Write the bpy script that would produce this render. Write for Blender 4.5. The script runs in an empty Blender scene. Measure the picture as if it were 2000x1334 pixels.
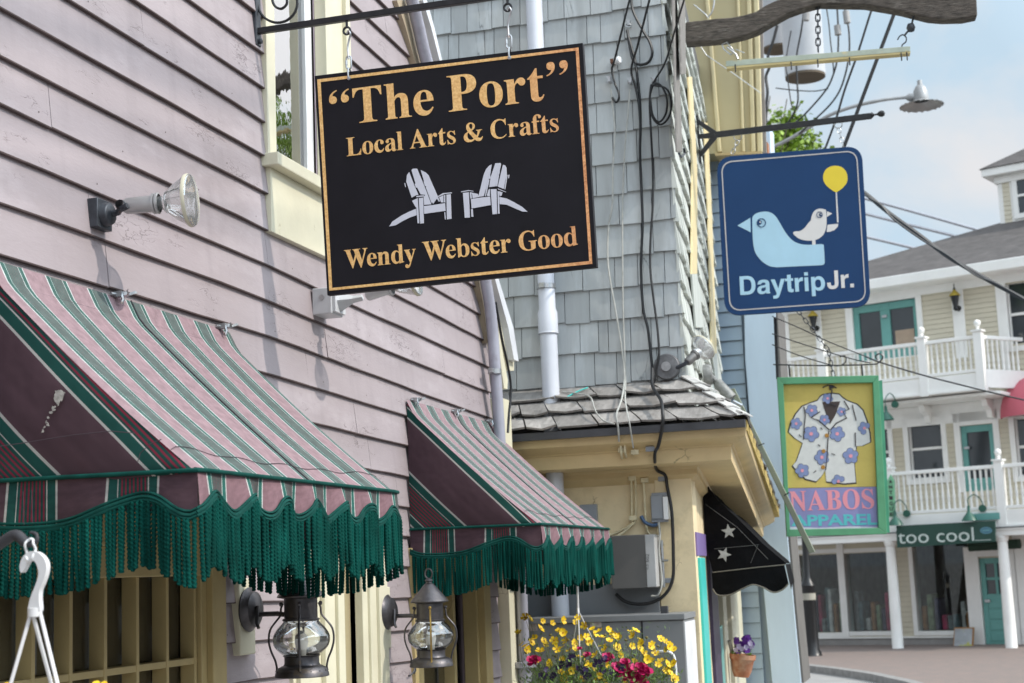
import bpy, math, random
from mathutils import Vector as V, Matrix
R = math.radians
random.seed(7)
scn = bpy.context.scene
COL = scn.collection

# ------------------------------------------------------------------ camera
EYE = 2.1
FPX = 3000.0
d1 = V((890, 418, 3000)); hh = V((1, -.04, 0))
nn = d1.cross(hh)
CZ = (-nn).normalized(); CY = d1.normalized(); CX = CY.cross(CZ)      # world axes written in camera pixels (x right, y down, z ahead)
cam = bpy.data.cameras.new('camera'); camo = bpy.data.objects.new('camera', cam); COL.objects.link(camo)
cx = V((CX.x, CY.x, CZ.x)); cy = -V((CX.y, CY.y, CZ.y)); cz = -V((CX.z, CY.z, CZ.z))
mw = Matrix((cx, cy, cz)).transposed().to_4x4(); mw.translation = V((0, 0, EYE))
camo.matrix_world = mw
cam.lens = 54; cam.sensor_width = 36; cam.clip_start = .05; cam.clip_end = 3000
cam.dof.use_dof = True; cam.dof.focus_distance = 4.7; cam.dof.aperture_fstop = 7.1; cam.dof.aperture_blades = 7
scn.camera = camo

# ------------------------------------------------------------------ world and sun
SD = V((1, -.10, .86)).normalized()
w = bpy.data.worlds.new('World'); scn.world = w; w.use_nodes = True
nt = w.node_tree; nt.nodes.clear()
def N(t, **k):
    n = nt.nodes.new(t)
    for a, b in k.items():
        if a.startswith('i_'): n.inputs[a[2:].replace('_', ' ')].default_value = b
        else: setattr(n, a, b)
    return n
sky = N('ShaderNodeTexSky'); sky.sky_type = 'NISHITA'; sky.sun_disc = False
sky.sun_elevation = math.asin(SD.z); sky.sun_rotation = math.atan2(SD.x, SD.y)
sky.air_density = 1.0; sky.dust_density = 1.0; sky.ozone_density = 1.0
tc = N('ShaderNodeTexCoord'); mp = N('ShaderNodeMapping'); mp.inputs['Scale'].default_value = (1.0, 1.0, 1.7)
mp.inputs['Location'].default_value = (.35, .2, .1)
no = N('ShaderNodeTexNoise'); no.inputs['Scale'].default_value = 2.4; no.inputs['Detail'].default_value = 9; no.inputs['Roughness'].default_value = .55; no.inputs['Distortion'].default_value = .5
cr = N('ShaderNodeValToRGB'); cr.color_ramp.elements[0].position = .40; cr.color_ramp.elements[1].position = .58
cr.color_ramp.elements[0].color = (.05, .05, .05, 1); cr.color_ramp.elements[1].color = (1, 1, 1, 1)
mx = N('ShaderNodeMix'); mx.data_type = 'RGBA'; mx.inputs[7].default_value = (7.9, 7.95, 8.15, 1)
bg = N('ShaderNodeBackground'); bg.inputs['Strength'].default_value = .105
out = N('ShaderNodeOutputWorld')
L = nt.links.new
L(tc.outputs['Generated'], mp.inputs['Vector']); L(mp.outputs[0], no.inputs['Vector']); L(no.outputs['Fac'], cr.inputs[0])
L(cr.outputs[0], mx.inputs[0]); ad = N('ShaderNodeVectorMath'); ad.operation = 'ADD'; ad.inputs[1].default_value = (5.3, 6.9, 8.2); sc_ = N('ShaderNodeVectorMath'); sc_.operation = 'SCALE'; sc_.inputs['Scale'].default_value = .07; L(sky.outputs[0], sc_.inputs[0]); L(sc_.outputs[0], ad.inputs[0]); L(ad.outputs[0], mx.inputs[6]); # haze glow: thin cloud is brighter towards the sun
dt = N('ShaderNodeVectorMath'); dt.operation = 'DOT_PRODUCT'; dt.inputs[1].default_value = SD; L(tc.outputs['Generated'], dt.inputs[0])
mr = N('ShaderNodeMapRange'); mr.inputs[1].default_value = .16; mr.inputs[2].default_value = 1.0; mr.inputs[3].default_value = 1.0; mr.inputs[4].default_value = 3.7; L(dt.outputs['Value'], mr.inputs[0])
ml = N('ShaderNodeVectorMath'); ml.operation = 'SCALE'; L(mx.outputs[2], ml.inputs[0]); L(mr.outputs[0], ml.inputs['Scale'])
L(ml.outputs[0], bg.inputs[0]); L(bg.outputs[0], out.inputs[0])
sun = bpy.data.lights.new('sun', 'SUN'); sun.energy = 3.0; sun.angle = R(.6); sun.color = (1, .93, .83)
so = bpy.data.objects.new('sun', sun); COL.objects.link(so); so.rotation_euler = SD.to_track_quat('Z', 'Y').to_euler()
so.location = (30, -3, 30)
scn.view_settings.view_transform = 'Standard'; scn.view_settings.look = 'None'; scn.view_settings.exposure = -0.05; scn.view_settings.gamma = 1
scn.cycles.max_bounces = 6; scn.cycles.transparent_max_bounces = 12; scn.cycles.glossy_bounces = 3; scn.cycles.caustics_reflective = False; scn.cycles.caustics_refractive = False

# ------------------------------------------------------------------ planes the photograph is measured on
def ray(p):
    r = V((p[0] - 1000, p[1] - 667, FPX))
    return V((r.dot(CX), r.dot(CY), r.dot(CZ)))
class PL:
    """vertical plane: origin o, horizontal direction u, normal n pointing to the viewer's side"""
    def __init__(s, o, u, n):
        s.o = V(o); s.u = V(u).normalized(); s.n = V(n).normalized()
    def P(s, p):
        r = ray(p); t = (s.o - V((0, 0, EYE))).dot(s.n) / r.dot(s.n)
        return V((0, 0, EYE)) + r * t
    def uz(s, p):
        q = s.P(p); return ((q - s.o).dot(s.u), q.z)
    def at(s, u, z, d=0):
        return V((s.o.x, s.o.y, 0)) + s.u * u + s.n * d + V((0, 0, z))
    def off(s, d): return PL(s.o + s.n * d, s.u, s.n)
def PX(x): return PL((x, 0, 0), (0, 1, 0), (1, 0, 0))
def PY(y): return PL((0, y, 0), (1, 0, 0), (0, -1, 0))
def PG(o, yaw):
    c, s_ = math.cos(R(yaw)), math.sin(R(yaw)); return PL(o, (c, s_, 0), (s_, -c, 0))
def onz(p, z):
    r = ray(p); t = (z - EYE) / r.z; return V((0, 0, EYE)) + r * t

# ------------------------------------------------------------------ mesh builder
class M:
    def __init__(s): s.v = []; s.f = []; s.uv = None; s.mi = None
    def poly(s, pts):
        b = len(s.v); s.v += [V(p) for p in pts]; s.f.append(tuple(range(b, b + len(pts)))); return s
    def prism(s, pts, vec):
        """pts: front outline, vec: to the back"""
        n = len(pts); b = len(s.v); vec = V(vec)
        s.v += [V(p) for p in pts] + [V(p) + vec for p in pts]
        nrm = V((0, 0, 0))
        for i in range(n): nrm += V(pts[i]).cross(V(pts[(i + 1) % n]))
        fl = nrm.dot(vec) > 0
        f = [tuple(range(b, b + n)), tuple(range(b + 2 * n - 1, b + n - 1, -1))] + [(b + (i + 1) % n, b + i, b + n + i, b + n + (i + 1) % n) for i in range(n)]
        s.f += [tuple(reversed(q)) for q in f] if fl else f
        return s
    def pp(s, px, pl, d=.02, front=0):
        """prism drawn on plane pl from photo outline; front face raised by front, body d deep behind it"""
        s.prism([pl.off(front).P(p) for p in px], -pl.n * d); return s
    def box(s, c, a, b, h):
        """centre and three half vectors"""
        c, a, b, h = V(c), V(a), V(b), V(h)
        return s.prism([c - a - b + h, c + a - b + h, c + a + b + h, c - a + b + h], -2 * h)
    def bx(s, x0, x1, y0, y1, z0, z1):
        return s.prism([(x0, y0, z1), (x1, y0, z1), (x1, y1, z1), (x0, y1, z1)], (0, 0, z0 - z1))
    def uzb(s, pl, u0, u1, z0, z1, d0, d1):
        """box on plane: u, z ranges, from depth d0 to d1 in front of it"""
        q = pl.at
        return s.prism([q(u0, z0, d1), q(u1, z0, d1), q(u1, z1, d1), q(u0, z1, d1)], pl.n * (d0 - d1))
    def tube(s, path, r, n=8, cap=True, closed=False):
        path = [V(p) for p in path]; m = len(path); b = len(s.v)
        rr = r if isinstance(r, (list, tuple)) else [r] * m
        up = None
        for i, p in enumerate(path):
            if closed: t = path[(i + 1) % m] - path[i - 1]
            else: t = path[min(i + 1, m - 1)] - path[max(i - 1, 0)]
            if t.length < 1e-9: t = V((0, 0, 1))
            t.normalize()
            if up is None:
                up = t.cross(V((0, 0, 1))) if abs(t.z) < .9 else t.cross(V((1, 0, 0)))
            up = (up - t * up.dot(t)).normalized(); sd = t.cross(up)
            for k in range(n):
                a = 2 * math.pi * k / n; s.v.append(p + (up * math.cos(a) + sd * math.sin(a)) * rr[i])
        for i in range(m if closed else m - 1):
            j = (i + 1) % m
            for k in range(n):
                k2 = (k + 1) % n
                s.f.append((b + i * n + k, b + i * n + k2, b + j * n + k2, b + j * n + k))
        if cap and not closed:
            s.f.append(tuple(b + k for k in range(n - 1, -1, -1))); s.f.append(tuple(b + (m - 1) * n + k for k in range(n)))
        return s
    def lathe(s, prof, o, ax=(0, 0, 1), n=20):
        """prof: list of (radius, height along axis)"""
        ax = V(ax).normalized(); o = V(o)
        e = ax.cross(V((0, 1, 0))) if abs(ax.y) < .9 else ax.cross(V((1, 0, 0)))
        e.normalize(); g = ax.cross(e); b = len(s.v); m = len(prof)
        for r, h in prof:
            for k in range(n):
                a = 2 * math.pi * k / n; s.v.append(o + ax * h + (e * math.cos(a) + g * math.sin(a)) * max(r, 1e-5))
        for i in range(m - 1):
            for k in range(n):
                k2 = (k + 1) % n; s.f.append((b + i * n + k, b + i * n + k2, b + (i + 1) * n + k2, b + (i + 1) * n + k))
        return s
    def build(s, name, m=None, parent=None, smooth=False, bevel=0, label=None, kind=None):
        me = bpy.data.meshes.new(name)
        off = V((0, 0, 0))
        p = parent
        while p is not None: off += V(p.location); p = p.parent
        me.from_pydata([tuple(q - off) for q in s.v], [], s.f)
        me.update()
        if s.uv is not None:
            l = me.uv_layers.new(name='UVMap'); fl = []
            for q in me.loops: fl += s.uv[q.vertex_index]
            l.data.foreach_set('uv', fl)
        ob = bpy.data.objects.new(name, me); COL.objects.link(ob)
        if isinstance(m, (list, tuple)):
            for q in m: me.materials.append(q)
            if s.mi: me.polygons.foreach_set('material_index', s.mi)
        elif m: me.materials.append(m)
        if smooth:
            me.polygons.foreach_set('use_smooth', [True] * len(me.polygons))
            me.set_sharp_from_angle(angle=R(42 if smooth is True else smooth))
        if bevel:
            bm = ob.modifiers.new('bevel', 'BEVEL'); bm.width = bevel; bm.segments = 2; bm.limit_method = 'ANGLE'; bm.angle_limit = R(40)
        if parent is not None: ob.parent = parent
        if label: ob['label'] = label
        if kind: ob['kind'] = kind
        return ob
def thing(name, label, cat, loc=(0, 0, 0), group=None):
    o = bpy.data.objects.new(name, None); COL.objects.link(o); o.location = loc; o.empty_display_size = .1
    o['label'] = label; o['category'] = cat
    if group: o['group'] = group
    return o
def tag(o, label, cat, group=None):
    o['label'] = label; o['category'] = cat
    if group: o['group'] = group
    return o
def dup(src, parent, loc=None):
    c = src.copy(); COL.objects.link(c); c.parent = parent
    if loc is not None: c.location = loc
    return c
def spline(pts, n=8, closed=False):
    """Catmull-Rom through points (2-D or 3-D tuples)"""
    P = [tuple(p) for p in pts]; m = len(P); o = []
    rng = range(m) if closed else range(m - 1)
    for i in rng:
        a = P[(i - 1) % m] if closed or i > 0 else P[0]
        b = P[i]; c = P[(i + 1) % m]
        d = P[(i + 2) % m] if closed or i + 2 < m else P[-1]
        for k in range(n):
            t = k / n
            o.append(tuple(.5 * ((2 * b[j]) + (c[j] - a[j]) * t + (2 * a[j] - 5 * b[j] + 4 * c[j] - d[j]) * t * t + (3 * b[j] - a[j] - 3 * c[j] + d[j]) * t ** 3) for j in range(len(b))))
    if not closed: o.append(P[-1])
    return o
def jit(a): return random.uniform(-a, a)

# ------------------------------------------------------------------ materials
def mat(name, col, rough=.6, metal=0., var=.12, vs=6., bump=0., bs=60., col2=None, c2s=3., c2lo=.5, c2hi=.62, spec=.5, stretch=(1, 1, 1), crack=None, alpha=None, emit=None, bdist=.002, streak=0., isl=0.):
    m = bpy.data.materials.new(name); m.use_nodes = True; t = m.node_tree; t.nodes.clear(); l = t.links.new
    o = t.nodes.new('ShaderNodeOutputMaterial'); b = t.nodes.new('ShaderNodeBsdfPrincipled'); l(b.outputs[0], o.inputs[0])
    b.inputs['Roughness'].default_value = rough; b.inputs['Metallic'].default_value = metal; b.inputs['Specular IOR Level'].default_value = spec
    tcn = t.nodes.new('ShaderNodeTexCoord'); mp = t.nodes.new('ShaderNodeMapping'); mp.inputs['Scale'].default_value = stretch
    l(tcn.outputs['Object'], mp.inputs[0])
    def noise(sc, det=5, ro=.6):
        n = t.nodes.new('ShaderNodeTexNoise'); n.inputs['Scale'].default_value = sc; n.inputs['Detail'].default_value = det; n.inputs['Roughness'].default_value = ro
        l(mp.outputs[0], n.inputs['Vector']); return n.outputs['Fac']
    def ramp(src, a, c, ca, cb):
        r = t.nodes.new('ShaderNodeValToRGB'); r.color_ramp.elements[0].position = a; r.color_ramp.elements[1].position = c
        r.color_ramp.elements[0].color = (*ca, 1); r.color_ramp.elements[1].color = (*cb, 1); l(src, r.inputs[0]); return r.outputs[0]
    def mix(f, a, c, ty='MIX'):
        x = t.nodes.new('ShaderNodeMix'); x.data_type = 'RGBA'; x.blend_type = ty
        if isinstance(f, float): x.inputs[0].default_value = f
        else: l(f, x.inputs[0])
        for s_, q in ((6, a), (7, c)):
            if isinstance(q, tuple): x.inputs[s_].default_value = (*q, 1)
            else: l(q, x.inputs[s_])
        return x.outputs[2]
    lo = tuple(max(0, c * (1 - var)) for c in col); hi = tuple(min(1, c * (1 + var)) for c in col)
    c = ramp(noise(vs), .3, .7, lo, hi)
    if col2: c = mix(ramp(noise(c2s, 8, .7), c2lo, c2hi, (0, 0, 0), (1, 1, 1)), c, tuple(col2))
    if streak:
        mp2 = t.nodes.new('ShaderNodeMapping'); mp2.inputs['Scale'].default_value = (6, 6, .55); l(tcn.outputs['Object'], mp2.inputs[0])
        n3 = t.nodes.new('ShaderNodeTexNoise'); n3.inputs['Scale'].default_value = 1.6; n3.inputs['Detail'].default_value = 5; n3.inputs['Roughness'].default_value = .6; l(mp2.outputs[0], n3.inputs[0])
        c = mix(ramp(n3.outputs['Fac'], .50, .72, (0, 0, 0), (streak, streak, streak)), c, tuple(q * .62 for q in col))
    if isl:
        ge = t.nodes.new('ShaderNodeNewGeometry'); c = mix(1.0, c, ramp(ge.outputs['Random Per Island'], 0., 1., (1 - isl,) * 3, (1 + isl * .6,) * 3), 'MULTIPLY')
    hgt = None
    if crack:
        ck, csc, clo = crack       # crack colour, scale, how rare
        vo = t.nodes.new('ShaderNodeTexVoronoi'); vo.feature = 'DISTANCE_TO_EDGE'; vo.inputs['Scale'].default_value = csc
        nz = t.nodes.new('ShaderNodeTexNoise'); nz.inputs['Scale'].default_value = csc * .8; nz.inputs['Detail'].default_value = 4; l(mp.outputs[0], nz.inputs['Vector'])
        va = t.nodes.new('ShaderNodeMix'); va.data_type = 'VECTOR'; va.inputs[0].default_value = .12; l(mp.outputs[0], va.inputs[4]); l(nz.outputs['Color'], va.inputs[5])
        l(va.outputs[1], vo.inputs['Vector'])
        e = ramp(vo.outputs['Distance'], .0, .035, (1, 1, 1), (0, 0, 0))
        msk = ramp(noise(csc * .17, 4, .65), clo, clo + .06, (0, 0, 0), (1, 1, 1))
        f = mix(1.0, e, msk, 'MULTIPLY'); c = mix(f, c, tuple(ck)); hgt = f
    l(c, b.inputs['Base Color'])
    if bump:
        bn = t.nodes.new('ShaderNodeBump'); bn.inputs['Strength'].default_value = bump; bn.inputs['Distance'].default_value = bdist
        l(noise(bs, 6, .65), bn.inputs['Height']); nrm = bn.outputs[0]
        if hgt is not None:
            b2 = t.nodes.new('ShaderNodeBump'); b2.inputs['Strength'].default_value = .5; b2.inputs['Distance'].default_value = .002; b2.invert = True
            l(hgt, b2.inputs['Height']); l(nrm, b2.inputs['Normal']); nrm = b2.outputs[0]
        l(nrm, b.inputs['Normal'])
    if emit:
        b.inputs['Emission Color'].default_value = (*emit[:3], 1); b.inputs['Emission Strength'].default_value = emit[3]
    return m
def glass(name, tint=(1, 1, 1), refl=.12, rough=.02, body=0., tcol=(.9, .9, .9), wob=0., fm=.8):
    """thin pane: clear with a Fresnel-like sheen"""
    m = bpy.data.materials.new(name); m.use_nodes = True; t = m.node_tree; t.nodes.clear(); l = t.links.new
    o = t.nodes.new('ShaderNodeOutputMaterial'); tr = t.nodes.new('ShaderNodeBsdfTransparent'); gl = t.nodes.new('ShaderNodeBsdfGlossy')
    tr.inputs[0].default_value = (*tcol, 1); gl.inputs[0].default_value = (*tint, 1); gl.inputs['Roughness'].default_value = rough
    lw = t.nodes.new('ShaderNodeLayerWeight'); lw.inputs[0].default_value = .35
    ma = t.nodes.new('ShaderNodeMath'); ma.operation = 'MULTIPLY_ADD'; l(lw.outputs['Fresnel'], ma.inputs[0]); ma.inputs[1].default_value = fm; ma.inputs[2].default_value = refl
    mx = t.nodes.new('ShaderNodeMixShader'); l(ma.outputs[0], mx.inputs[0]); l(tr.outputs[0], mx.inputs[1]); l(gl.outputs[0], mx.inputs[2]); l(mx.outputs[0], o.inputs[0])
    if body:
        df = t.nodes.new('ShaderNodeBsdfDiffuse'); df.inputs[0].default_value = (.85, .85, .83, 1); m2 = t.nodes.new('ShaderNodeMixShader'); m2.inputs[0].default_value = body; l(mx.outputs[0], m2.inputs[1]); l(df.outputs[0], m2.inputs[2]); l(m2.outputs[0], o.inputs[0])
    if wob:
        tcn = t.nodes.new('ShaderNodeTexCoord'); n = t.nodes.new('ShaderNodeTexNoise'); n.inputs['Scale'].default_value = 14; l(tcn.outputs['Object'], n.inputs['Vector'])
        bn = t.nodes.new('ShaderNodeBump'); bn.inputs['Strength'].default_value = wob; bn.inputs['Distance'].default_value = .01; l(n.outputs[0], bn.inputs['Height'])
        l(bn.outputs[0], gl.inputs['Normal'])
    return m
MT = {}
MT['pink'] = mat('pink_paint', (.338, .286, .296), .58, isl=.05, var=.08, vs=2.5, bump=.45, bs=55, streak=.3, crack=((.17, .135, .14), 26, .555), col2=(.40, .345, .36), c2s=1.6, stretch=(1, .5, 1.6))
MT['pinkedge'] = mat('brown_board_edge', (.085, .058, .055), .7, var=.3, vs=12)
MT['cream'] = mat('cream_paint', (.64, .60, .45), .5, var=.07, vs=5, bump=.3, bs=40, crack=((.3, .24, .13), 20, .60))
MT['tan'] = mat('tan_paint', (.43, .33, .15), .55, var=.14, vs=5, bump=.4, bs=30, crack=((.14, .10, .05), 14, .56), stretch=(1, 1, .6))
MT['yellow'] = mat('yellow_wall_paint', (.80, .66, .42), .6, var=.1, vs=3.5, bump=.45, bs=25, crack=((.26, .18, .08), 16, .56), col2=(.66, .54, .33), c2s=2.5)
MT['moss'] = mat('mossy_edge', (.42, .31, .10), .9, var=.4, vs=40, bump=1, bs=90)
MT['white'] = mat('white_paint', (.80, .80, .80), .45, var=.05, vs=3)
MT['vinyl'] = mat('white_vinyl', (.86, .85, .82), .4, var=.04, vs=3)
MT['blackiron'] = mat('black_iron', (.018, .018, .02), .4, metal=.3, var=.3, vs=30, bump=.3, bs=120)
MT['greyiron'] = mat('weathered_iron', (.05, .055, .065), .45, metal=.4, var=.3, vs=40, bump=.3, bs=100, col2=(.10, .05, .03), c2s=22, c2lo=.64, c2hi=.72)
MT['steel'] = mat('galvanised_steel', (.45, .46, .47), .35, metal=.85, var=.2, vs=40, col2=(.22, .10, .05), c2s=40, c2lo=.58, c2hi=.68)
MT['pipe'] = mat('grey_pipe_paint', (.37, .37, .43), .38, metal=.15, var=.08, vs=8, col2=(.28, .27, .31), c2s=4)
MT['pvc'] = mat('white_pvc', (.62, .64, .70), .3, var=.05, vs=5)
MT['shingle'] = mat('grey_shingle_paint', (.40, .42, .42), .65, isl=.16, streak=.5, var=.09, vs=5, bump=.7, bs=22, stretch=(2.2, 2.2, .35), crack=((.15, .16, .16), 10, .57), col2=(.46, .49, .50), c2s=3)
MT['shinglelit'] = mat('sunlit_shingle_paint', (.52, .54, .50), .7, isl=.15, var=.12, vs=6, bump=.9, bs=22, stretch=(2, 2, .4), col2=(.40, .38, .28), c2s=9, c2lo=.58, c2hi=.66)  # paler copy of the shingle grey, sunlight put into the colour
MT['cedar'] = mat('weathered_cedar', (.30, .28, .262), .85, isl=.3, var=.25, vs=9, bump=.9, bs=16, stretch=(3., 1., 1.), col2=(.21, .195, .18), c2s=4, bdist=.004)
MT['darktrim'] = mat('dark_drip_edge', (.055, .055, .06), .55, var=.3, vs=6)
MT['blueclap'] = mat('blue_grey_clapboard', (.41, .51, .60), .6, var=.07, vs=3, bump=.2)
MT['bluetrim'] = mat('pale_blue_trim', (.56, .68, .80), .55, var=.06, vs=3, bump=.3, bs=30, crack=((.25, .27, .28), 9, .6), stretch=(2, 2, .4))
MT['driftwood'] = mat('driftwood', (.075, .062, .052), .9, var=.6, vs=22, bump=1, bs=30, stretch=(.8, 2, 4), col2=(.17, .15, .13), c2s=12, c2lo=.55, c2hi=.7, bdist=.008)
MT['greywood'] = mat('grey_timber', (.20, .185, .17), .85, var=.3, vs=12, bump=.8, bs=30, stretch=(3, 3, .4))
MT['glass'] = glass('window_glass', refl=.10, tcol=(.8, .83, .83))
MT['glassr'] = glass('reflecting_glass', refl=.42, tcol=(.7, .74, .76), wob=.04)
MT['bulbglass'] = glass('bulb_glass', refl=.30, tcol=(.93, .94, .94), body=.16)
MT['onion'] = glass('seeded_glass', refl=.16, tcol=(.94, .95, .95), wob=.12)
MT['dark'] = mat('dark_interior', (.012, .012, .014), .9)
MT['cable'] = mat('black_cable', (.012, .012, .013), .45)
MT['wirewhite'] = mat('white_cable', (.42, .42, .39), .6, var=.2, vs=20)
MT['wireyel'] = mat('painted_cable', (.66, .58, .38), .6, var=.2, vs=20)
MT['blackcan'] = mat('black_canvas', (.005, .005, .006), .85, spec=.1, var=.5, vs=5, bump=.4, bs=8, bdist=.02)
MT['greybox'] = mat('grey_enclosure', (.12, .115, .11), .45, var=.06, vs=5)
MT['greybox2'] = mat('blue_grey_enclosure', (.27, .29, .32), .4, var=.06, vs=5)
MT['cabinet'] = mat('grey_cabinet', (.20, .205, .21), .45, var=.05, vs=3)
MT['teal'] = mat('teal_paint', (.14, .36, .33), .5, var=.06, vs=4)
MT['turq'] = mat('turquoise_paint', (.05, .50, .45), .45, var=.08, vs=4)
MT['purple'] = mat('purple_paint', (.20, .14, .34), .5, var=.1, vs=4)
MT['dpurple'] = mat('dark_purple_paint', (.035, .022, .06), .5, var=.1)
MT['siding'] = mat('beige_siding', (.62, .57, .45), .6, var=.05, vs=2)
MT['asphalt_shingle'] = mat('grey_roof_shingles', (.092, .084, .082), .9, var=.25, vs=3, bump=.6, bs=8, bdist=.02)
MT['cord'] = mat('teal_cord', (.003, .056, .045), .9, spec=.08, isl=.3, var=.35, vs=9, bump=.4, bs=300)
MT['tealpipe'] = mat('teal_piping', (.004, .055, .045), .8, spec=.15, var=.3, vs=20)
MT['glassf'] = glass('shop_glass', refl=.03, tcol=(.85, .88, .88), fm=.12)
MT['trimyel'] = mat('yellow_trim', (.66, .54, .30), .55, var=.08)
def brick_mat():
    m = bpy.data.materials.new('brick_paving'); m.use_nodes = True; t = m.node_tree; l = t.links.new; b = t.nodes['Principled BSDF']; b.inputs['Roughness'].default_value = .85
    tcn = t.nodes.new('ShaderNodeTexCoord'); mp = t.nodes.new('ShaderNodeMapping'); mp.inputs['Rotation'].default_value = (0, 0, R(-20)); l(tcn.outputs['Object'], mp.inputs[0])
    br = t.nodes.new('ShaderNodeTexBrick'); br.inputs['Scale'].default_value = 3.2; br.inputs['Color1'].default_value = (.25, .185, .16, 1); br.inputs['Color2'].default_value = (.20, .16, .145, 1); br.inputs['Mortar'].default_value = (.14, .13, .12, 1); br.inputs['Mortar Size'].default_value = .02
    l(mp.outputs[0], br.inputs[0]); l(br.outputs[0], b.inputs['Base Color']); return m
MT['brickpave'] = brick_mat()
# ------------------------------------------------------------------ wall helpers
def cuts(u0, u1, zmid, holes):
    seg = [(u0, u1)]
    for h in holes:
        if h[2] < zmid < h[3]:
            ns = []
            for a, b in seg:
                if h[1] <= a or h[0] >= b: ns.append((a, b)); continue
                if h[0] > a: ns.append((a, h[0]))
                if h[1] < b: ns.append((h[1], b))
            seg = ns
    return [q for q in seg if q[1] - q[0] > .004]
def clap(m, pl, u0, u1, zb, k0, k1, ex, holes=(), t=.011, step=.22, wob=.0015, uend=None, lip=.003, joints=True):
    """lapped boards: each a wedge, proud at its lower edge. zb(k,u) height of the butt"""
    for k in range(k0, k1):
        sg_ = []
        if joints and t > .0125:
            un = u0 + random.uniform(0, .4)
            while un < (u1 if uend is None else uend(zb(k, u1))):
                if not any(h[0] < un < h[1] and h[2] < zb(k, un) + .03 < h[3] for h in holes) and random.random() < .8:
                    c_ = pl.at(un, zb(k, un) + .028 + random.uniform(-.004, .004), t * .78 + .0012); b_ = len(m.v); m.mi = m.mi or []
                    m.v += [c_ + pl.u * (math.cos(q * 1.0472) * .0026) + V((0, 0, math.sin(q * 1.0472) * .0026)) for q in range(6)]; m.f.append(tuple(range(b_, b_ + 6))); m.mi.append(1)
                un += random.uniform(.38, .44)
        for a, b in cuts(u0, u1 if uend is None else uend(zb(k, u1) + ex * .5), zb(k, (u0 + u1) / 2) + ex * .5, holes):
            c_ = a + random.uniform(.3, 2.6)
            while c_ < b - .2 and joints: sg_.append((a, c_ - .0011)); a = c_ + .0011; c_ += random.uniform(1.2, 3.2)
            sg_.append((a, b))
        for a, b in sg_:
            n = max(1, int((b - a) / step)); base = len(m.v)
            for i in range(n + 1):
                u = a + (b - a) * i / n; z = zb(k, u) + jit(wob); z2 = zb(k + 1, u) + .012; tt = t + jit(wob)
                m.v += [pl.at(u, z, -.012), pl.at(u, z, tt), pl.at(u, z + lip, tt + .0008), pl.at(u, z2, .0)]
            if m.mi is None: m.mi = []
            for i in range(n):
                q = base + 4 * i
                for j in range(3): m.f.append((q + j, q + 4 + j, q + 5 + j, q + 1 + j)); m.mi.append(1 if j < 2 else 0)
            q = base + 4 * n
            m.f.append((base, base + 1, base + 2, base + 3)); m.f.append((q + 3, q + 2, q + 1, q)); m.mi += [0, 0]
def slab(m, pl, u0, u1, z0, z1, holes, d0, d1):
    us = sorted({u0, u1} | {min(max(h[i], u0), u1) for h in holes for i in (0, 1)})
    zs = sorted({z0, z1} | {min(max(h[i], z0), z1) for h in holes for i in (2, 3)})
    for i in range(len(us) - 1):
        for j in range(len(zs) - 1):
            a, b, c, d = us[i], us[i + 1], zs[j], zs[j + 1]
            if any(h[0] < (a + b) / 2 < h[1] and h[2] < (c + d) / 2 < h[3] for h in holes): continue
            m.uzb(pl, a, b, c, d, d0, d1)
def frame(m, pl, u0, u1, z0, z1, w, d0, d1, wb=None, wt=None):
    wb = w if wb is None else wb; wt = w if wt is None else wt
    m.uzb(pl, u0 - w, u0, z0 - wb, z1 + wt, d0, d1); m.uzb(pl, u1, u1 + w, z0 - wb, z1 + wt, d0, d1)
    if wb > 0: m.uzb(pl, u0, u1, z0 - wb, z0, d0, d1)
    if wt > 0: m.uzb(pl, u0, u1, z1, z1 + wt, d0, d1)
def room(m, pl, u0, u1, z0, z1, d0, d1):
    """open-fronted dark box behind an opening (d1 = opening depth, d0 further back)"""
    q = pl.at
    A = [q(u0, z0, d1), q(u1, z0, d1), q(u1, z1, d1), q(u0, z1, d1)]; B = [q(u0, z0, d0), q(u1, z0, d0), q(u1, z1, d0), q(u0, z1, d0)]
    m.poly(B)
    for i in range(4): m.poly([A[i], A[(i + 1) % 4], B[(i + 1) % 4], B[i]])
def lerp_list(pts, x):
    if x <= pts[0][0]: return pts[0][1]
    for (a, b), (c, d) in zip(pts, pts[1:]):
        if x <= c: return b + (d - b) * (x - a) / (c - a)
    return pts[-1][1]

# ------------------------------------------------------------------ ground, road, plaza
g = M(); g.poly([(-900, -300, 0), (900, -300, 0), (900, 1500, 0), (-900, 1500, 0)])
go = g.build('ground', mat('asphalt', (.30, .29, .28), .9, var=.12, vs=2, bump=.4, bs=40), kind='structure')

# ------------------------------------------------------------------ the pink clapboard house
WP = PX(-2.1)
pink = thing('clapboard_house', 'pale pink clapboard house filling the left, with an upper window and cream trim', 'house', (-2.1, 4.4, 0))
sag = lambda y: .022 * max(0, y - 4.4)
zb = lambda k, y: 2.878 + .1185 * k - sag(y) + .003 * math.sin(y * 1.7 + k * 1.3)
rk = [WP.uz(p) for p in ((775, 0), (793, 56), (809, 115), (850, 260), (893, 400), (925, 500), (940, 580), (950, 660))]
rk = sorted([(z, y) for y, z in rk])
slope = (rk[-1][1] - rk[-3][1]) / (rk[-1][0] - rk[-3][0])
yend = lambda z: min(6.96, lerp_list(rk, z)) if z < rk[-1][0] else max(4.2, rk[-1][1] + slope * (z - rk[-1][0]))
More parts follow.
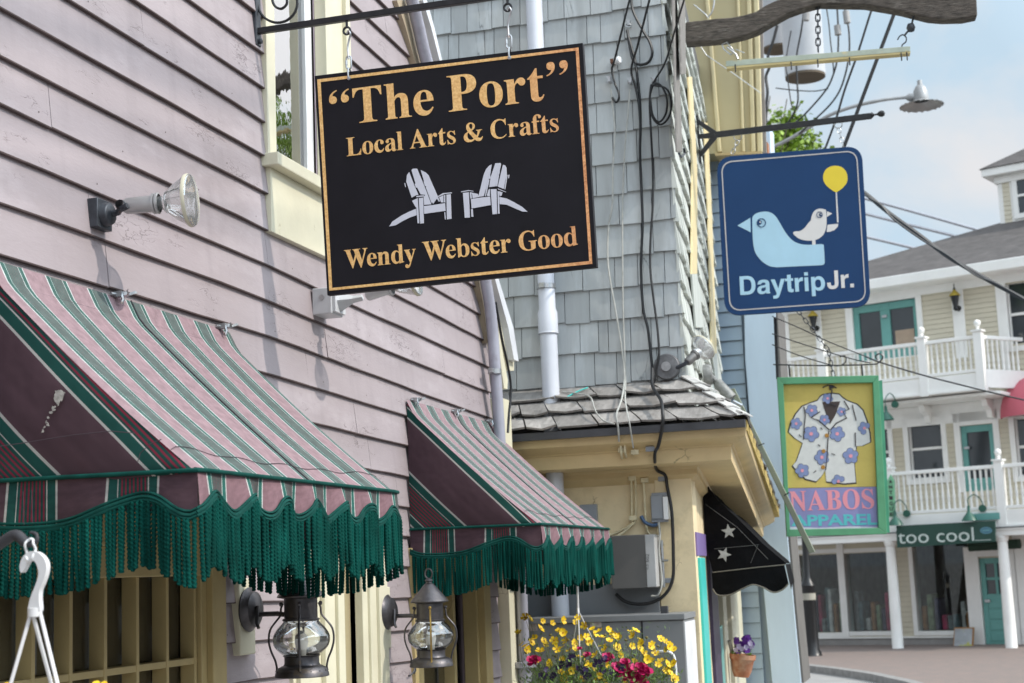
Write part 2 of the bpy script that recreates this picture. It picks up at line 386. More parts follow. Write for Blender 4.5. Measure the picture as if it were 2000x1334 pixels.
# openings (u = distance along the street, z = height)
UW = (WP.uz((529, 300))[0], WP.uz((628, 300))[0], WP.uz((529, 304))[1], 4.75)     # upper window
W1 = (1.3, 3.985, 1.0, 2.13)
DR = (4.99, 5.19, 0.05, 2.20)
W2 = (5.79, 6.61, 1.0, 2.12)
holes = [(UW[0] - .02, UW[1] + .05, UW[2] - .27, 4.9), (1.1, 4.08, .7, 2.30), (4.58, 5.38, 0, 2.36), (5.70, 6.72, .8, 2.26)]
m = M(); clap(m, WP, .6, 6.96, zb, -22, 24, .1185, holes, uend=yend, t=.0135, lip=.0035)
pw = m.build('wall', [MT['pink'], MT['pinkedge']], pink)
m = M(); slab(m, WP, .6, 4.3, 0, 5.9, [UW, W1, DR, W2], -.16, -.016)
slab(m, WP, 4.3, 5.25, 0, 4.8, [UW, W1, DR, W2], -.16, -.016); slab(m, WP, 5.25, 6.2, 0, 3.9, [UW, DR, W2], -.16, -.016); slab(m, WP, 6.2, 6.94, 0, 3.0, [W2], -.16, -.016)
m.bx(-7.5, -2.26, 6.8, 6.94, 0, 3.0); m.bx(-7.5, -2.26, .6, .74, 0, 5.9); m.bx(-7.5, -7.4, .6, 6.94, 0, 3.0)
m.build('wall_core', mat('pink_core', (.42, .34, .38), .8), pink)
# upper window
wn = M(); a0, a1, c0, c1 = UW
CRM = MT['cream']
lw = (WP.uz((512, 300))[0], a0); rw_ = (a1, WP.uz((668, 40))[0])
wn.uzb(WP, lw[0], lw[1], c0 - .012, 4.9, -.02, .022)
wn.uzb(WP, rw_[0], rw_[0] + .055, c0 - .012, 4.9, -.02, .028); wn.uzb(WP, rw_[0] + .055, rw_[1] - .04, c0 - .012, 4.9, -.02, .018); wn.uzb(WP, rw_[1] - .04, rw_[1], c0 - .012, 4.9, -.02, .034)
wn.uzb(WP, a0 - .005, a0, c0, c1, -.14, .0); wn.uzb(WP, a1, a1 + .01, c0, c1, -.14, -.02)
wo = wn.build('window', CRM, pink, bevel=.003)
m = M(); m.uzb(WP, lw[0] - .012, rw_[1] + .01, c0 - .055, c0 - .012, -.14, .062); m.build('sill', CRM, wo, bevel=.004)
m = M(); m.uzb(WP, lw[0] + .012, rw_[1] - .0, c0 - .27, c0 - .055, -.03, .024); m.build('apron_board', CRM, wo, bevel=.002)
m = M(); frame(m, WP, a0 + .035, a1 - .055, c0 + .03, c1 - .03, .035, -.055, -.03, wb=.03, wt=.03)
m.uzb(WP, a1 - .022, a1 + .012, c0, c1, -.10, -.03); m.uzb(WP, a0, a1 - .02, c0 - .012, c0, -.10, -.025); m.build('sash', MT['white'], wo, bevel=.002)
m = M(); m.uzb(WP, a0 + .035, a1 - .055, c0 + .03, c1 - .03, -.048, -.044); m.build('pane', MT['glassr'], wo)
m = M(); b = len(m.v); n = 26
for i in range(n + 1):
    u = a0 + (a1 - a0) * (.42 + .58 * i / n); d = -.13 + .012 * math.sin(i * 1.9)
    m.v += [WP.at(u, c0 + .02, d), WP.at(u, c1, d)]
    if i: m.f.append((b + 2 * i - 2, b + 2 * i, b + 2 * i + 1, b + 2 * i - 1))
m.build('curtain', mat('tan_curtain', (.42, .37, .24), .9), wo, smooth=60)
m = M(); room(m, WP, a0 - .3, a1 + .4, c0 - .3, c1 + .2, -1.2, -.17); m.build('room', MT['dark'], wo)
# shop window under the first awning: deep muntins, glass set back
TAN = MT['tan']
m = M(); m.uzb(WP, W1[1] + .035, 4.105, .7, 2.30, -.03, .026); m.uzb(WP, W1[1], W1[1] + .035, .9, 2.24, -.06, .008)
m.uzb(WP, 1.1, W1[1] + .035, 2.21, 2.30, -.03, .026); m.uzb(WP, 1.1, W1[1], 2.13, 2.21, -.05, .010)
w1 = m.build('shop_window', TAN, pink, bevel=.003)
m = M(); k = 0
while 3.972 - .158 * k > 1.4:
    u = 3.972 - .158 * k; m.uzb(WP, u - .007, u + .007, 1.0, 2.13, -.049, -.004)
    k += 1
m.uzb(WP, 1.3, 3.985, 1.885, 1.903, -.048, -.006)
m.uzb(WP, 1.3, 3.985, 1.52, 1.54, -.06, -.006)
m.build('muntins', TAN, w1, bevel=.0015)
m = M(); m.uzb(WP, 1.3, 3.985, 1.0, 2.13, -.054, -.050); m.build('pane', MT['glass'], w1)
m = M(); room(m, WP, 1.2, 4.1, .9, 2.3, -1.5, -.165); m.build('room', MT['dark'], w1)
for (u0, u1, z0, z1, d, col) in ((3.62, 3.72, 1.2, 2.1, -.22, (.26, .21, .10)), (3.44, 3.52, 1.0, 1.98, -.26, (.08, .045, .09)), (3.75, 3.86, 1.0, 2.06, -.2, (.16, .13, .17)), (3.5, 3.6, 1.2, 1.55, -.3, (.20, .05, .04)), (3.05, 3.3, 1.0, 1.7, -.25, (.12, .17, .17)), (3.9, 3.96, 1.1, 2.1, -.2, (.2, .16, .08))):
    m = M(); b = 0
    for i in range(13):
        u = u0 + (u1 - u0) * i / 12; dd = d + .02 * math.sin(i * 1.4 + u0 * 9)
        m.v += [WP.at(u, z0, dd), WP.at(u + .01, z1, dd - .03)]
        if i: m.f.append((2 * i - 2, 2 * i, 2 * i + 1, 2 * i - 1))
    m.build('display_cloth', mat('cloth', col, .9, var=.3), w1, smooth=60)
# door between the lanterns
m = M()
m.uzb(WP, 4.58, 4.93, 0, 2.36, -.03, .018); m.uzb(WP, 4.60, 4.63, 0, 2.36, .018, .034); m.uzb(WP, 4.80, 4.83, 0, 2.36, .018, .036); m.uzb(WP, 4.93, 4.985, 0, 2.36, -.06, .03)
m.uzb(WP, 5.19, 5.24, 0, 2.36, -.06, .014); m.uzb(WP, 5.24, 5.30, 0, 2.36, -.03, .024); m.uzb(WP, 5.30, 5.385, 0, 2.36, -.03, .036); m.uzb(WP, 4.985, 5.19, 2.2, 2.36, -.06, .03)
do = m.build('door_trim', CRM, pink, bevel=.003)
m = M(); m.uzb(WP, 4.985, 5.195, .02, 2.2, -.10, -.035); m.uzb(WP, 5.02, 5.10, 1.0, 2.05, -.034, -.028); m.build('door_panel', mat('tan_door', (.38, .32, .19), .5, var=.06, bump=.2), do, bevel=.003)
# second shop window
m = M(); frame(m, WP, W2[0], W2[1], W2[2], W2[3], .095, -.03, .024); m.uzb(WP, W2[1] - .03, W2[1], 1.0, 2.12, -.07, -.005); m.uzb(WP, 6.30, 6.33, 1.0, 2.12, -.07, -.02); w2 = m.build('shop_window', TAN, pink, bevel=.003)
m = M(); m.uzb(WP, W2[0], W2[1], 1.0, 2.12, -.094, -.090); m.build('pane', MT['glass'], w2)
m = M(); b = 0
for i in range(60):
    u = W2[0] + .02 + (W2[1] - W2[0] - .04) * i / 59; dd = -.12 + .012 * (1 if i % 6 < 3 else -1)
    m.v += [WP.at(u, 1.0, dd), WP.at(u, 1.93 if u < 6.3 else 2.02, dd)]
    if i: m.f.append((2 * i - 2, 2 * i, 2 * i + 1, 2 * i - 1))
m.build('curtain', mat('olive_curtain', (.33, .28, .13), .9), w2)
m = M(); room(m, WP, W2[0] - .05, W2[1] + .05, .9, 2.2, -1.2, -.165); m.build('room', MT['dark'], w2)
# corner board, rake trims, far roof edge and grey rainwater pipe
m = M(); m.bx(-2.14, -2.066, 6.965, 7.12, 0, 2.93); m.build('corner_board', CRM, pink, bevel=.003)
RP = PX(-2.07)
m = M(); rkL = [(775, 0), (793, 56), (809, 115), (851, 260), (893, 400), (926, 520), (943, 590), (952, 670)]; rkR = [(960, 670), (956, 590), (942, 520), (912, 400), (872, 260), (827, 115), (812, 56), (795, 0)]
m.pp(rkL + rkR, RP, .05); m.build('rake_board', mat('brown_cream_trim', (.36, .29, .20), .6, bump=.3), pink)
RQ = PX(-2.03)
m = M(); m.pp([(826, 0), (843, 56), (858, 115), (896, 260), (930, 400), (967, 545), (993, 640), (1004, 702), (1013, 706), (1003, 640), (974, 545), (938, 400), (904, 260), (863, 115), (849, 56), (834, 0)], RQ, .03)
m.build('roof_edge', mat('white_metal_edge', (.62, .63, .66), .4), pink)
m = M(); m.pp([(817, 0), (834, 56), (850, 115), (888, 260), (922, 400), (950, 510), (968, 597), (985, 680), (993, 724), (1004, 724), (1004, 703), (993, 641), (967, 546), (930, 400), (896, 260), (858, 115), (843, 56), (826, 0)], PX(-2.06), .5)
m.build('roof_fascia', CRM, pink)
m = M(); m.pp([(972, 640), (977, 700), (984, 758), (991, 760), (992, 742), (984, 700), (976, 655)], PX(-2.055), .08); m.build('eave_end', CRM, pink)
pth = spline([(803, -8), (818, 56), (832, 115), (874, 260), (909, 380), (936, 490), (953, 575), (962, 645), (966, 705), (972, 790), (977, 870)], 6)
PQ = PX(-2.035)
m = M(); m.tube([PQ.P(p) for p in pth] + [V((-2.035, PQ.P((977, 870)).y + .04, 2.4)), V((-2.035, 7.07, 2.1)), V((-2.035, 7.07, 1.0))], .027, 14)
pi = m.build('rainwater_pipe', MT['pipe'], pink, smooth=True)
m = M(); c = PQ.P((966, 726)); m.tube([c - V((0, 0, .011)), c + V((0, 0, .011))], .031, 14); m.box(c + V((0, -.045, 0)), (0, .02, 0), (.01, 0, 0), (0, 0, .01))
m.build('pipe_clamp', MT['steel'], pi, smooth=True)
m = M(); c = V((-2.035, 7.07, 2.05)); m.tube([c - V((0, 0, .014)), c + V((0, 0, .014))], .033, 14); m.box(c + V((0, -.05, .012)), (0, .05, 0), (.02, 0, 0), (0, 0, .006)); m.build('pipe_clamp', MT['steel'], pi, smooth=True)
m = M(); m.lathe([(.027, .0), (.032, .01), (.032, .06), (.06, .065), (.06, .09), (0, .09)], (-2.035, 7.07, 1.60)); m.build('pipe_collar', MT['pipe'], pi, smooth=True)

# ------------------------------------------------------------------ striped awnings
def stripe_mat(name, fade, rough=.8):
    m = bpy.data.materials.new(name); m.use_nodes = True; t = m.node_tree; l = t.links.new; b = t.nodes['Principled BSDF']; b.inputs['Roughness'].default_value = rough
    b.inputs['Specular IOR Level'].default_value = .25
    uv = t.nodes.new('ShaderNodeUVMap'); sx = t.nodes.new('ShaderNodeSeparateXYZ'); l(uv.outputs[0], sx.inputs[0])
    nz = t.nodes.new('ShaderNodeTexNoise'); nz.inputs['Scale'].default_value = 7; l(uv.outputs[0], nz.inputs[0])
    fr = t.nodes.new('ShaderNodeMath'); fr.operation = 'FRACT'; l(sx.outputs[0], fr.inputs[0])
    r = t.nodes.new('ShaderNodeValToRGB'); r.color_ramp.interpolation = 'CONSTANT'; l(fr.outputs[0], r.inputs[0])
    G, GD, Rd, W_, P_ = fade
    st = [(0, W_), (.020, G), (.106, W_), (.117, G)]
    x = .130
    for i in range(7): st += [(x + .012, Rd), (x + .027, GD)]; x += .037
    st += [(.396, W_), (.409, G), (.490, W_), (.511, P_)]
    el = r.color_ramp.elements
    while len(el) > 1: el.remove(el[-1])
    el[0].position = 0; el[0].color = (*st[0][1], 1)
    for p, c in st[1:]:
        e = el.new(p); e.color = (*c, 1)
    hs = t.nodes.new('ShaderNodeMix'); hs.data_type = 'RGBA'; hs.blend_type = 'MULTIPLY'; hs.inputs[0].default_value = 1
    cr = t.nodes.new('ShaderNodeValToRGB'); cr.color_ramp.elements[0].color = (.82, .82, .82, 1); cr.color_ramp.elements[1].color = (1.12, 1.12, 1.12, 1); cr.color_ramp.elements[0].position = .3; cr.color_ramp.elements[1].position = .7
    l(nz.outputs[0], cr.inputs[0]); l(r.outputs[0], hs.inputs[6]); l(cr.outputs[0], hs.inputs[7]); l(hs.outputs[2], b.inputs['Base Color'])
    n2 = t.nodes.new('ShaderNodeTexNoise'); n2.inputs['Scale'].default_value = 5.5; n2.inputs['Detail'].default_value = 3
    tcc = t.nodes.new('ShaderNodeTexCoord'); mpp = t.nodes.new('ShaderNodeMapping'); mpp.inputs['Scale'].default_value = (1, 2.6, 1); l(tcc.outputs['Object'], mpp.inputs[0]); l(mpp.outputs[0], n2.inputs[0])
    bn = t.nodes.new('ShaderNodeBump'); bn.inputs['Strength'].default_value = .8; bn.inputs['Distance'].default_value = .02; l(n2.outputs[0], bn.inputs['Height']); l(bn.outputs[0], b.inputs['Normal'])
    return m
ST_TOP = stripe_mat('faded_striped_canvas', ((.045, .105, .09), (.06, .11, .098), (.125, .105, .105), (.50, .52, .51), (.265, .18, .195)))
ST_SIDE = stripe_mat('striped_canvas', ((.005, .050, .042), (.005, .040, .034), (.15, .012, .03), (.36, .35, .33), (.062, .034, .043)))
ST_VAL = stripe_mat('striped_valance_canvas', ((.02, .11, .09), (.03, .085, .075), (.13, .05, .06), (.48, .48, .46), (.20, .115, .13)))
THREAD = mat('dark_thread', (.05, .035, .045), .9)
def grid_sheet(fn, nu, nv, uvf, back=None):
    m = M(); m.uv = []
    for j in range(nv + 1):
        for i in range(nu + 1):
            m.v.append(V(fn(i / nu, j / nv))); m.uv.append(uvf(i / nu, j / nv))
    for j in range(nv):
        for i in range(nu):
            a = j * (nu + 1) + i; m.f.append((a, a + 1, a + nu + 2, a + nu + 1))
    return m
def fringe(tops, ln, seed):
    rr = random.Random(seed); m = M(); nk = 8
    for T in tops:
        T = V(T); Ls = ln * (1 + rr.uniform(-.03, .03)); n = int(Ls / .0024); ph = rr.uniform(0, 6.28); lx, ly = rr.uniform(-.006, .006), rr.uniform(-.006, .006)
        b = len(m.v); r0 = .0051 * rr.uniform(.9, 1.08); tw = rr.uniform(.92, 1.08) * 2 * math.pi / .0185
        for i in range(n + 1):
            s = i / n * Ls; c = T + V((lx * (i / n) ** 2, ly * (i / n) ** 2, -s)); a0 = ph + s * tw
            rs = r0 * (1 if i > 1 else .8) * (1.05 if i > n - 4 else 1) * (.6 if i == n else 1)
            for k in range(nk):
                th = 2 * math.pi * k / nk; r = rs * (1 + .26 * math.cos(2 * (th - a0)))
                m.v.append(c + V((math.cos(th) * r, math.sin(th) * r, 0)))
        for i in range(n):
            for k in range(nk):
                k2 = (k + 1) % nk; m.f.append((b + i * nk + k, b + (i + 1) * nk + k, b + (i + 1) * nk + k2, b + i * nk + k2))
        m.f.append(tuple(b + n * nk + k for k in range(nk)))
    return m
WSD = spline([(0, .088), (.1, .104), (.3, .105), (.45, .095), (.6, .068), (.7, .052), (.77, .048), (.84, .058), (.92, .085), (.97, .092), (1.0, .086)], 5)
def awning(label, y0, y1, zt, xf, zf, clamps, seed, up=.25):
    rr = random.Random(seed); xw = -2.085
    t = thing('striped_awning', label, 'awning', (xw, (y0 + y1) / 2, zf), 'striped awnings with green fringe on the pink house')
    per = .187; proj = xf - xw; sl = math.hypot(proj, zt - zf)
    u0 = y0 - (.0935)
    sU = lambda y: (y - (y0 + .225)) / per
    def top(a, b):                       # a along street, b from wall to front
        y = y0 + (y1 - y0) * a
        bb = b; s1 = .10
        if bb < s1: x = xw + proj * bb * .55; z = zt - (zt - zf) * bb * 1.15
        else:
            q = (bb - s1) / (1 - s1); x0 = xw + proj * s1 * .55; z0 = zt - (zt - zf) * s1 * 1.15
            x = x0 + (xf - x0) * q; z = z0 + (zf - z0) * q
            z -= .016 * math.sin(math.pi * q) * (1 - .3 * math.cos(a * 12.5)) + .0035 * math.sin(a * 31 + b * 3) * q
            z -= .010 * math.sin(a * 3.1416) ** 2 * q
        e = min(a, 1 - a) * (y1 - y0)
        if e < .02: z -= .006 * (1 - e / .02)
        return (x, y, z)
    m = grid_sheet(top, 120, 24, lambda a, b: (sU(y0 + (y1 - y0) * a), b * sl / per))
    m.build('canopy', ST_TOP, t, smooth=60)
    # seam lines of dark thread
    m = M(); m.tube([V(top(i / 60, .10)) + V((0.001, 0, .001)) for i in range(61)], .0011, 4); m.tube([V(top(i / 60, .885)) + V((0.001, 0, .002)) for i in range(61)], .0009, 4)
    m.tube([V(top(.52, i / 24)) + V((.001, 0, .002)) for i in range(25)], .0018, 5); m.build('seams', THREAD, t)
    # side panels with stripes running with the hip
    hx, hz = proj / sl, -(zt - zf) / sl
    for y, nm in ((y0, 'side_panel'), (y1, 'side_panel')):
        def sp(a, b, y=y):               # a from wall to front, b from hip edge down to the bottom edge
            H = V(top(0 if y == y0 else 1, a)); zbm = zf - .004 + (.012 * (1 - a) if y == y0 else 0) - .01 * math.sin(a * 3.14)
            z = H.z + (zbm - H.z) * b
            return (H.x, y + (-.012 if y == y0 else .012) * math.sin(3.14 * b) * math.sin(3.14 * a) + .003 * math.sin(a * 9 + b * 4), z)
        def suv(a, b, y=y):
            q = sp(a, b); dx, dz = q[0] - xw, q[2] - zt
            return (abs(dx * hz - dz * hx) / .302 + up, 0)
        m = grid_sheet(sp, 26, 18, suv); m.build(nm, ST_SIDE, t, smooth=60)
    # valances with scallops
    def wavef(s): return .071 - .020 * math.cos(2 * math.pi * (s / .179 + .61))
    def waves(s): return .088 + .018 * math.sin(2 * math.pi * (s / .36)) if s > .08 else .09
    def wside(s): # s from wall
        return lerp_list(WSD, s / proj)
    def wfar(s): return .088 + .050 * max(0, math.sin(math.pi * s / proj)) ** .8
    Lf = y1 - y0
    def vf(a, b):
        y = y0 + Lf * a; d = wavef(a * Lf) * b
        rip = (.008 * math.sin(2 * math.pi * (a * Lf / .187 + .1)) * b ** .8 + .004 * math.sin(a * 71) * b) * min(1, a * 9, (1 - a) * 9)
        return (xf + rip + .006 * b, y, zf - d)
    m = grid_sheet(vf, 150, 8, lambda a, b: (sU(y0 + Lf * a) , b)); m.build('front_valance', ST_VAL, t, smooth=60)
    for y, nm in ((y0, 'side_valance'), (y1, 'side_valance')):
        def vs(a, b, y=y):
            s = proj * a; d = (wside(s) if y == y0 else wfar(s)) * b
            return (xw + s, y + (-1 if y == y0 else 1) * (.006 * b + .007 * math.sin(a * 15) * b) * min(1, (1 - a) * 9), zf - d + (.008 * (1 - a)) - .004 * min(1, (1 - a) * 9))
        m = grid_sheet(vs, 60, 8, lambda a, b: (a * proj / .25 + .78, b)); m.build(nm, ST_SIDE, t, smooth=60)
    # green piping: upper welt and scalloped band
    zz = lambda y: zf + .003
    m = M(); per_ = [V((xw, y0 - .006, zf + .004))] + [V((xw + proj * i / 12, y0 - .007, zf + .004 * (1 - i / 12))) for i in range(1, 12)] + [V((xf + .002, y0 - .004, zf))] + [V((xf + .006, y0 + Lf * i / 30, zf + .001)) for i in range(1, 30)] + [V((xf + .002, y1 + .004, zf))] + [V((xw + proj * i / 12, y1 + .006, zf)) for i in range(11, -1, -1)]
    m.tube(per_, .0052, 7); m.build('welt', MT['tealpipe'], t, smooth=60)
    bnd = [V(vs_) + V((0, -.004, 0)) for vs_ in [(xw + proj * i / 40, y0 + (-1) * (.006 + .007 * math.sin(i / 40 * 15)) * min(1, (1 - i / 40) * 9), zf - wside(proj * i / 40) + .008 * (1 - i / 40) - .004) for i in range(41)]]
    bnf = [V(vf(i / 130, 1)) + V((.003, 0, 0)) for i in range(131)]; bnf[0] = bnd[-1]
    bnr = [V((xw + proj * (1 - i / 40), y1 + .008, zf - wfar(proj * (1 - i / 40)))) for i in range(41)]
    m = M()
    for q in (bnd, bnf, bnr):
        m.tube(q, .0052, 6); m.tube([p + V((0, 0, .009)) for p in q], .0035, 6); m.tube([p + V((0, 0, -.007)) for p in q], .0045, 6)
    m.build('scalloped_braid', MT['tealpipe'], t, smooth=60)
    def pick(q, d):
        o = []; acc = 0; last = q[0]; 
        for p in q[1:]:
            sg = (p - last).to_2d().length; s0 = 0
            while acc + (sg - s0) >= d:
                s0 += d - acc; o.append(last.lerp(p, s0 / sg)); acc = 0
            acc += sg - s0; last = p
        return o
    ln = .146
    j = lambda L_: [p + V((rr.uniform(-.003, .003), rr.uniform(-.003, .003), -.006)) for p in L_]
    fringe(j(pick(bnf, .0102)), ln, seed).build('front_fringe', MT['cord'], t, smooth=60)
    fringe(j(pick(bnd, .0104)), ln, seed + 1).build('side_fringe', MT['cord'], t, smooth=60)
    fringe(j(pick(bnr, .0108)), ln, seed + 2).build('side_fringe', MT['cord'], t, smooth=60)
    # frame rail and wing-nut clamps on the wall
    m = M(); m.tube([(xw + .000, y0 + .01, zt - .022), (xw + .000, y1 - .01, zt - .022)], .006, 8)
    m.tube([(xw + .01, y0 + .02, zt - .09), (xf - .05, y0 + .02, zf - .01)], .006, 6); m.tube([(xf - .008, y0 + .005, zf + .002), (xf - .008, y1 - .005, zf + .002)], .006, 6); m.tube([(xw + .01, y1 - .02, zt - .09), (xf - .05, y1 - .02, zf - .01)], .006, 6)
    m.tube([(xw + .01, y0 + .006, zf), (xf - .01, y0 + .006, zf)], .006, 6); m.tube([(xw + .01, y1 - .006, zf), (xf - .01, y1 - .006, zf)], .006, 6)
    m.build('awning_frame', MT['greyiron'], t, smooth=True)
    for y in clamps:
        c = V((xw + .012, y, zt + .004)); m = M()
        m.box(c, (.016, 0, 0), (0, .010, 0), (0, 0, .010)); m.tube([c + V((-.01, -.03, -.002)), c + V((.004, .035, .002))], .0055, 8)
        m.lathe([(0, 0), (.011, 0), (.011, .012), (.006, .02), (0, .02)], c + V((.012, .01, 0)), (1, .2, .1), 6)
        for s_ in (-1, 1):
            m.prism([c + V((.024, .012, 0)), c + V((.040, .022 * s_ + .014, .012)), c + V((.042, .034 * s_ + .014, .006)), c + V((.030, .016, -.006))], (.003, .002, .003))
        m.tube([c + V((.012, .0, 0)), c + V((.020, -.002, -.02)), c + V((.014, -.004, -.034))], .006, 6)
        m.v = [c + (q - c) * .78 for q in m.v]; m.build('clamp', MT['steel'], t, smooth=True)
    return t
awning('striped awning with green fringe over the nearest shop window, left edge', 2.963, 4.170, 2.858, -1.562, 2.345, (WP.uz((213, 572))[0], WP.uz((418, 635))[0]), 11)
awning('striped awning with green fringe beside the grey rainwater pipe, the farther one', 5.704, 6.874, 2.80, -1.555, 2.283, (WP.uz((797, 771))[0], WP.uz((877, 802))[0], WP.uz((946, 832))[0]), 22, up=.33)

# bird dropping stain and sewn seams on the near awning's side panel
aw0 = bpy.data.objects['striped_awning']; SQ = PY(2.938); random.seed(2)
m = M(); m.pp([(p[0] + jit(1.3), p[1] + jit(1.3)) for p in spline([(107, 766), (113, 762), (121, 763), (127, 768), (123, 774), (122, 782), (116, 783), (113, 792), (109, 786), (105, 778)], 3, closed=True)], SQ, .001)
for p in ((106, 795), (103, 796), (99, 806), (95, 815), (91, 824), (86, 834), (83, 842), (105, 800), (93, 829)): m.pp([(p[0] + jit(2) + 2.2 * math.cos(k), p[1] + jit(1) + 3 * math.sin(k)) for k in range(6)], SQ, .001)
m.build('dropping_stain', mat('chalky_stain', (.36, .34, .31), .9, var=.4, vs=90), aw0)
m = M()
for ln_ in ([(-60, 880), (40, 866), (140, 850), (215, 842), (262, 846)], [(268, 905), (274, 885), (292, 868), (315, 858)], [(45, 960), (47, 1025)], [(62, 958), (64, 1022)]): m.tube([SQ.P(p) for p in ln_], .0009, 4)
m.build('side_seams', THREAD, aw0)
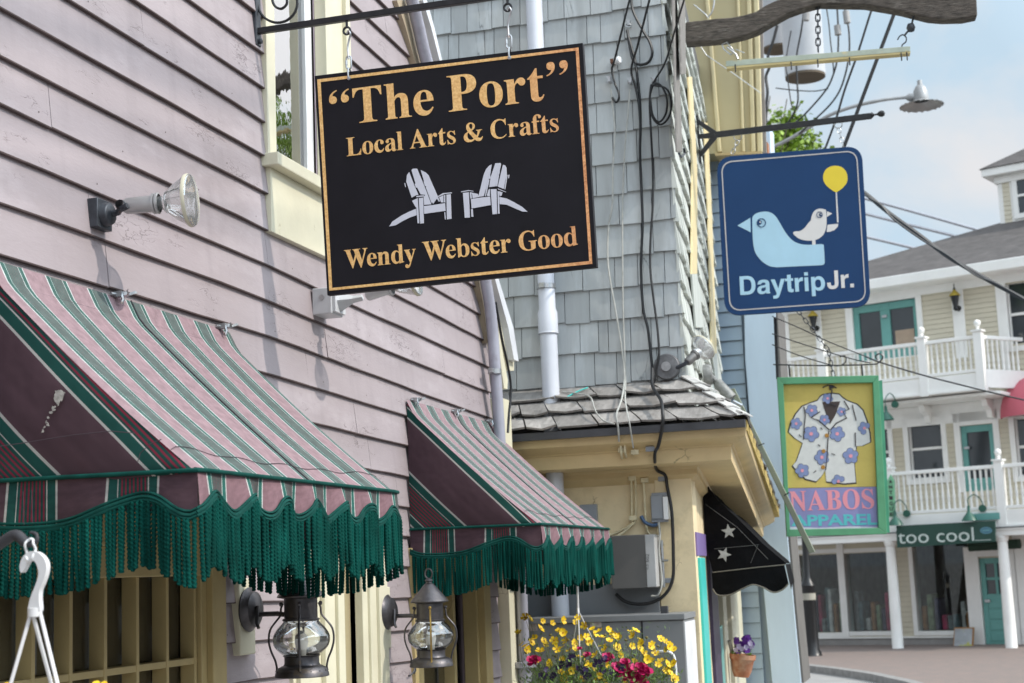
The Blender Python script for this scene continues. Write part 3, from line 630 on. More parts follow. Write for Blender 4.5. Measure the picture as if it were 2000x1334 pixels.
# ------------------------------------------------------------------ lettering: hand drawn bold roman capitals and small letters
GL = {
'T': (667, "M30 676 L30 500 L52 500 Q70 560 95 595 Q130 640 200 640 L243 640 L243 105 Q243 50 225 38 Q205 22 140 19 L140 0 L500 0 L500 19 Q440 22 420 38 Q400 50 400 105 L400 640 L440 640 Q510 640 545 595 Q570 560 590 500 L612 500 L612 676 Z"),
'h': (556, "M15 676 L205 676 L205 400 Q250 473 335 473 Q475 473 475 325 L475 70 Q475 35 490 27 Q500 20 535 19 L535 0 L290 0 L290 19 Q320 22 328 33 Q336 45 336 75 L336 320 Q336 400 290 400 Q245 400 205 335 L205 75 Q205 45 213 33 Q222 22 250 19 L250 0 L15 0 L15 19 Q45 22 55 33 Q66 45 66 75 L66 600 Q66 635 55 645 Q45 655 15 657 Z"),
'n': (556, "M15 461 L205 461 L205 400 Q250 473 335 473 Q475 473 475 325 L475 70 Q475 35 490 27 Q500 20 535 19 L535 0 L290 0 L290 19 Q320 22 328 33 Q336 45 336 75 L336 320 Q336 400 290 400 Q245 400 205 335 L205 75 Q205 45 213 33 Q222 22 250 19 L250 0 L15 0 L15 19 Q45 22 55 33 Q66 45 66 75 L66 385 Q66 420 55 430 Q45 440 15 442 Z"),
'e': (444, "M426 253 L165 253 Q168 160 205 115 Q240 73 290 73 Q345 73 398 140 L415 128 Q385 60 345 25 Q300 -14 240 -14 Q145 -14 85 55 Q25 120 25 225 Q25 340 90 410 Q150 473 240 473 Q325 473 375 415 Q422 360 426 253 Z M298 286 Q298 370 285 410 Q273 440 240 440 Q200 440 183 400 Q165 355 165 286 Z"),
'P': (611, "M16 676 L330 676 Q450 676 515 630 Q580 580 580 495 Q580 405 515 355 Q450 305 330 305 L280 305 L280 105 Q280 50 297 37 Q310 22 370 19 L370 0 L16 0 L16 19 Q75 22 90 37 Q103 50 103 105 L103 571 Q103 626 90 640 Q75 654 16 657 Z M280 632 L280 345 L310 345 Q400 345 400 490 Q400 638 310 638 Q290 638 280 632 Z"),
'o': (500, "M250 473 Q145 473 85 405 Q25 335 25 230 Q25 120 85 55 Q145 -14 250 -14 Q355 -14 415 55 Q475 120 475 230 Q475 340 415 405 Q355 473 250 473 Z M250 440 Q205 440 187 395 Q170 350 170 230 Q170 110 187 65 Q205 19 250 19 Q295 19 313 65 Q330 110 330 230 Q330 350 313 395 Q295 440 250 440 Z"),
'r': (444, "M15 461 L205 461 L205 360 Q240 425 270 450 Q298 473 335 473 Q370 473 394 452 Q418 430 418 395 Q418 360 400 342 Q380 322 352 322 Q325 322 308 338 Q295 350 285 368 Q278 380 268 380 Q250 380 228 345 Q205 310 205 250 L205 75 Q205 45 215 34 Q225 22 270 19 L270 0 L15 0 L15 19 Q45 22 55 33 Q66 45 66 75 L66 385 Q66 420 55 430 Q45 440 15 442 Z"),
't': (345, "M15 415 L15 432 Q60 460 95 500 Q135 545 180 610 L205 610 L205 461 L310 461 L310 415 L205 415 L205 115 Q205 60 240 60 Q275 60 300 110 L318 100 Q280 -12 185 -12 Q120 -12 90 25 Q66 50 66 110 L66 415 Z"),
'L': (650, "M16 676 L360 676 L360 657 Q300 654 288 640 Q275 626 275 571 L275 95 Q275 55 290 45 Q305 36 350 36 L380 36 Q480 36 530 85 Q575 130 605 225 L627 225 L605 0 L16 0 L16 19 Q75 22 88 37 Q100 50 100 105 L100 571 Q100 626 88 640 Q75 654 16 657 Z"),
'c': (444, "M410 145 L426 133 Q380 -14 245 -14 Q145 -14 85 50 Q25 120 25 225 Q25 335 95 405 Q160 473 260 473 Q330 473 375 438 Q415 405 415 360 Q415 325 395 308 Q375 290 345 290 Q318 290 300 307 Q283 325 283 355 Q283 380 290 400 Q296 418 280 432 Q268 440 250 440 Q210 440 188 395 Q168 350 168 265 Q168 180 205 125 Q240 73 300 73 Q360 73 410 145 Z"),
'a': (500, "M475 48 L487 34 Q445 -14 390 -14 Q300 -14 290 60 Q215 -14 140 -14 Q90 -14 58 18 Q25 50 25 105 Q25 175 85 220 Q140 262 290 310 L290 350 Q290 400 275 420 Q260 440 225 440 Q190 440 180 425 Q172 412 183 392 Q190 378 190 360 Q190 335 172 320 Q155 305 128 305 Q100 305 82 322 Q62 340 62 365 Q62 410 110 441 Q165 473 250 473 Q345 473 390 435 Q430 400 430 325 L430 95 Q430 45 448 38 Q460 35 475 48 Z M290 275 L290 105 Q255 65 220 65 Q195 65 180 85 Q165 105 165 140 Q165 190 200 225 Q230 255 290 275 Z"),
'l': (278, "M15 676 L205 676 L205 75 Q205 45 214 33 Q225 22 255 19 L255 0 L15 0 L15 19 Q45 22 55 33 Q66 45 66 75 L66 600 Q66 635 55 645 Q45 655 15 657 Z"),
'A': (722, "M380 690 L625 120 Q645 70 662 45 Q680 22 710 19 L710 0 L400 0 L400 19 Q445 20 456 30 Q466 40 466 58 Q466 75 450 112 L422 180 L195 180 L165 110 Q152 80 152 58 Q152 22 220 19 L220 0 L10 0 L10 19 Q45 22 65 45 Q80 65 105 120 L345 690 Z M405 222 L212 222 L308 450 Z"),
's': (400, "M345 473 L352 315 L333 315 Q300 390 265 416 Q232 442 195 442 Q165 442 148 426 Q130 410 130 385 Q130 355 155 330 Q180 310 245 275 Q310 238 337 205 Q365 170 365 125 Q365 65 320 25 Q275 -14 205 -14 Q170 -14 120 5 Q100 12 88 12 Q70 12 60 -10 L42 -10 L35 160 L54 160 Q80 90 120 52 Q160 18 205 18 Q235 18 252 35 Q270 52 270 78 Q270 105 250 127 Q230 150 165 185 Q95 225 65 258 Q35 292 35 340 Q35 395 75 435 Q115 473 180 473 Q215 473 255 458 Q285 447 295 447 Q312 447 325 473 Z"),
'&': (833, "M330 691 Q420 691 470 650 Q515 612 515 550 Q515 495 475 455 Q440 420 380 390 L560 190 Q610 270 615 335 Q617 375 555 380 L555 399 L790 399 L790 380 Q735 375 710 340 Q690 312 665 250 Q640 195 600 145 Q650 95 695 95 Q745 95 785 150 L802 140 Q770 -14 640 -14 Q560 -14 480 60 Q400 -14 265 -14 Q165 -14 105 35 Q45 85 45 165 Q45 235 90 285 Q130 328 225 370 Q170 450 170 530 Q170 600 215 645 Q260 691 330 691 Z M360 435 Q425 480 425 560 Q425 600 405 625 Q388 648 355 648 Q325 648 305 628 Q288 608 288 575 Q288 525 360 435 Z M245 335 Q195 290 195 215 Q195 150 235 108 Q275 65 335 65 Q390 65 440 100 Z"),
'C': (722, "M660 691 L660 450 L640 450 Q618 540 560 590 Q505 640 430 640 Q320 640 262 560 Q215 490 215 345 Q215 180 270 105 Q330 30 440 30 Q560 30 650 130 L668 116 Q570 -19 405 -19 Q240 -19 140 75 Q45 170 45 330 Q45 490 150 595 Q250 691 405 691 Q470 691 540 665 Q575 650 595 650 Q620 650 638 691 Z"),
'f': (333, "M205 461 L300 461 L300 415 L205 415 L205 90 Q205 45 217 33 Q232 20 285 19 L285 0 L15 0 L15 19 Q48 22 57 33 Q66 45 66 85 L66 415 L15 415 L15 461 L66 461 L66 510 Q66 590 110 640 Q158 691 245 691 Q310 691 350 665 Q385 640 385 600 Q385 575 368 560 Q352 545 327 545 Q303 545 288 560 Q275 573 272 595 Q270 620 262 638 Q252 655 235 655 Q205 655 205 590 Z"),
'W': (990, "M10 676 L300 676 L300 657 Q255 652 262 610 L380 240 L470 480 L445 560 Q425 615 410 635 Q395 655 360 657 L360 676 L680 676 L680 657 Q625 655 622 632 Q622 615 630 590 L740 240 L835 520 Q850 570 850 600 Q850 655 780 657 L780 676 L985 676 L985 657 Q945 655 925 620 Q910 590 890 530 L700 -15 L672 -15 L510 390 L355 -15 L328 -15 L110 560 Q90 615 72 635 Q55 655 10 657 Z"),
'd': (556, "M290 676 L485 676 L485 110 Q485 70 495 60 Q505 50 540 46 L540 28 L346 -12 L346 50 Q295 -14 220 -14 Q135 -14 80 60 Q25 130 25 235 Q25 340 80 408 Q135 473 225 473 Q290 473 346 415 L346 600 Q346 635 335 645 Q322 655 290 657 Z M346 355 L346 110 Q310 60 265 60 Q220 60 195 105 Q170 150 170 240 Q170 330 195 378 Q218 425 260 425 Q305 425 346 355 Z"),
'y': (490, "M10 461 L245 461 L245 442 Q205 440 203 420 Q203 408 215 380 L300 180 L370 360 Q380 388 380 408 Q380 440 330 442 L330 461 L480 461 L480 442 Q450 438 435 410 Q428 395 410 350 L240 -80 Q215 -145 190 -170 Q155 -205 110 -205 Q70 -205 45 -183 Q22 -160 22 -127 Q22 -100 40 -82 Q57 -65 85 -65 Q110 -65 127 -85 Q142 -103 155 -103 Q180 -103 205 -50 L222 -10 L65 360 Q45 408 35 425 Q25 440 10 442 Z"),
'b': (556, "M15 676 L205 676 L205 410 Q255 473 330 473 Q415 473 470 405 Q525 340 525 240 Q525 130 465 55 Q405 -14 310 -14 Q235 -14 185 35 L90 -12 L66 -10 L66 600 Q66 635 55 645 Q45 655 15 657 Z M205 355 L205 95 Q240 30 290 30 Q335 30 358 75 Q380 120 380 230 Q380 330 355 375 Q332 412 290 412 Q243 412 205 355 Z"),
'G': (768, "M660 691 L660 460 L640 460 Q615 550 555 598 Q500 645 430 645 Q325 645 270 565 Q215 485 215 340 Q215 180 270 100 Q325 22 430 22 Q470 22 510 45 L510 215 Q510 270 495 285 Q480 300 425 305 L425 324 L755 324 L755 305 Q710 300 698 287 Q685 270 685 215 L685 50 Q560 -19 420 -19 Q250 -19 145 75 Q45 170 45 330 Q45 490 150 592 Q255 691 410 691 Q480 691 545 665 Q580 650 598 650 Q622 650 640 691 Z"),
'<': (245, "M200 691 Q40 640 40 515 Q40 430 115 430 Q195 430 195 505 Q195 575 112 580 Q115 640 207 670 Z"),
'>': (245, "M47 430 Q207 481 207 606 Q207 691 132 691 Q52 691 52 616 Q52 546 135 541 Q132 481 40 451 Z"),
'N': (700, "M20 680 L235 680 L520 270 L520 600 Q520 655 450 660 L450 680 L680 680 L680 660 Q600 655 600 600 L600 -10 L530 -10 L175 500 L175 90 Q175 25 250 20 L250 0 L20 0 L20 20 Q90 25 90 90 L90 590 Q60 650 20 660 Z"),
'B': (640, "M20 680 L340 680 Q570 680 570 515 Q570 400 440 365 Q610 335 610 190 Q610 0 350 0 L20 0 L20 20 Q100 25 100 90 L100 590 Q100 655 20 660 Z M270 640 L270 385 Q400 380 400 510 Q400 640 320 640 Z M270 345 L270 45 L320 40 Q430 40 430 190 Q430 345 300 345 Z"),
'O': (740, "M370 690 Q210 690 125 590 Q40 490 40 340 Q40 190 125 88 Q210 -15 370 -15 Q530 -15 615 88 Q700 190 700 340 Q700 490 615 590 Q530 690 370 690 Z M370 650 Q290 650 255 570 Q220 490 220 340 Q220 190 255 108 Q290 28 370 28 Q450 28 485 108 Q520 190 520 340 Q520 490 485 570 Q450 650 370 650 Z"),
'S': (540, "M470 690 L475 465 L455 465 Q430 550 375 600 Q325 648 265 648 Q215 648 190 622 Q165 595 165 560 Q165 520 200 490 Q235 460 330 415 Q430 365 470 318 Q510 270 510 200 Q510 105 440 45 Q370 -15 265 -15 Q210 -15 150 8 Q125 18 108 18 Q80 18 65 -12 L45 -12 L35 235 L57 235 Q85 140 145 82 Q205 28 275 28 Q325 28 355 58 Q385 88 385 130 Q385 170 350 203 Q315 235 215 285 Q120 332 80 380 Q42 430 42 495 Q42 580 105 635 Q165 690 260 690 Q310 690 370 665 Q395 655 410 655 Q432 655 450 690 Z"),
}
GR = {
'D': (720, "M70 0 L70 718 L350 718 Q500 718 585 625 Q670 532 670 360 Q670 186 585 93 Q500 0 350 0 Z M220 592 L220 126 L335 126 Q430 126 473 185 Q517 243 517 360 Q517 475 473 533 Q430 592 335 592 Z"),
'a': (560, "M40 365 L180 365 Q188 430 265 430 Q350 430 350 372 Q350 335 290 325 L190 312 Q25 290 25 145 Q25 70 75 28 Q125 -14 200 -14 Q290 -14 355 50 Q357 15 368 0 L520 0 L520 22 Q495 32 495 90 L495 385 Q495 540 270 540 Q50 540 40 365 Z M350 262 L350 200 Q350 100 245 92 Q172 92 172 155 Q172 215 250 228 Q320 238 350 262 Z"),
'y': (545, "M5 526 L160 526 L280 170 L395 526 L545 526 L345 -30 Q320 -110 290 -150 Q250 -210 150 -214 L70 -210 L70 -95 L120 -98 Q165 -95 185 -70 Q205 -45 205 -20 Q205 0 190 38 Z"),
't': (333, "M100 665 L245 665 L245 526 L325 526 L325 425 L245 425 L245 160 Q245 112 290 110 L325 112 L325 2 Q290 -8 245 -8 Q100 -8 100 125 L100 425 L18 425 L18 526 L100 526 Z"),
'r': (380, "M65 526 L203 526 L203 440 Q250 540 350 540 L378 538 L378 393 Q360 398 335 398 Q210 398 210 270 L210 0 L65 0 Z"),
'i': (270, "M68 526 L212 526 L212 0 L68 0 Z M68 720 L212 720 L212 595 L68 595 Z"),
'p': (600, "M62 526 L200 526 L200 465 Q250 540 350 540 Q440 540 510 460 Q578 385 578 255 Q578 140 512 62 Q445 -14 350 -14 Q258 -14 207 55 L207 -207 L62 -207 Z M315 418 Q205 418 205 262 Q205 105 315 105 Q430 105 430 262 Q430 418 315 418 Z"),
'J': (545, "M340 718 L492 718 L492 225 Q492 -19 262 -19 Q30 -19 30 200 L30 250 L178 250 L178 205 Q178 112 260 112 Q340 112 340 215 Z"),
'.': (278, "M65 146 L212 146 L212 0 L65 0 Z")}
def flat(path, n=6):
    out = []; cur = None; pen = None
    tk = path.replace('M', ' M ').replace('L', ' L ').replace('Q', ' Q ').replace('Z', ' Z ').split(); i = 0
    while i < len(tk):
        c = tk[i]; i += 1
        if c == 'M': cur = [(float(tk[i]), float(tk[i + 1]))]; i += 2
        elif c == 'L': cur.append((float(tk[i]), float(tk[i + 1]))); i += 2
        elif c == 'Q':
            a = cur[-1]; b = (float(tk[i]), float(tk[i + 1])); e = (float(tk[i + 2]), float(tk[i + 3])); i += 4
            for k in range(1, n + 1):
                t = k / n; cur.append(tuple((1 - t) ** 2 * a[j] + 2 * t * (1 - t) * b[j] + t * t * e[j] for j in (0, 1)))
        elif c == 'Z':
            if cur[0] == cur[-1]: cur.pop()
            out.append(cur)
    return out
def fill2d(loops, ext=0.02):
    """closed 2-D outlines (even-odd) to a mesh: list of (verts, faces)"""
    cu = bpy.data.curves.new('outline', 'CURVE'); cu.dimensions = '2D'; cu.fill_mode = 'BOTH'; cu.extrude = ext
    for lp in loops:
        s = cu.splines.new('POLY'); s.points.add(len(lp) - 1)
        for k, p in enumerate(lp): s.points[k].co = (p[0], p[1], 0, 1)
        s.use_cyclic_u = True
    o = bpy.data.objects.new('outline', cu); me = bpy.data.meshes.new_from_object(o)
    v = [tuple(q.co) for q in me.vertices]; f = [tuple(q.vertices) for q in me.polygons]
    bpy.data.objects.remove(o); bpy.data.curves.remove(cu); bpy.data.meshes.remove(me)
    return v, f
def roman(text, gap=0, GL=GL):
    """returns loops, advance"""
    x = 0; L_ = []
    for i, ch in enumerate(text):
        if ch == ' ': x += 250; continue
        w_, p = GL[ch]; nx = text[i + 1] if i + 1 < len(text) else ''
        for lp in flat(p): L_.append([(a + x, b) for a, b in lp])
        x += w_ + gap
        if ch + nx in ('We', 'Wo'): x -= 70
        if ch + nx in ('Th', 'Po'): x -= 10
    return L_, x
def sans(text, bold=0., ital=0):
    cu = bpy.data.curves.new('letters', 'FONT'); cu.body = text; cu.size = 1000; cu.offset = bold; cu.extrude = 1; cu.resolution_u = 3
    o = bpy.data.objects.new('letters', cu); me = bpy.data.meshes.new_from_object(o)
    v = [tuple(q.co) for q in me.vertices]; f = [tuple(q.vertices) for q in me.polygons]
    bpy.data.objects.remove(o); bpy.data.curves.remove(cu); bpy.data.meshes.remove(me)
    return v, f
def place(vf, pl, pL, pR, cap, capu, name, m, parent, up=(-.06, -1), d0=.0005, d1=.002, x0=None, x1=None):
    """fit flat lettering between two photo points on plane pl; cap = cap height in photo pixels, capu = in glyph units"""
    v, f = vf; xs = [q[0] for q in v]; x0 = min(xs) if x0 is None else x0; x1 = max(xs) if x1 is None else x1
    A = pl.P(pL); B = pl.P(pR); C = pl.P((pL[0] + up[0] * cap, pL[1] + up[1] * cap))
    eu = (B - A) / (x1 - x0); ev = (C - A) / capu; zs = [q[2] for q in v]; zm = max(zs) or 1
    mm = M(); mm.v = [A + eu * (q[0] - x0) + ev * q[1] + pl.n * (d1 if q[2] > 0 else d0) for q in v]; mm.f = [tuple(q) for q in f]
    return mm.build(name, m, parent)
def shapes_sep(loops_px, pl, name, m, parent, d1=.0014):
    mm = M()
    for i, lp in enumerate(loops_px):
        v, f = fill2d([[(a, -b) for a, b in lp]], .5); b0 = len(mm.v)
        mm.v += [pl.P((q[0], -q[1])) + pl.n * ((d1 + i * .00006) if q[2] > 0 else .0002) for q in v]; mm.f += [tuple(b0 + k for k in q) for q in f]
    return mm.build(name, m, parent)
def shapes(loops_px, pl, name, m, parent, d0=.0004, d1=.0018):
    """flat painted shapes traced in photo pixels on plane pl"""
    v, f = fill2d([[(a, -b) for a, b in lp] for lp in loops_px], .5)
    mm = M(); mm.v = [pl.P((q[0], -q[1])) + pl.n * (d1 if q[2] > 0 else d0) for q in v]; mm.f = f
    return mm.build(name, m, parent)
def offs(zx, zy, sc, pts): return [(zx + a / sc, zy + b / sc) for a, b in pts]
def circ(c, r, n=20, ry=None, tilt=0):
    ry = r if ry is None else ry
    return [(c[0] + r * math.cos(2 * math.pi * k / n) * math.cos(tilt) - ry * math.sin(2 * math.pi * k / n) * math.sin(tilt), c[1] + r * math.cos(2 * math.pi * k / n) * math.sin(tilt) + ry * math.sin(2 * math.pi * k / n) * math.cos(tilt)) for k in range(n)]

def chain(m, a, b, r=.0022, ln=.022, wd=.006, twist=0):
    """oval links from a to b"""
    a = V(a); b = V(b); L_ = (b - a).length; n = max(1, round(L_ / (ln * .78))); d = (b - a) / n; t = d.normalized()
    e = t.cross(V((0, 1, 0))).normalized(); g = t.cross(e)
    for i in range(n):
        c = a + d * (i + .5); s = e if i % 2 == 0 else g
        hl = d.length * .5 + r * 1.2
        pts = []
        for k in range(12):
            th = 2 * math.pi * k / 12; ct = math.cos(th); st = math.sin(th)
            pts.append(c + t * (hl - wd) * (1 if st > 0 else -1) * (1 if abs(st) > 1e-6 else 0) + t * wd * st + s * wd * ct)
        m.tube(pts, r, 6, closed=True)

# ------------------------------------------------------------------ black and gold hanging sign and its bracket
SY = 4.40; SP = PY(SY)
bk = thing('sign_bracket', 'black iron scroll bracket on the pink wall beside the upper window', 'bracket', (-2.08, SY, 3.9))
PB = PY(SY)
m = M(); q = PB.P((499, 62)); z0 = q.z
m.bx(-2.10, -2.083, SY - .018, SY + .018, z0 - .05, z0 + .45); m.build('wall_plate', MT['greyiron'], bk, bevel=.003)
e1 = PB.P((990, -1)); e2 = PB.P((1090, -16)); m = M(); m.prism([V((-2.085, SY - .009, z0 + .010)), V((-2.085, SY - .009, z0 - .010)), V((e2.x, SY - .009, z0 - .010)), V((e2.x, SY - .009, z0 + .010))], (0, .018, 0)); m.build('bar', MT['blackiron'], bk, bevel=.002)
m = M(); m.lathe([(0, 0), (.009, .002), (.009, .010), (0, .014)], (-2.083, SY, z0 - .035), (1, 0, 0), 10)
m.build('bolt', MT['greyiron'], bk, smooth=True)
m = M(); m.lathe([(0, 0), (.009, .002), (.009, .010), (0, .014)], (-2.083, SY, z0 + .40), (1, 0, 0), 10); m.build('bolt', MT['greyiron'], bk, smooth=True)
sc = spline([PB.P(p) for p in ((512, -60), (502, -20), (503, 10), (515, 33), (537, 44), (560, 40), (577, 22), (580, -2), (568, -22), (548, -28), (535, -16), (532, 0), (538, 13), (550, 17), (560, 8), (560, -4))], 5)
m = M(); m.tube([V(p) for p in sc], .0045, 6); m.tube([V(p) for p in spline([(-2.083, SY, z0 + .40), (-1.9, SY, z0 + .36), (-1.6, SY, z0 + .18), (-1.45, SY, z0 + .03)], 6)], .006, 6); m.build('scroll', MT['blackiron'], bk, smooth=True)
for p in ((677, 38), (991, -4)):
    c = PB.P(p); c.z = z0 - .010; m = M(); m.tube([c + V((0, 0, .004)), c - V((0, 0, .022))], .0045, 8)
    c2 = c - V((0, 0, .032)); m.tube([c2 + V((math.cos(k * math.pi / 6) * .012, 0, math.sin(k * math.pi / 6) * .012)) for k in range(12)], .0038, 6, closed=True); m.build('eye_ring', MT['blackiron'], bk, smooth=True)
tl, tr, br, bl = [SP.P(p) for p in ((614, 148), (1138, 83.5), (1165.6, 521.5), (639, 577))]
sg = thing('hanging_sign', 'square black hanging sign with gold roman lettering and two white chairs', 'sign', ((tl + br) / 2))
m = M(); m.prism([tl, bl, br, tr], (0, .022, 0)); m.build('board', mat('black_sign_board', (.010, .009, .012), .5, var=.2, vs=5, bump=.06, bs=150, spec=.18), sg, bevel=.0015)
def gold_mat():
    m = bpy.data.materials.new('gold_leaf'); m.use_nodes = True; t = m.node_tree; l = t.links.new; b = t.nodes['Principled BSDF']
    b.inputs['Metallic'].default_value = .15; b.inputs['Roughness'].default_value = .42
    tcn = t.nodes.new('ShaderNodeTexCoord')
    def nz(s, d=6):
        n = t.nodes.new('ShaderNodeTexNoise'); n.inputs['Scale'].default_value = s; n.inputs['Detail'].default_value = d; n.inputs['Roughness'].default_value = .7; l(tcn.outputs['Object'], n.inputs[0]); return n.outputs[0]
    r1 = t.nodes.new('ShaderNodeValToRGB'); l(nz(120), r1.inputs[0]); r1.color_ramp.elements[0].position = .32; r1.color_ramp.elements[1].position = .68
    r1.color_ramp.elements[0].color = (.66, .34, .10, 1); r1.color_ramp.elements[1].color = (1.0, .66, .28, 1)
    sx = t.nodes.new('ShaderNodeSeparateXYZ'); l(tcn.outputs['Object'], sx.inputs[0])
    rr_ = t.nodes.new('ShaderNodeMapRange'); l(sx.outputs[0], rr_.inputs[0]); rr_.inputs[1].default_value = .15; rr_.inputs[2].default_value = .42
    x = t.nodes.new('ShaderNodeMix'); x.data_type = 'RGBA'; l(rr_.outputs[0], x.inputs[0]); l(r1.outputs[0], x.inputs[6])
    r2 = t.nodes.new('ShaderNodeValToRGB'); l(nz(90), r2.inputs[0]); r2.color_ramp.elements[0].position = .35; r2.color_ramp.elements[1].position = .65
    r2.color_ramp.elements[0].color = (.50, .18, .07, 1); r2.color_ramp.elements[1].color = (.95, .50, .22, 1); l(r2.outputs[0], x.inputs[7])
    r3 = t.nodes.new('ShaderNodeValToRGB'); l(nz(260, 3), r3.inputs[0]); r3.color_ramp.elements[0].position = .27; r3.color_ramp.elements[1].position = .31
    r3.color_ramp.elements[0].color = (.08, .05, .03, 1); r3.color_ramp.elements[1].color = (1, 1, 1, 1)
    y = t.nodes.new('ShaderNodeMix'); y.data_type = 'RGBA'; y.blend_type = 'MULTIPLY'; y.inputs[0].default_value = 1; l(x.outputs[2], y.inputs[6]); l(r3.outputs[0], y.inputs[7]); l(y.outputs[2], b.inputs['Base Color'])
    bn = t.nodes.new('ShaderNodeBump'); bn.inputs['Strength'].default_value = .5; bn.inputs['Distance'].default_value = .001; l(nz(200, 3), bn.inputs['Height']); l(bn.outputs[0], b.inputs['Normal'])
    return m
GOLD = gold_mat()
B0 = [(620, 155.5), (1130, 93), (1157, 515.5), (643.5, 568)]; B1 = [(626.5, 160.5), (1124.5, 99), (1151, 510), (649, 562.5)]
shapes([B0, B1], SP, 'gold_border', GOLD, sg)
for txt, pL, pR, cap in (('<<The Port>>', (646, 247.5), (1114, 189.5), 68), ('Local Arts & Crafts', (678, 305.5), (1092, 256.5), 35.5), ('Wendy Webster Good', (674, 525), (1129, 479), 36)):
    lp, adv = roman(txt)
    place(fill2d(lp), SP, pL, pR, cap, 676, 'lettering', GOLD, sg, up=(-.055, -1))
WH = mat('white_sign_paint', (.60, .60, .66), .5, var=.03)
z = lambda pts: offs(750, 310, 6.667, pts)
chair = [z(p) for p in (
 [(70, 882), (110, 820), (230, 740), (330, 690), (420, 652), (428, 735), (340, 765), (240, 815), (155, 866)],
 [(292, 300), (300, 215), (330, 175), (345, 215), (395, 345), (450, 470), (415, 478), (362, 508)],
 [(360, 150), (375, 132), (432, 130), (445, 160), (500, 290), (560, 440), (618, 595), (525, 602), (518, 500), (540, 470), (478, 465), (420, 350)],
 [(480, 148), (545, 180), (580, 215), (640, 350), (730, 555), (715, 560), (690, 520), (640, 590), (600, 480), (530, 320)],
 [(400, 330), (415, 322), (432, 372), (418, 380)], [(518, 300), (530, 295), (550, 352), (535, 358)], [(545, 370), (556, 366), (632, 570), (620, 575)],
 [(268, 322), (276, 316), (286, 370), (278, 370)],
 [(418, 498), (430, 486), (520, 478), (522, 492), (430, 502)],
 [(368, 550), (440, 515), (462, 840), (440, 842), (425, 640), (410, 625)], [(455, 515), (512, 508), (520, 840), (474, 846)],
 [(522, 618), (640, 605), (798, 580), (805, 680), (526, 718)],
 [(700, 492), (770, 450), (885, 440), (886, 450), (790, 462), (712, 498)], [(720, 505), (775, 478), (775, 570), (745, 570)], [(785, 475), (800, 472), (800, 572), (785, 570)],
 [(815, 470), (870, 464), (880, 782), (822, 792)], [(788, 700), (800, 698), (806, 794), (796, 792)],
 [(1872, 692), (1800, 628), (1700, 570), (1600, 520), (1505, 500), (1508, 592), (1600, 600), (1700, 645), (1800, 688)],
 [(1230, 498), (1255, 400), (1300, 215), (1330, 140), (1370, 95), (1402, 78), (1385, 210), (1330, 400), (1300, 490)],
 [(1452, 62), (1520, 58), (1526, 75), (1500, 200), (1458, 360), (1372, 372), (1392, 240)],
 [(1552, 82), (1580, 88), (1596, 120), (1600, 210), (1580, 300), (1562, 395), (1485, 365), (1530, 170)],
 [(1600, 220), (1612, 212), (1580, 400), (1570, 398)], [(1622, 215), (1634, 210), (1628, 255), (1620, 255)],
 [(1368, 225), (1388, 222), (1386, 262), (1366, 264)], [(1362, 275), (1376, 275), (1330, 490), (1316, 490)], [(1490, 172), (1510, 168), (1502, 205), (1488, 207)], [(1478, 225), (1500, 220), (1478, 360), (1462, 360)],
 [(1392, 400), (1468, 398), (1475, 720), (1416, 726)], [(1482, 420), (1500, 432), (1505, 716), (1488, 720)], [(1500, 425), (1545, 440), (1535, 480), (1510, 490)],
 [(1484, 388), (1590, 432), (1588, 438), (1490, 402)],
 [(1380, 395), (1382, 488), (1350, 490), (1345, 470), (1365, 405)],
 [(1135, 530), (1230, 512), (1385, 496), (1392, 605), (1145, 650)],
 [(1005, 430), (1105, 412), (1165, 422), (1165, 428), (1105, 422), (1010, 438)], [(1130, 440), (1225, 462), (1235, 500), (1160, 518), (1150, 460)], [(1120, 440), (1140, 445), (1148, 520), (1130, 522)],
 [(1032, 448), (1108, 440), (1122, 768), (1056, 772)], [(1138, 662), (1158, 655), (1164, 758), (1142, 758)])]
shapes_sep(chair, SP, 'chair_picture', WH, sg)
# clips and quick links
for (a, b, c, hole) in (((681, 52), (683, 80), (684, 118), (682, 153)), ((995, 18), (994, 48), (997, 88), (995.5, 113))):
    H = SP.P(hole); T_ = bpy.data.objects['eye_ring']; top = PB.P(a); top.z = z0 - .044
    m = M(); mid = V((H.x, SY, H.z + .052)); up_ = V((top.x, SY, top.z - .004)); m.tube([V(p) for p in spline([up_ + V((-.006, -.002, -.006)), up_ + V((0, -.004, .004)), up_ + V((.006, -.002, -.006)), up_ + V((.001, 0, -.022)), (mid + up_) / 2 + V((-.004, 0, -.002)), mid + V((0, 0, .012))], 4)], .0032, 6)
    n_ = 14; hl = .020; m.tube([mid + V((math.cos(2 * math.pi * k / n_) * .0085, 0, math.sin(2 * math.pi * k / n_) * .010 + (hl * .6 if k < n_ / 2 else -hl * .6))) for k in range(n_)], .0028, 6, closed=True)
    m.tube([mid + V((-.0085, 0, .008)), mid + V((-.0085, 0, -.006))], .0042, 6)
    lo = mid - V((0, 0, .02)); m.tube([H + V((0, -.006, .0)), H + V((0, -.009, .018)), lo + V((0, -.005, 0)), lo + V((0, .006, .0)), H + V((0, .026, .018)), H + V((0, .03, 0))], .003, 6)
    m.lathe([(.0, .005), (.006, .004), (.0068, 0), (0, 0)], H, (0, -1, 0), 12); m.build('hanger_link', MT['steel'], sg, smooth=True)

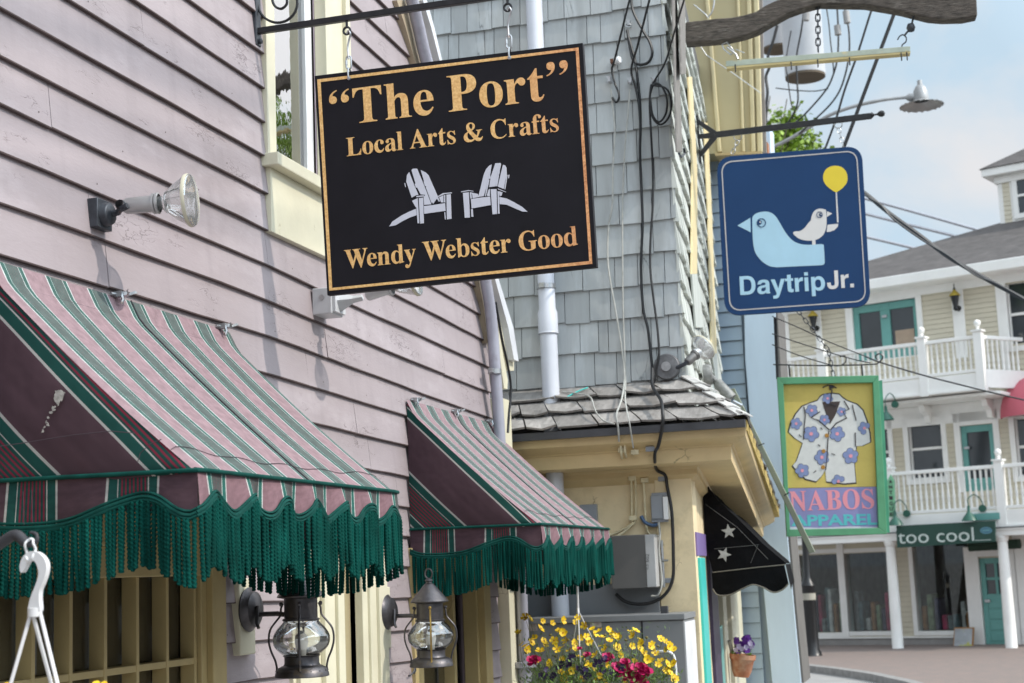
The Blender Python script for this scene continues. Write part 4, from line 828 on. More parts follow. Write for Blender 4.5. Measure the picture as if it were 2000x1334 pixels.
# ------------------------------------------------------------------ reflector flood lamps
def par(m_parts, base, front, r, root, met, gl):
    """socket and sealed-beam bulb from base point to front point"""
    base = V(base); front = V(front); ax = (front - base).normalized(); L_ = (front - base).length
    s = M(); s.lathe([(0, 0), (.017, 0), (.021, .006), (.022, L_ * .42), (.027, L_ * .43), (.027, L_ * .46), (.024, L_ * .47), (.028, L_ * .48), (.028, L_ * .51), (.024, L_ * .52)], base, ax, 20); s.build('socket', met, root, smooth=True)
    a = L_ * .50; g_ = M()
    g_.lathe([(.017, a), (.018, a + .012), (.028, a + .024), (r * .72, L_ - .040), (r * .93, L_ - .016), (r, L_ - .010), (r, L_ - .002), (r * .96, L_ + .002), (r * .6, L_ + .008), (0, L_ + .011)], base, ax, 32)
    g_.build('bulb', gl, root, smooth=True)
    s = M(); s.lathe([(.012, a - .005), (.015, a + .012), (.023, a + .026), (r * .40, L_ - .070), (r * .42, L_ - .066), (r * .36, L_ - .068), (.012, a + .02)], base, ax, 28); s.build('reflector', REFL, root, smooth=True)
    s = M(); s.lathe([(r * 1.0, L_ - .011), (r * 1.02, L_ - .006), (r * 1.0, L_ - .001)], base, ax, 32); s.build('rim', RIM, root, smooth=True)
REFL = mat('bulb_reflector', (.85, .85, .84), .25, metal=.8, var=.1, vs=20); RIM = mat('bulb_rim', (.55, .52, .40), .4, var=.05)
p1 = PY(3.43)
fl = thing('flood_lamp', 'grey reflector flood lamp on the pink wall above the striped awning, clear bulb pointing right', 'lamp', p1.P((197, 420)), 'flood lamps on the walls')
c = V((-2.082, 3.43, p1.P((197, 420)).z)); m = M(); m.box(c, (.016, 0, 0), (0, .036, 0), (0, 0, .038)); m.lathe([(.032, 0), (.028, .018), (.012, .024), (0, .024)], c + V((.016, 0, 0)), (1, 0, 0), 16); m.box(c + V((-.012, -.004, -.046)), (.005, 0, 0), (0, .022, 0), (0, 0, .014))
m.build('wall_box', MT['greyiron'], fl, smooth=True, bevel=.002)
b_ = p1.P((243, 403)); f_ = p1.P((362, 385)) + V((0, .035, 0))
m = M(); m.tube([c + V((.035, 0, .0)), c + V((.055, 0, .002)), b_ + V((-.008, -.01, -.01)), b_ + V((.02, -.016, -.004))], .009, 8); m.lathe([(.013, -.02), (.014, .0), (.013, .02)], b_ + V((0, -.004, 0)), (0, 1, 0), 12); m.build('swivel_arm', MT['greyiron'], fl, smooth=True)
par(None, b_, f_, .068, fl, MT['steelsmooth'] if 'steelsmooth' in MT else mat('satin_aluminium', (.42, .42, .42), .3, metal=.6, var=.1), MT['bulbglass'])
yb = WP.uz((612, 590))[0]; p2 = PY(yb)
fl = thing('flood_lamp', 'white square-boxed flood lamp on the pink wall, half hidden behind the black and gold sign', 'lamp', p2.P((640, 590)), 'flood lamps on the walls')
WM = mat('white_enamel', (.55, .56, .58), .35, var=.05, vs=9)
c = V((-2.055, yb + .02, p2.P((640, 590)).z)); m = M(); m.box(c, (.036, 0, .0), (0, .052, 0), (0, 0, .046)); m.build('wall_box', WM, fl, bevel=.004)
m = M(); m.prism([c + V((.036, -.045, -.040)), c + V((.036, -.045, .040)), c + V((.036, .045, .040)), c + V((.036, .045, -.040))], (.012, 0, 0)); m.lathe([(.036, 0), (.014, .05), (.012, .085), (0, .085)], c + V((.046, 0, .0)), (1, 0, .10), 4); m.build('box_cover', WM, fl, bevel=.002)
m = M(); m.lathe([(.010, 0), (.010, .003), (0, .003)], c + V((0, -.052, .012)), (0, -1, 0), 14); m.build('knockout', MT['steel'], fl, smooth=True)
b_ = p2.P((716, 577)); f_ = p2.P((812, 545)); par(None, b_, f_, .058, fl, WM, MT['bulbglass'])
# near corner of the shingled house
YF = 7.55; FP = PY(YF)
p3 = PY(YF - .06); c = FP.P((1305, 718)); c.y = YF - .02
fl = thing('flood_lamp', 'round-boxed flood lamp on the front corner of the grey shingled house, bulb tilted up', 'lamp', c, 'flood lamps on the walls')
m = M(); m.lathe([(0, 0), (.062, 0), (.066, .004), (.066, .040), (.060, .048), (.022, .050), (.018, .056), (0, .057)], c + V((0, .02, 0)), (0, -1, 0), 28); m.build('round_box', mat('dull_zinc', (.16, .16, .165), .5, metal=.4, var=.4, vs=25, bump=.3), fl, smooth=True)
m = M(); m.lathe([(.024, 0), (.024, .002), (0, .002)], c + V((0, -.037, 0)), (0, -1, 0), 16); m.build('centre_plug', MT['steel'], fl, smooth=True)
b_ = p3.P((1342, 708)); f_ = b_ + V((.075, .085, .085)); m = M(); m.tube([c + V((.05, -.02, -.01)), b_ + V((-.01, 0, -.006)), b_ + V((.012, 0, .01))], .011, 8); m.build('swivel_arm', MT['greyiron'], fl, smooth=True)
par(None, b_, f_, .070, fl, mat('dull_aluminium', (.17, .165, .16), .45, metal=.4, var=.3, vs=30), MT['bulbglass'])
# ------------------------------------------------------------------ ship lanterns
LB = mat('dark_pewter', (.085, .08, .085), .42, metal=.75, var=.35, vs=22, bump=.25, bs=90, col2=(.16, .12, .06), c2s=9, c2lo=.58, c2hi=.72)
BR = mat('aged_brass', (.30, .20, .06), .4, metal=.8, var=.3, vs=20)
def lantern(label, pxc, pxmount, brass):
    pl_ = PX(-1.9); y = pl_.P(pxc).y; zb_ = pl_.P(pxc).z          # pxc: centre of base bottom
    o = V((-1.9, y, zb_)); t = thing('ship_lantern', label, 'lantern', o, 'ship lanterns beside the shop door')
    m = M(); m.box(V((-2.09, y + .0, zb_ + .18)), (.018, 0, 0), (0, .052, 0), (0, 0, .112)); m.build('mount_block', MT['cream'], t, bevel=.004)
    m = M(); m.lathe([(0, 0), (.062, 0), (.066, .006), (.056, .014), (.052, .026), (.034, .036), (0, .038)], (-2.072, y + .0, zb_ + .20), (1, 0, 0), 32); m.build('backplate', LB, t, smooth=True)
    m = M(); m.tube([V((-2.04, y, zb_ + .185)), V((-1.975, y, zb_ + .185)), V((-1.94, y, zb_ + .18))], .0075, 8); m.tube([V((-2.03, y - .02, zb_ + .21)), V((-2.028, y - .03, zb_ + .16)), V((-2.02, y - .035, zb_ + .145))], .005, 6); m.build('arm', LB, t, smooth=True)
    m = M(); m.lathe([(.077, 0), (.080, .002), (.078, .012), (.072, .026), (.060, .032), (.054, .034), (.051, .040), (.051, .058), (.056, .062), (.050, .063)], o, n=32)
    for k in range(16):
        a = 2 * math.pi * k / 16; m.lathe([(.0018, 0), (.0018, .002), (0, .002)], o + V((math.cos(a) * .0755, math.sin(a) * .0755, .018)), (math.cos(a), math.sin(a), .3), 6)
    m.build('base', LB, t, smooth=True)
    m = M(); pr = [(.050, .062), (.062, .070), (.078, .086), (.084, .104), (.082, .122), (.070, .142), (.056, .156), (.051, .164)]; m.lathe([tuple(p) for p in spline(pr, 3)], o, n=36); m.build('glass_globe', MT['onion'], t, smooth=60)
    m = M(); m.lathe([(.052, .162), (.055, .164), (.055, .168), (.049, .170), (.049, .226), (.052, .228), (.068, .231), (.070, .234), (.066, .240), (.018, .296), (.012, .300), (.011, .306), (.016, .309), (.010, .316), (0, .318)], o, n=32); m.build('chimney_cap', LB, t, smooth=True)
    m = M(); m.tube([o + V((math.cos(a) * .014, 0, .334 + math.sin(a) * .018)) for a in [k * math.pi / 8 for k in range(16)]], .003, 6, closed=True); m.build('ring', LB, t, smooth=True)
    for k in range(4):
        a = R(45 + 90 * k - 25); d = V((math.cos(a), math.sin(a), 0))
        pts = [(.052, .214), (.058, .200), (.060, .180), (.074, .162), (.091, .138), (.095, .105), (.088, .075), (.078, .052), (.073, .030), (.074, .018)]
        mm = M(); mm.tube([o + d * p[0] + V((0, 0, p[1])) for p in spline(pts, 3)], .0034, 6); mm.lathe([(0, -.006), (.006, -.004), (.006, .004), (0, .006)], o + d * .058 + V((0, 0, .212)), (d.x, d.y, 0), 8)
        mm.build('guard_strap', BR if (brass and k in (3,)) else LB, t, smooth=True)
    m = M(); m.lathe([(0, .04), (.012, .04), (.014, .075), (.020, .10), (.018, .12), (0, .135)], o, n=16); m.build('light_bulb', mat('frosted_bulb', (.45, .45, .42), .3, var=.05), t, smooth=True)
    return t
lantern('dark ship lantern left of the shop door, its cap hidden by green fringe', (590, 1322), None, False)
lantern('ship lantern with brass strap and ring on its cap, right of the shop door', (843, 1302), None, True)
# small iron hook and nail on the siding
p = WP.P((790, 1318)); m = M(); m.tube([p + V((.02, 0, -.004)), p + V((.025, .012, 0)), p + V((.028, .03, .012)), p + V((.028, .045, .028)), p + V((.028, .05, .012)), p + V((.028, .03, .002))], .003, 6)
m.tube([V((-2.085, p.y, p.z - .004)), p + V((.022, 0, -.004))], .003, 6); tag(m.build('hook', MT['greyiron'], smooth=True), 'small rusty iron hook screwed into pink boards under the ringed lantern', 'hook')

# ------------------------------------------------------------------ white plastic hanger on an iron arm, bottom left
HP = PY(2.30)
t = thing('plant_hook', 'black iron plant arm reaching in from the left edge, carrying the white hanger', 'bracket', HP.P((-60, 1085)))
m = M(); m.tube([V(p) for p in spline([HP.P(q) for q in ((-330, 1180), (-180, 1140), (-60, 1100), (0, 1062), (30, 1045), (48, 1058), (62, 1062), (72, 1055), (70, 1043), (58, 1040))], 5)], [.0095] * 26 + [.008, .0075, .007, .0065, .006, .0055, .005, .0045, .004, .004, .0035, .0035, .003, .003, .003, .003, .003, .003, .0025, .002], 10)
m.build('arm', mat('black_rubbery_iron', (.03, .03, .035), .6, var=.2), t, smooth=60)
yy = 2.30; HQ = PY(yy - .004)
hb = thing('hanging_planter', 'white plastic hanger and its planter of yellow flowers, cut off by the lower edge', 'planter', HQ.P((75, 1334)))
PLW = mat('white_plastic', (.66, .65, .65), .38, var=.05, vs=12)
m = M(); rg = [HQ.P(q) for q in ((62, 1052), (54, 1060), (53, 1080), (58, 1094), (66, 1092), (70, 1075), (69, 1060))]; m.tube([V(p) + V((0, -.004 + .003 * math.sin(i), 0)) for i, p in enumerate(spline([tuple(q) for q in rg], 4, closed=True))], .0022, 6, closed=True); m.build('wire_ring', MT['white'], hb, smooth=60)
outl = [tuple(p) for p in spline(offs(0, 1000, 3.993, [(180, 475), (168, 440), (175, 390), (200, 340), (245, 308), (300, 312), (350, 350), (376, 410), (370, 480), (345, 555), (322, 610), (318, 680), (322, 770), (280, 778), (235, 770), (240, 715), (262, 640), (295, 560), (315, 480), (300, 410), (275, 378), (248, 372), (225, 400), (205, 440)]), 3, closed=True)]
v, f = fill2d([[(a, -b) for a, b in outl]], .5); m = M(); m.v = [HQ.P((q[0], -q[1])) + V((0, -.006 if q[2] > 0 else .006, 0)) for q in v]; m.f = f; m.build('hook_body', PLW, hb, bevel=.0015)
for a, b in (((60, 1198), (24, 1370)), ((64, 1200), (75, 1370)), ((78, 1196), (128, 1345))):
    m = M(); A = HQ.P(a); B = HQ.P(b); m.tube([A + V((0, 0, .01)), A, B + V((0, .05 if a[0] == 64 else -.02, 0))], .0034, 6); m.build('strap', PLW, hb, smooth=60)
m = M(); q = HQ.P((68, 1197)); m.lathe([(0, -.008), (.012, -.006), (.012, .008), (0, .01)], q, n=12); m.build('strap_joint', PLW, hb, smooth=True)
pc = HQ.P((75, 1560)); m = M(); m.lathe([(0, -.12), (.10, -.12), (.15, .02), (.155, .03), (.145, .03), (.14, .02), (0, .0)], pc, n=28); m.build('pot', PLW, hb, smooth=True)

# flower builders
YEL = mat('yellow_petals', (.74, .49, .006), .55, var=.15, vs=2); YEC = mat('orange_centre', (.45, .20, .02), .8)
YEC = mat('orange_centre', (.50, .22, .01), .8)
MAG = mat('magenta_petals', (.50, .008, .11), .6, var=.35, vs=60); VIO = mat('violet_petals', (.14, .03, .33), .6, var=.35, vs=50); PALEV = mat('pale_lilac_petals', (.55, .48, .70), .6)
LEAF = mat('basket_leaves', (.11, .19, .035), .6, var=.5, vs=30); STEM = mat('stems', (.11, .13, .045), .7)
DVI = mat('dark_violet_petals', (.035, .012, .08), .6, var=.3, vs=50)
def bloom(m, c, nrm, r, np_=5, cup=.25, wd=.62, fold=.12):
    nrm = V(nrm).normalized(); e = nrm.cross(V((.3, .2, 1))).normalized(); g = nrm.cross(e); ph = random.uniform(0, 6)
    for k in range(np_):
        a = ph + 2 * math.pi * k / np_ + jit(.12); d = e * math.cos(a) + g * math.sin(a); s = e * -math.sin(a) + g * math.cos(a); rr = r * random.uniform(.88, 1.08)
        cc = V(c); w_ = rr * wd; L1 = [(0, .05), (.35, .55), (.7, 1.0), (.93, .72), (1.0, .25)]
        b = len(m.v)
        for q, ww in L1:
            h = nrm * (cup * rr * q * q)
            m.v += [cc + d * rr * q + h + s * w_ * .5 * ww + nrm * fold * rr * ww * .4, cc + d * rr * q + h, cc + d * rr * q + h - s * w_ * .5 * ww + nrm * fold * rr * ww * .4]
        for i in range(len(L1) - 1):
            for j in (0, 1): m.f.append((b + 3 * i + j, b + 3 * i + j + 1, b + 3 * i + 4 + j, b + 3 * i + 3 + j))
def leafb(m, c, d, L_, w_):
    d = V(d).normalized(); s = d.cross(V((0, 0, 1)) if abs(d.z) < .9 else V((1, 0, 0))).normalized(); c = V(c); n_ = s.cross(d)
    b = len(m.v); m.v += [c, c + d * L_ * .45 + s * w_ * .5 - n_ * w_ * .15, c + d * L_, c + d * L_ * .45 - s * w_ * .5 - n_ * w_ * .15, c + d * L_ * .5]
    m.f += [(b, b + 1, b + 4), (b + 1, b + 2, b + 4), (b + 2, b + 3, b + 4), (b + 3, b, b + 4)]
# prototype yellow flower as one mesh used by every bloom
def proto(name, fn, mt, n=4):
    L_ = []
    for k in range(n):
        random.seed(100 + k); m = M(); fn(m); m.v = [V(q) for q in m.v]
        me = bpy.data.meshes.new(name); me.from_pydata([tuple(q) for q in m.v], [], m.f); me.update(); me.materials.append(mt); me.materials.append(YEC); me.polygons.foreach_set('material_index', [1 if (name == 'flower' and len(f) > 6) else 0 for f in m.f]); me.polygons.foreach_set('use_smooth', [True] * len(me.polygons)); L_.append(me)
    return L_
def yfl(m):
    bloom(m, (0, 0, 0), (0, 0, 1), 1, random.choice((5, 5, 6)), random.uniform(.1, .45), random.uniform(.66, .85))
    for r_, h in ((.22, .10), (.16, .16)): m.poly([(math.cos(k * .785) * r_, math.sin(k * .785) * r_, h) for k in range(8)])
YF_ = proto('flower', yfl, YEL, 7)
def put(me, name, parent, c, nrm, r):
    o = bpy.data.objects.new(name, me); COL.objects.link(o); o.parent = parent; off = V((0, 0, 0)); p = parent
    while p is not None: off += V(p.location); p = p.parent
    q = V(nrm).to_track_quat('Z', 'Y'); o.rotation_mode = 'QUATERNION'; o.rotation_quaternion = q; o.location = V(c) - off; o.scale = (r, r, r); return o
put(YF_[0], 'flower', hb, HQ.P((190, 1343)), (.1, -.4, .8), .017); put(YF_[1], 'flower', hb, HQ.P((202, 1352)), (.5, -.4, .6), .017)
put(YF_[2], 'flower', hb, HQ.P((12, 1348)), (.1, -.4, .8), .016)

# ------------------------------------------------------------------ big basket of flowers under the far awning
random.seed(5)
BY = 6.45; BP = PY(BY); ct = BP.P((1165, 1345)); HK = BP.P((1129, 1192))
fb = thing('flower_basket', 'hanging basket of yellow and magenta flowers before the grey cabinet', 'flower basket', ct)
m = M(); top = BP.P((1127, 1095)); m.tube([top, HK], .0045, 6); m.tube([HK - V((0, 0, -.01)), HK - V((0, 0, .01))], .006, 6); m.build('hook_stem', MT['white'], fb, smooth=60)
for q, dy in (((1113, 1262), .12), ((1139, 1300), -.12), ((1175, 1282), .0)):
    m = M(); m.tube([HK, BP.P(q) + V((0, dy * .4, 0))], .0028, 6); m.build('cord', PLW, fb, smooth=60)
m = M(); m.lathe([(0, -.26), (.12, -.25), (.19, -.14), (.21, -.04), (.20, -.03), (.18, -.06), (0, -.06)], ct, n=28); m.build('basket', mat('coir_basket', (.10, .06, .03), .95, var=.4, vs=40, bump=1), fb, smooth=True)
m = M()
for i in range(2600):
    a = random.uniform(0, 6.283); r_ = .36 * math.sqrt(random.random()); h = .10 * (1 - (r_ / .36) ** 2) + random.uniform(-.16, .05)
    c = ct + V((math.cos(a) * r_, math.sin(a) * r_ * .9, h)); leafb(m, c, (jit(1) + math.cos(a) * .6, jit(1) - .3, random.uniform(-.3, 1)), random.uniform(.015, .035), random.uniform(.005, .012))
for i in range(3000):
    a = random.uniform(0, 6.283); r_ = .33 * math.sqrt(random.random()); c = ct + V((math.cos(a) * r_, math.sin(a) * r_ * .6, random.uniform(.0, .26) * random.random() + .02)); leafb(m, c, (jit(1), jit(1), random.uniform(-.2, 1)), random.uniform(.014, .032), random.uniform(.002, .006))
m.build('foliage', LEAF, fb)
spots = [(1012, 1235), (1035, 1210), (1030, 1202), (1060, 1213), (1078, 1217), (1056, 1228), (1099, 1212), (1092, 1232), (1100, 1236), (1128, 1206), (1125, 1216), (1142, 1222), (1157, 1228), (1170, 1234), (1160, 1238), (1188, 1230), (1198, 1239), (1203, 1243), (1232, 1234), (1242, 1232), (1236, 1242), (1249, 1250), (1253, 1256), (1274, 1258), (1291, 1248), (1300, 1254), (1308, 1262), (1302, 1269), (1019, 1258), (1026, 1262), (1030, 1270), (1038, 1255), (1055, 1272), (1062, 1252), (1065, 1259), (1082, 1251), (1088, 1257), (1105, 1252), (1099, 1264), (1112, 1272), (1122, 1256), (1133, 1246), (1145, 1244), (1150, 1253), (1163, 1280), (1177, 1262), (1182, 1268), (1205, 1264), (1210, 1278), (1234, 1262), (1249, 1268), (1258, 1276), (1212, 1280), (1285, 1298), (1304, 1297), (1290, 1292), (1273, 1290), (1265, 1288), (1280, 1276), (1310, 1310), (1303, 1318), (1318, 1326), (1300, 1308), (1150, 1300), (1158, 1308), (1145, 1295), (1120, 1305), (1094, 1313), (1107, 1317), (1100, 1330), (1135, 1326), (1175, 1325), (1180, 1332), (1240, 1292), (1184, 1299), (1072, 1296), (1098, 1288), (1130, 1283), (1045, 1290), (1232, 1329), (1220, 1334), (1160, 1334), (1040, 1285), (1256, 1306), (1122, 1268), (1190, 1252), (1088, 1268), (1045, 1245), (1270, 1262), (1316, 1295)]
spots += [(s[0] + random.uniform(-14, 14), s[1] + random.uniform(-8, 14)) for s in random.sample(spots, max(0, 98 - len(spots)))]
m = M()
for i, s in enumerate(spots):
    up_ = max(0, (1290 - s[1]) / 90)
    dy = random.uniform(-.14, .10); pl_ = PY(BY + dy); c = pl_.P(s); nv = (jit(.9) + .35, -.5 + jit(.5), .5 + jit(.5))
    put(YF_[i % 7], 'flower', fb, c, nv, random.uniform(.0145, .0210))
    rt = ct + V(((c.x - ct.x) * .55, dy * .6, -.02)); md = (rt + c) / 2 + V(((c.x - ct.x) * .14 + jit(.02), 0, .01)); m.tube([rt, md, c - V((0, -.004, .004))], .0011, 4, cap=False)
    for k in range(5):
        q = rt.lerp(c, random.uniform(.15, .85)); leafb(m, q, (jit(1), jit(1), random.uniform(0, 1)), random.uniform(.012, .03), .004)
m.build('stems', STEM, fb)
for i in range(0, len(spots), 2): pass
PT = proto('petunia', lambda m: [bloom(m, (jit(.5), jit(.5), jit(.25)), (jit(.8), jit(.8), 1), .62, 5, .3, .9) for _ in range(7)], MAG, 2)
for s, r_ in (((1043, 1289), .034), ((1218, 1306), .046), ((1188, 1283), .030), ((1249, 1305), .040), ((1243, 1326), .036), ((1262, 1312), .034), ((1205, 1300), .026), ((1228, 1318), .034), ((1147, 1278), .018), ((1255, 1332), .03), ((1132, 1266), .012), ((1221, 1292), .024)):
    put(PT[int(r_ * 1000) % 2], 'petunia', fb, PY(BY - .12).P(s), (jit(.3), -1, .5), r_)
m = M()
for s in ((1118, 1284), (1093, 1300), (1078, 1322), (1135, 1308), (1168, 1294), (1175, 1306), (1212, 1304), (1070, 1305), (1148, 1322), (1060, 1320), (1180, 1290), (1143, 1312), (1200, 1314), (1110, 1296)):
    for k in range(3): bloom(m, PY(BY - .13).P(s) + V((jit(.012), jit(.01), jit(.012))), (jit(.6), -1, jit(.6)), .0125, 5, .2, .9)
m.build('violet_blooms', DVI, fb)
m = M()
for s in ((1110, 1250), (1075, 1240), (1182, 1240), (1263, 1245), (1155, 1262), (1222, 1250), (1028, 1275), (1300, 1285), (1285, 1262), (1205, 1252), (1240, 1280), (1085, 1282)):
    c = PY(BY - .05).P(s); m.lathe([(0, -.006), (.006, -.003), (.007, .002), (0, .007)], c, (jit(.5), jit(.5), 1), 7); m.tube([c, c + V((jit(.02), .03, -.09))], .001, 4)
m.build('seed_heads', mat('seed_heads', (.14, .12, .04), .8), fb)
# ------------------------------------------------------------------ the grey shingled shop with the skirt roof
random.seed(21)
AS = 5.6; CXO = -1.29
SW = PL((CXO, YF, 0), (-math.sin(R(AS)), math.cos(R(AS)), 0), (math.cos(R(AS)), math.sin(R(AS)), 0))
SLEN = 3.85
sh = thing('shingled_shop', 'grey shingled shop with a cedar skirt roof over a yellow ground floor', 'building', (CXO, YF, 0))
def shingles(m, pl, u0, u1, z0, n, ex, t=.013, wmin=.08, wmax=.24, rag=.006, rnd=random):
    """individual wall shingles, each tipped a little, gaps between"""
    for k in range(n):
        u = u0 - rnd.uniform(0, .1)
        while u < u1:
            w_ = rnd.uniform(wmin, wmax); a = max(u, u0); b = min(u + w_ - .0035, u1)
            if b - a > .015:
                zb_ = z0 + k * ex + rnd.uniform(-rag, rag); t1 = t + rnd.uniform(-.003, .004); t2 = t + rnd.uniform(-.003, .004); z2 = z0 + (k + 1) * ex + .02; tl_ = rnd.uniform(-.003, .003)
                A = [pl.at(a, zb_, t1), pl.at(b, zb_ + tl_, t2), pl.at(b, z2, .001), pl.at(a, z2, .001)]
                B = [pl.at(a, zb_, -.004), pl.at(b, zb_ + tl_, -.004)]
                i = len(m.v); m.v += A + B; m.f += [(i, i + 1, i + 2, i + 3), (i + 4, i + 5, i + 1, i), (i + 4, i, i + 3), (i + 1, i + 5, i + 2)]
            u += w_
Z0 = 3.03
FW0 = PL((CXO, YF, 0), (1, 0, 0), (0, -1, 0))
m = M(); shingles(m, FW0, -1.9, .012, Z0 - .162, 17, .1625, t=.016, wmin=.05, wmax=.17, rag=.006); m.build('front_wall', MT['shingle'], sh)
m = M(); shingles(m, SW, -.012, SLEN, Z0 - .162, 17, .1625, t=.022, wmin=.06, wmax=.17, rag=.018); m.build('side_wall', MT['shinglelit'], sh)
m = M(); m.prism([FW0.at(-6, 0), SW.at(0, 0), SW.at(SLEN, 0), FW0.at(-6, 0) + V((0, SLEN, 0))], (0, 0, 5.9)); 
for i, q in enumerate(m.v): m.v[i] = q + V((-.02, .02, 0)) if q.x > -3 else q
m.build('wall_core', mat('dark_sheathing', (.10, .10, .10), .9), sh)
# vertical trims and conduits on the side wall
for pts, nm, mt_, d in (([(1345, 150), (1353, 320), (1352, 535), (1362, 535), (1362, 330), (1352, 150)], 'trim_board', 'trimyel', .035), ([(1376, 240), (1384, 420), (1391, 690), (1400, 690), (1391, 420), (1382, 240)], 'trim_board', 'trimyel', .04), ([(1352, 535), (1360, 640), (1376, 640), (1362, 535)], 'trim_board', 'shinglelit', .05), ([(1391, 690), (1400, 760), (1414, 760), (1400, 690)], 'trim_board', 'shinglelit', .05)):
    m = M(); m.pp(pts, SW.off(.03), .012); m.build(nm, MT[mt_], sh, bevel=.002)
m = M(); m.pp([(1315, -20), (1324, 297), (1333, 297), (1322, -20)], SW.off(.06), .012); m.build('grey_batten', MT['greywood'], sh, bevel=.003)
m = M(); m.pp([(1329, -20), (1332, 146), (1340, 144), (1338, -20)], SW.off(.09), .012); m.build('grey_batten', MT['greywood'], sh, bevel=.003)
m = M(); m.tube([SW.off(.07).P(p) for p in ((1336, 290), (1337, 300), (1330, 307), (1326, 300))], .006, 6); m.build('conduit_bend', MT['greyiron'], sh, smooth=60)
# skirt roof: cedar shingles, hip, moss edge
zr, ze = 3.02, 2.775
def cs(a, b, t): return V(a).lerp(V(b), t)
WA, WBp = V((-2.9, YF - .01, zr)), V((-1.262, YF - .01, zr)); EA, EB = V((-2.9, YF - .35, ze)), V((-.955, YF - .35, ze))
WC = SW.at(SLEN, 2.74, .0); EC = SW.at(SLEN - .1, 2.475, .36)
def roof_face(m, wa, wb, ea, eb, cols, rng, lift):
    n = 3
    for k in range(n, -1, -1):
        t0 = (k - .0) / (n + .0) if n else 0; 
        t1 = min(1.03, (k + 1) / (n + 0.0)); t0 = k / (n + 0.0)
        if k == n: continue
        u = -.02
        while u < 1:
            w_ = rng.uniform(.055, .14); a, b = max(u, 0), min(u + w_ - .004, 1)
            if b - a > .01:
                def pt(s, t): return cs(cs(wa, wb, s), cs(ea, eb, s), t)
                nrm = (pt(1, 0) - pt(0, 0)).cross(pt(0, 1) - pt(0, 0)).normalized()
                if nrm.z < 0: nrm = -nrm
                jj = rng.uniform(-.02, .02); c1, c2 = rng.uniform(.0, .012), rng.uniform(.0, .012)
                rows = []
                for q in (0, .6, 1):
                    tt = t0 - .02 + (t1 + jj - t0 + .02) * q; hgt_ = .002 + .020 * q
                    curl = .010 * q * q * (rng.random() > .4)
                    rows.append([pt(a, tt) + nrm * (hgt_ + c1 * q + curl), pt((a + b) / 2, tt) + nrm * (hgt_ + .002 * q), pt(b, tt) + nrm * (hgt_ + c2 * q + curl)])
                i = len(m.v)
                for r_ in rows: m.v += r_
                m.v += [q - nrm * .011 for q in rows[-1]]
                for r_ in range(2):
                    for j in range(2): m.f.append((i + 3 * r_ + j, i + 3 * r_ + j + 1, i + 3 * r_ + j + 4, i + 3 * r_ + j + 3))
                for j in range(2): m.f.append((i + 6 + j, i + 7 + j, i + 10 + j, i + 9 + j))
                m.f += [(i, i + 3, i + 6, i + 9), (i + 2, i + 11, i + 8, i + 5)]
            u += w_
rg = random.Random(4)
m = M(); roof_face(m, WA, WBp, EA, EB, 12, rg, 0); roof_face(m, WBp, WC, EB, EC, 30, rg, 0)
rf = m.build('skirt_roof', MT['cedar'], sh)
m = M()
for k in range(5):
    a = cs(WBp, EB, k / 5 - .02); b = cs(WBp, EB, k / 5 + .22); h0 = V((0, 0, .020)); h1 = V((0, 0, .034 + jit(.003))); sR = V((.05, .03, -.022)); sL = V((-.05, -.03, -.006))
    m.prism([a + h0 + sL * .6, b + h1 + sL * .6 + V((jit(.006), 0, 0)), b + h1, a + h0], (0, 0, -.007)); m.prism([a + h0, b + h1, b + h1 + sR * .7 + V((0, jit(.01), 0)), a + h0 + sR * .7], (0, 0, -.007))
m.build('hip_caps', mat('silvery_cedar', (.50, .49, .47), .8, var=.3, vs=18, bump=1, bs=30), rf)
m = M(); d_ = (EC - EB) / 60; out_ = SW.n * .01
for i in range(1, 60):
    a = EB + d_ * i; m.prism([a + out_ + V((0, 0, .012 + jit(.006))), a + d_ * .93 + out_ * (1 + jit(.8)) + V((0, 0, .012 + jit(.006))), a + d_ * .93 + out_ - V((0, 0, .045)), a + out_ - V((0, 0, .045))], -SW.n * .06)
m.build('mossy_eave_edge', MT['moss'], rf)
m = M(); m.prism([EA + V((0, -.004, -.002)), EA + V((0, -.004, -.038)), EB + V((.004, -.004, -.038)), EB + V((.004, -.004, -.002))], (0, .03, 0)); m.build('drip_edge', MT['darktrim'], rf)
# cornice swept along front and side
prof = [(.338, -.036), (.33, -.075), (.285, -.098), (.262, -.105), (.258, -.112), (.25, -.115), (.245, -.178), (.228, -.184), (.06, -.186), (.05, -.20), (.05, -.225), (.03, -.24), (.0, -.27)]
cor = V((CXO, YF, 0)); mit = (V((0, -1, 0)) + SW.n).normalized() / math.cos(R(45 - AS / 2)) * 1.0
m = M(); st_ = [(V((-2.9, YF, ze)), V((0, -1, 0))), (V((CXO, YF, ze)), mit), (SW.at(SLEN - .06, 2.475), SW.n)]
for o_, d_ in st_:
    for a, b in prof: m.v.append(o_ + d_ * a + V((0, 0, b)))
np_ = len(prof)
for k in range(2):
    for j in range(np_ - 1): m.f.append((k * np_ + j, k * np_ + j + 1, (k + 1) * np_ + j + 1, (k + 1) * np_ + j))
m.f.append(tuple(2 * np_ + j for j in range(np_)))
m.build('cornice', MT['yellowc'] if 'yellowc' in MT else mat('cream_cornice', (.62, .47, .25), .55, var=.1, vs=5, bump=.4, bs=30, crack=((.25, .2, .1), 12, .6)), sh, smooth=30)
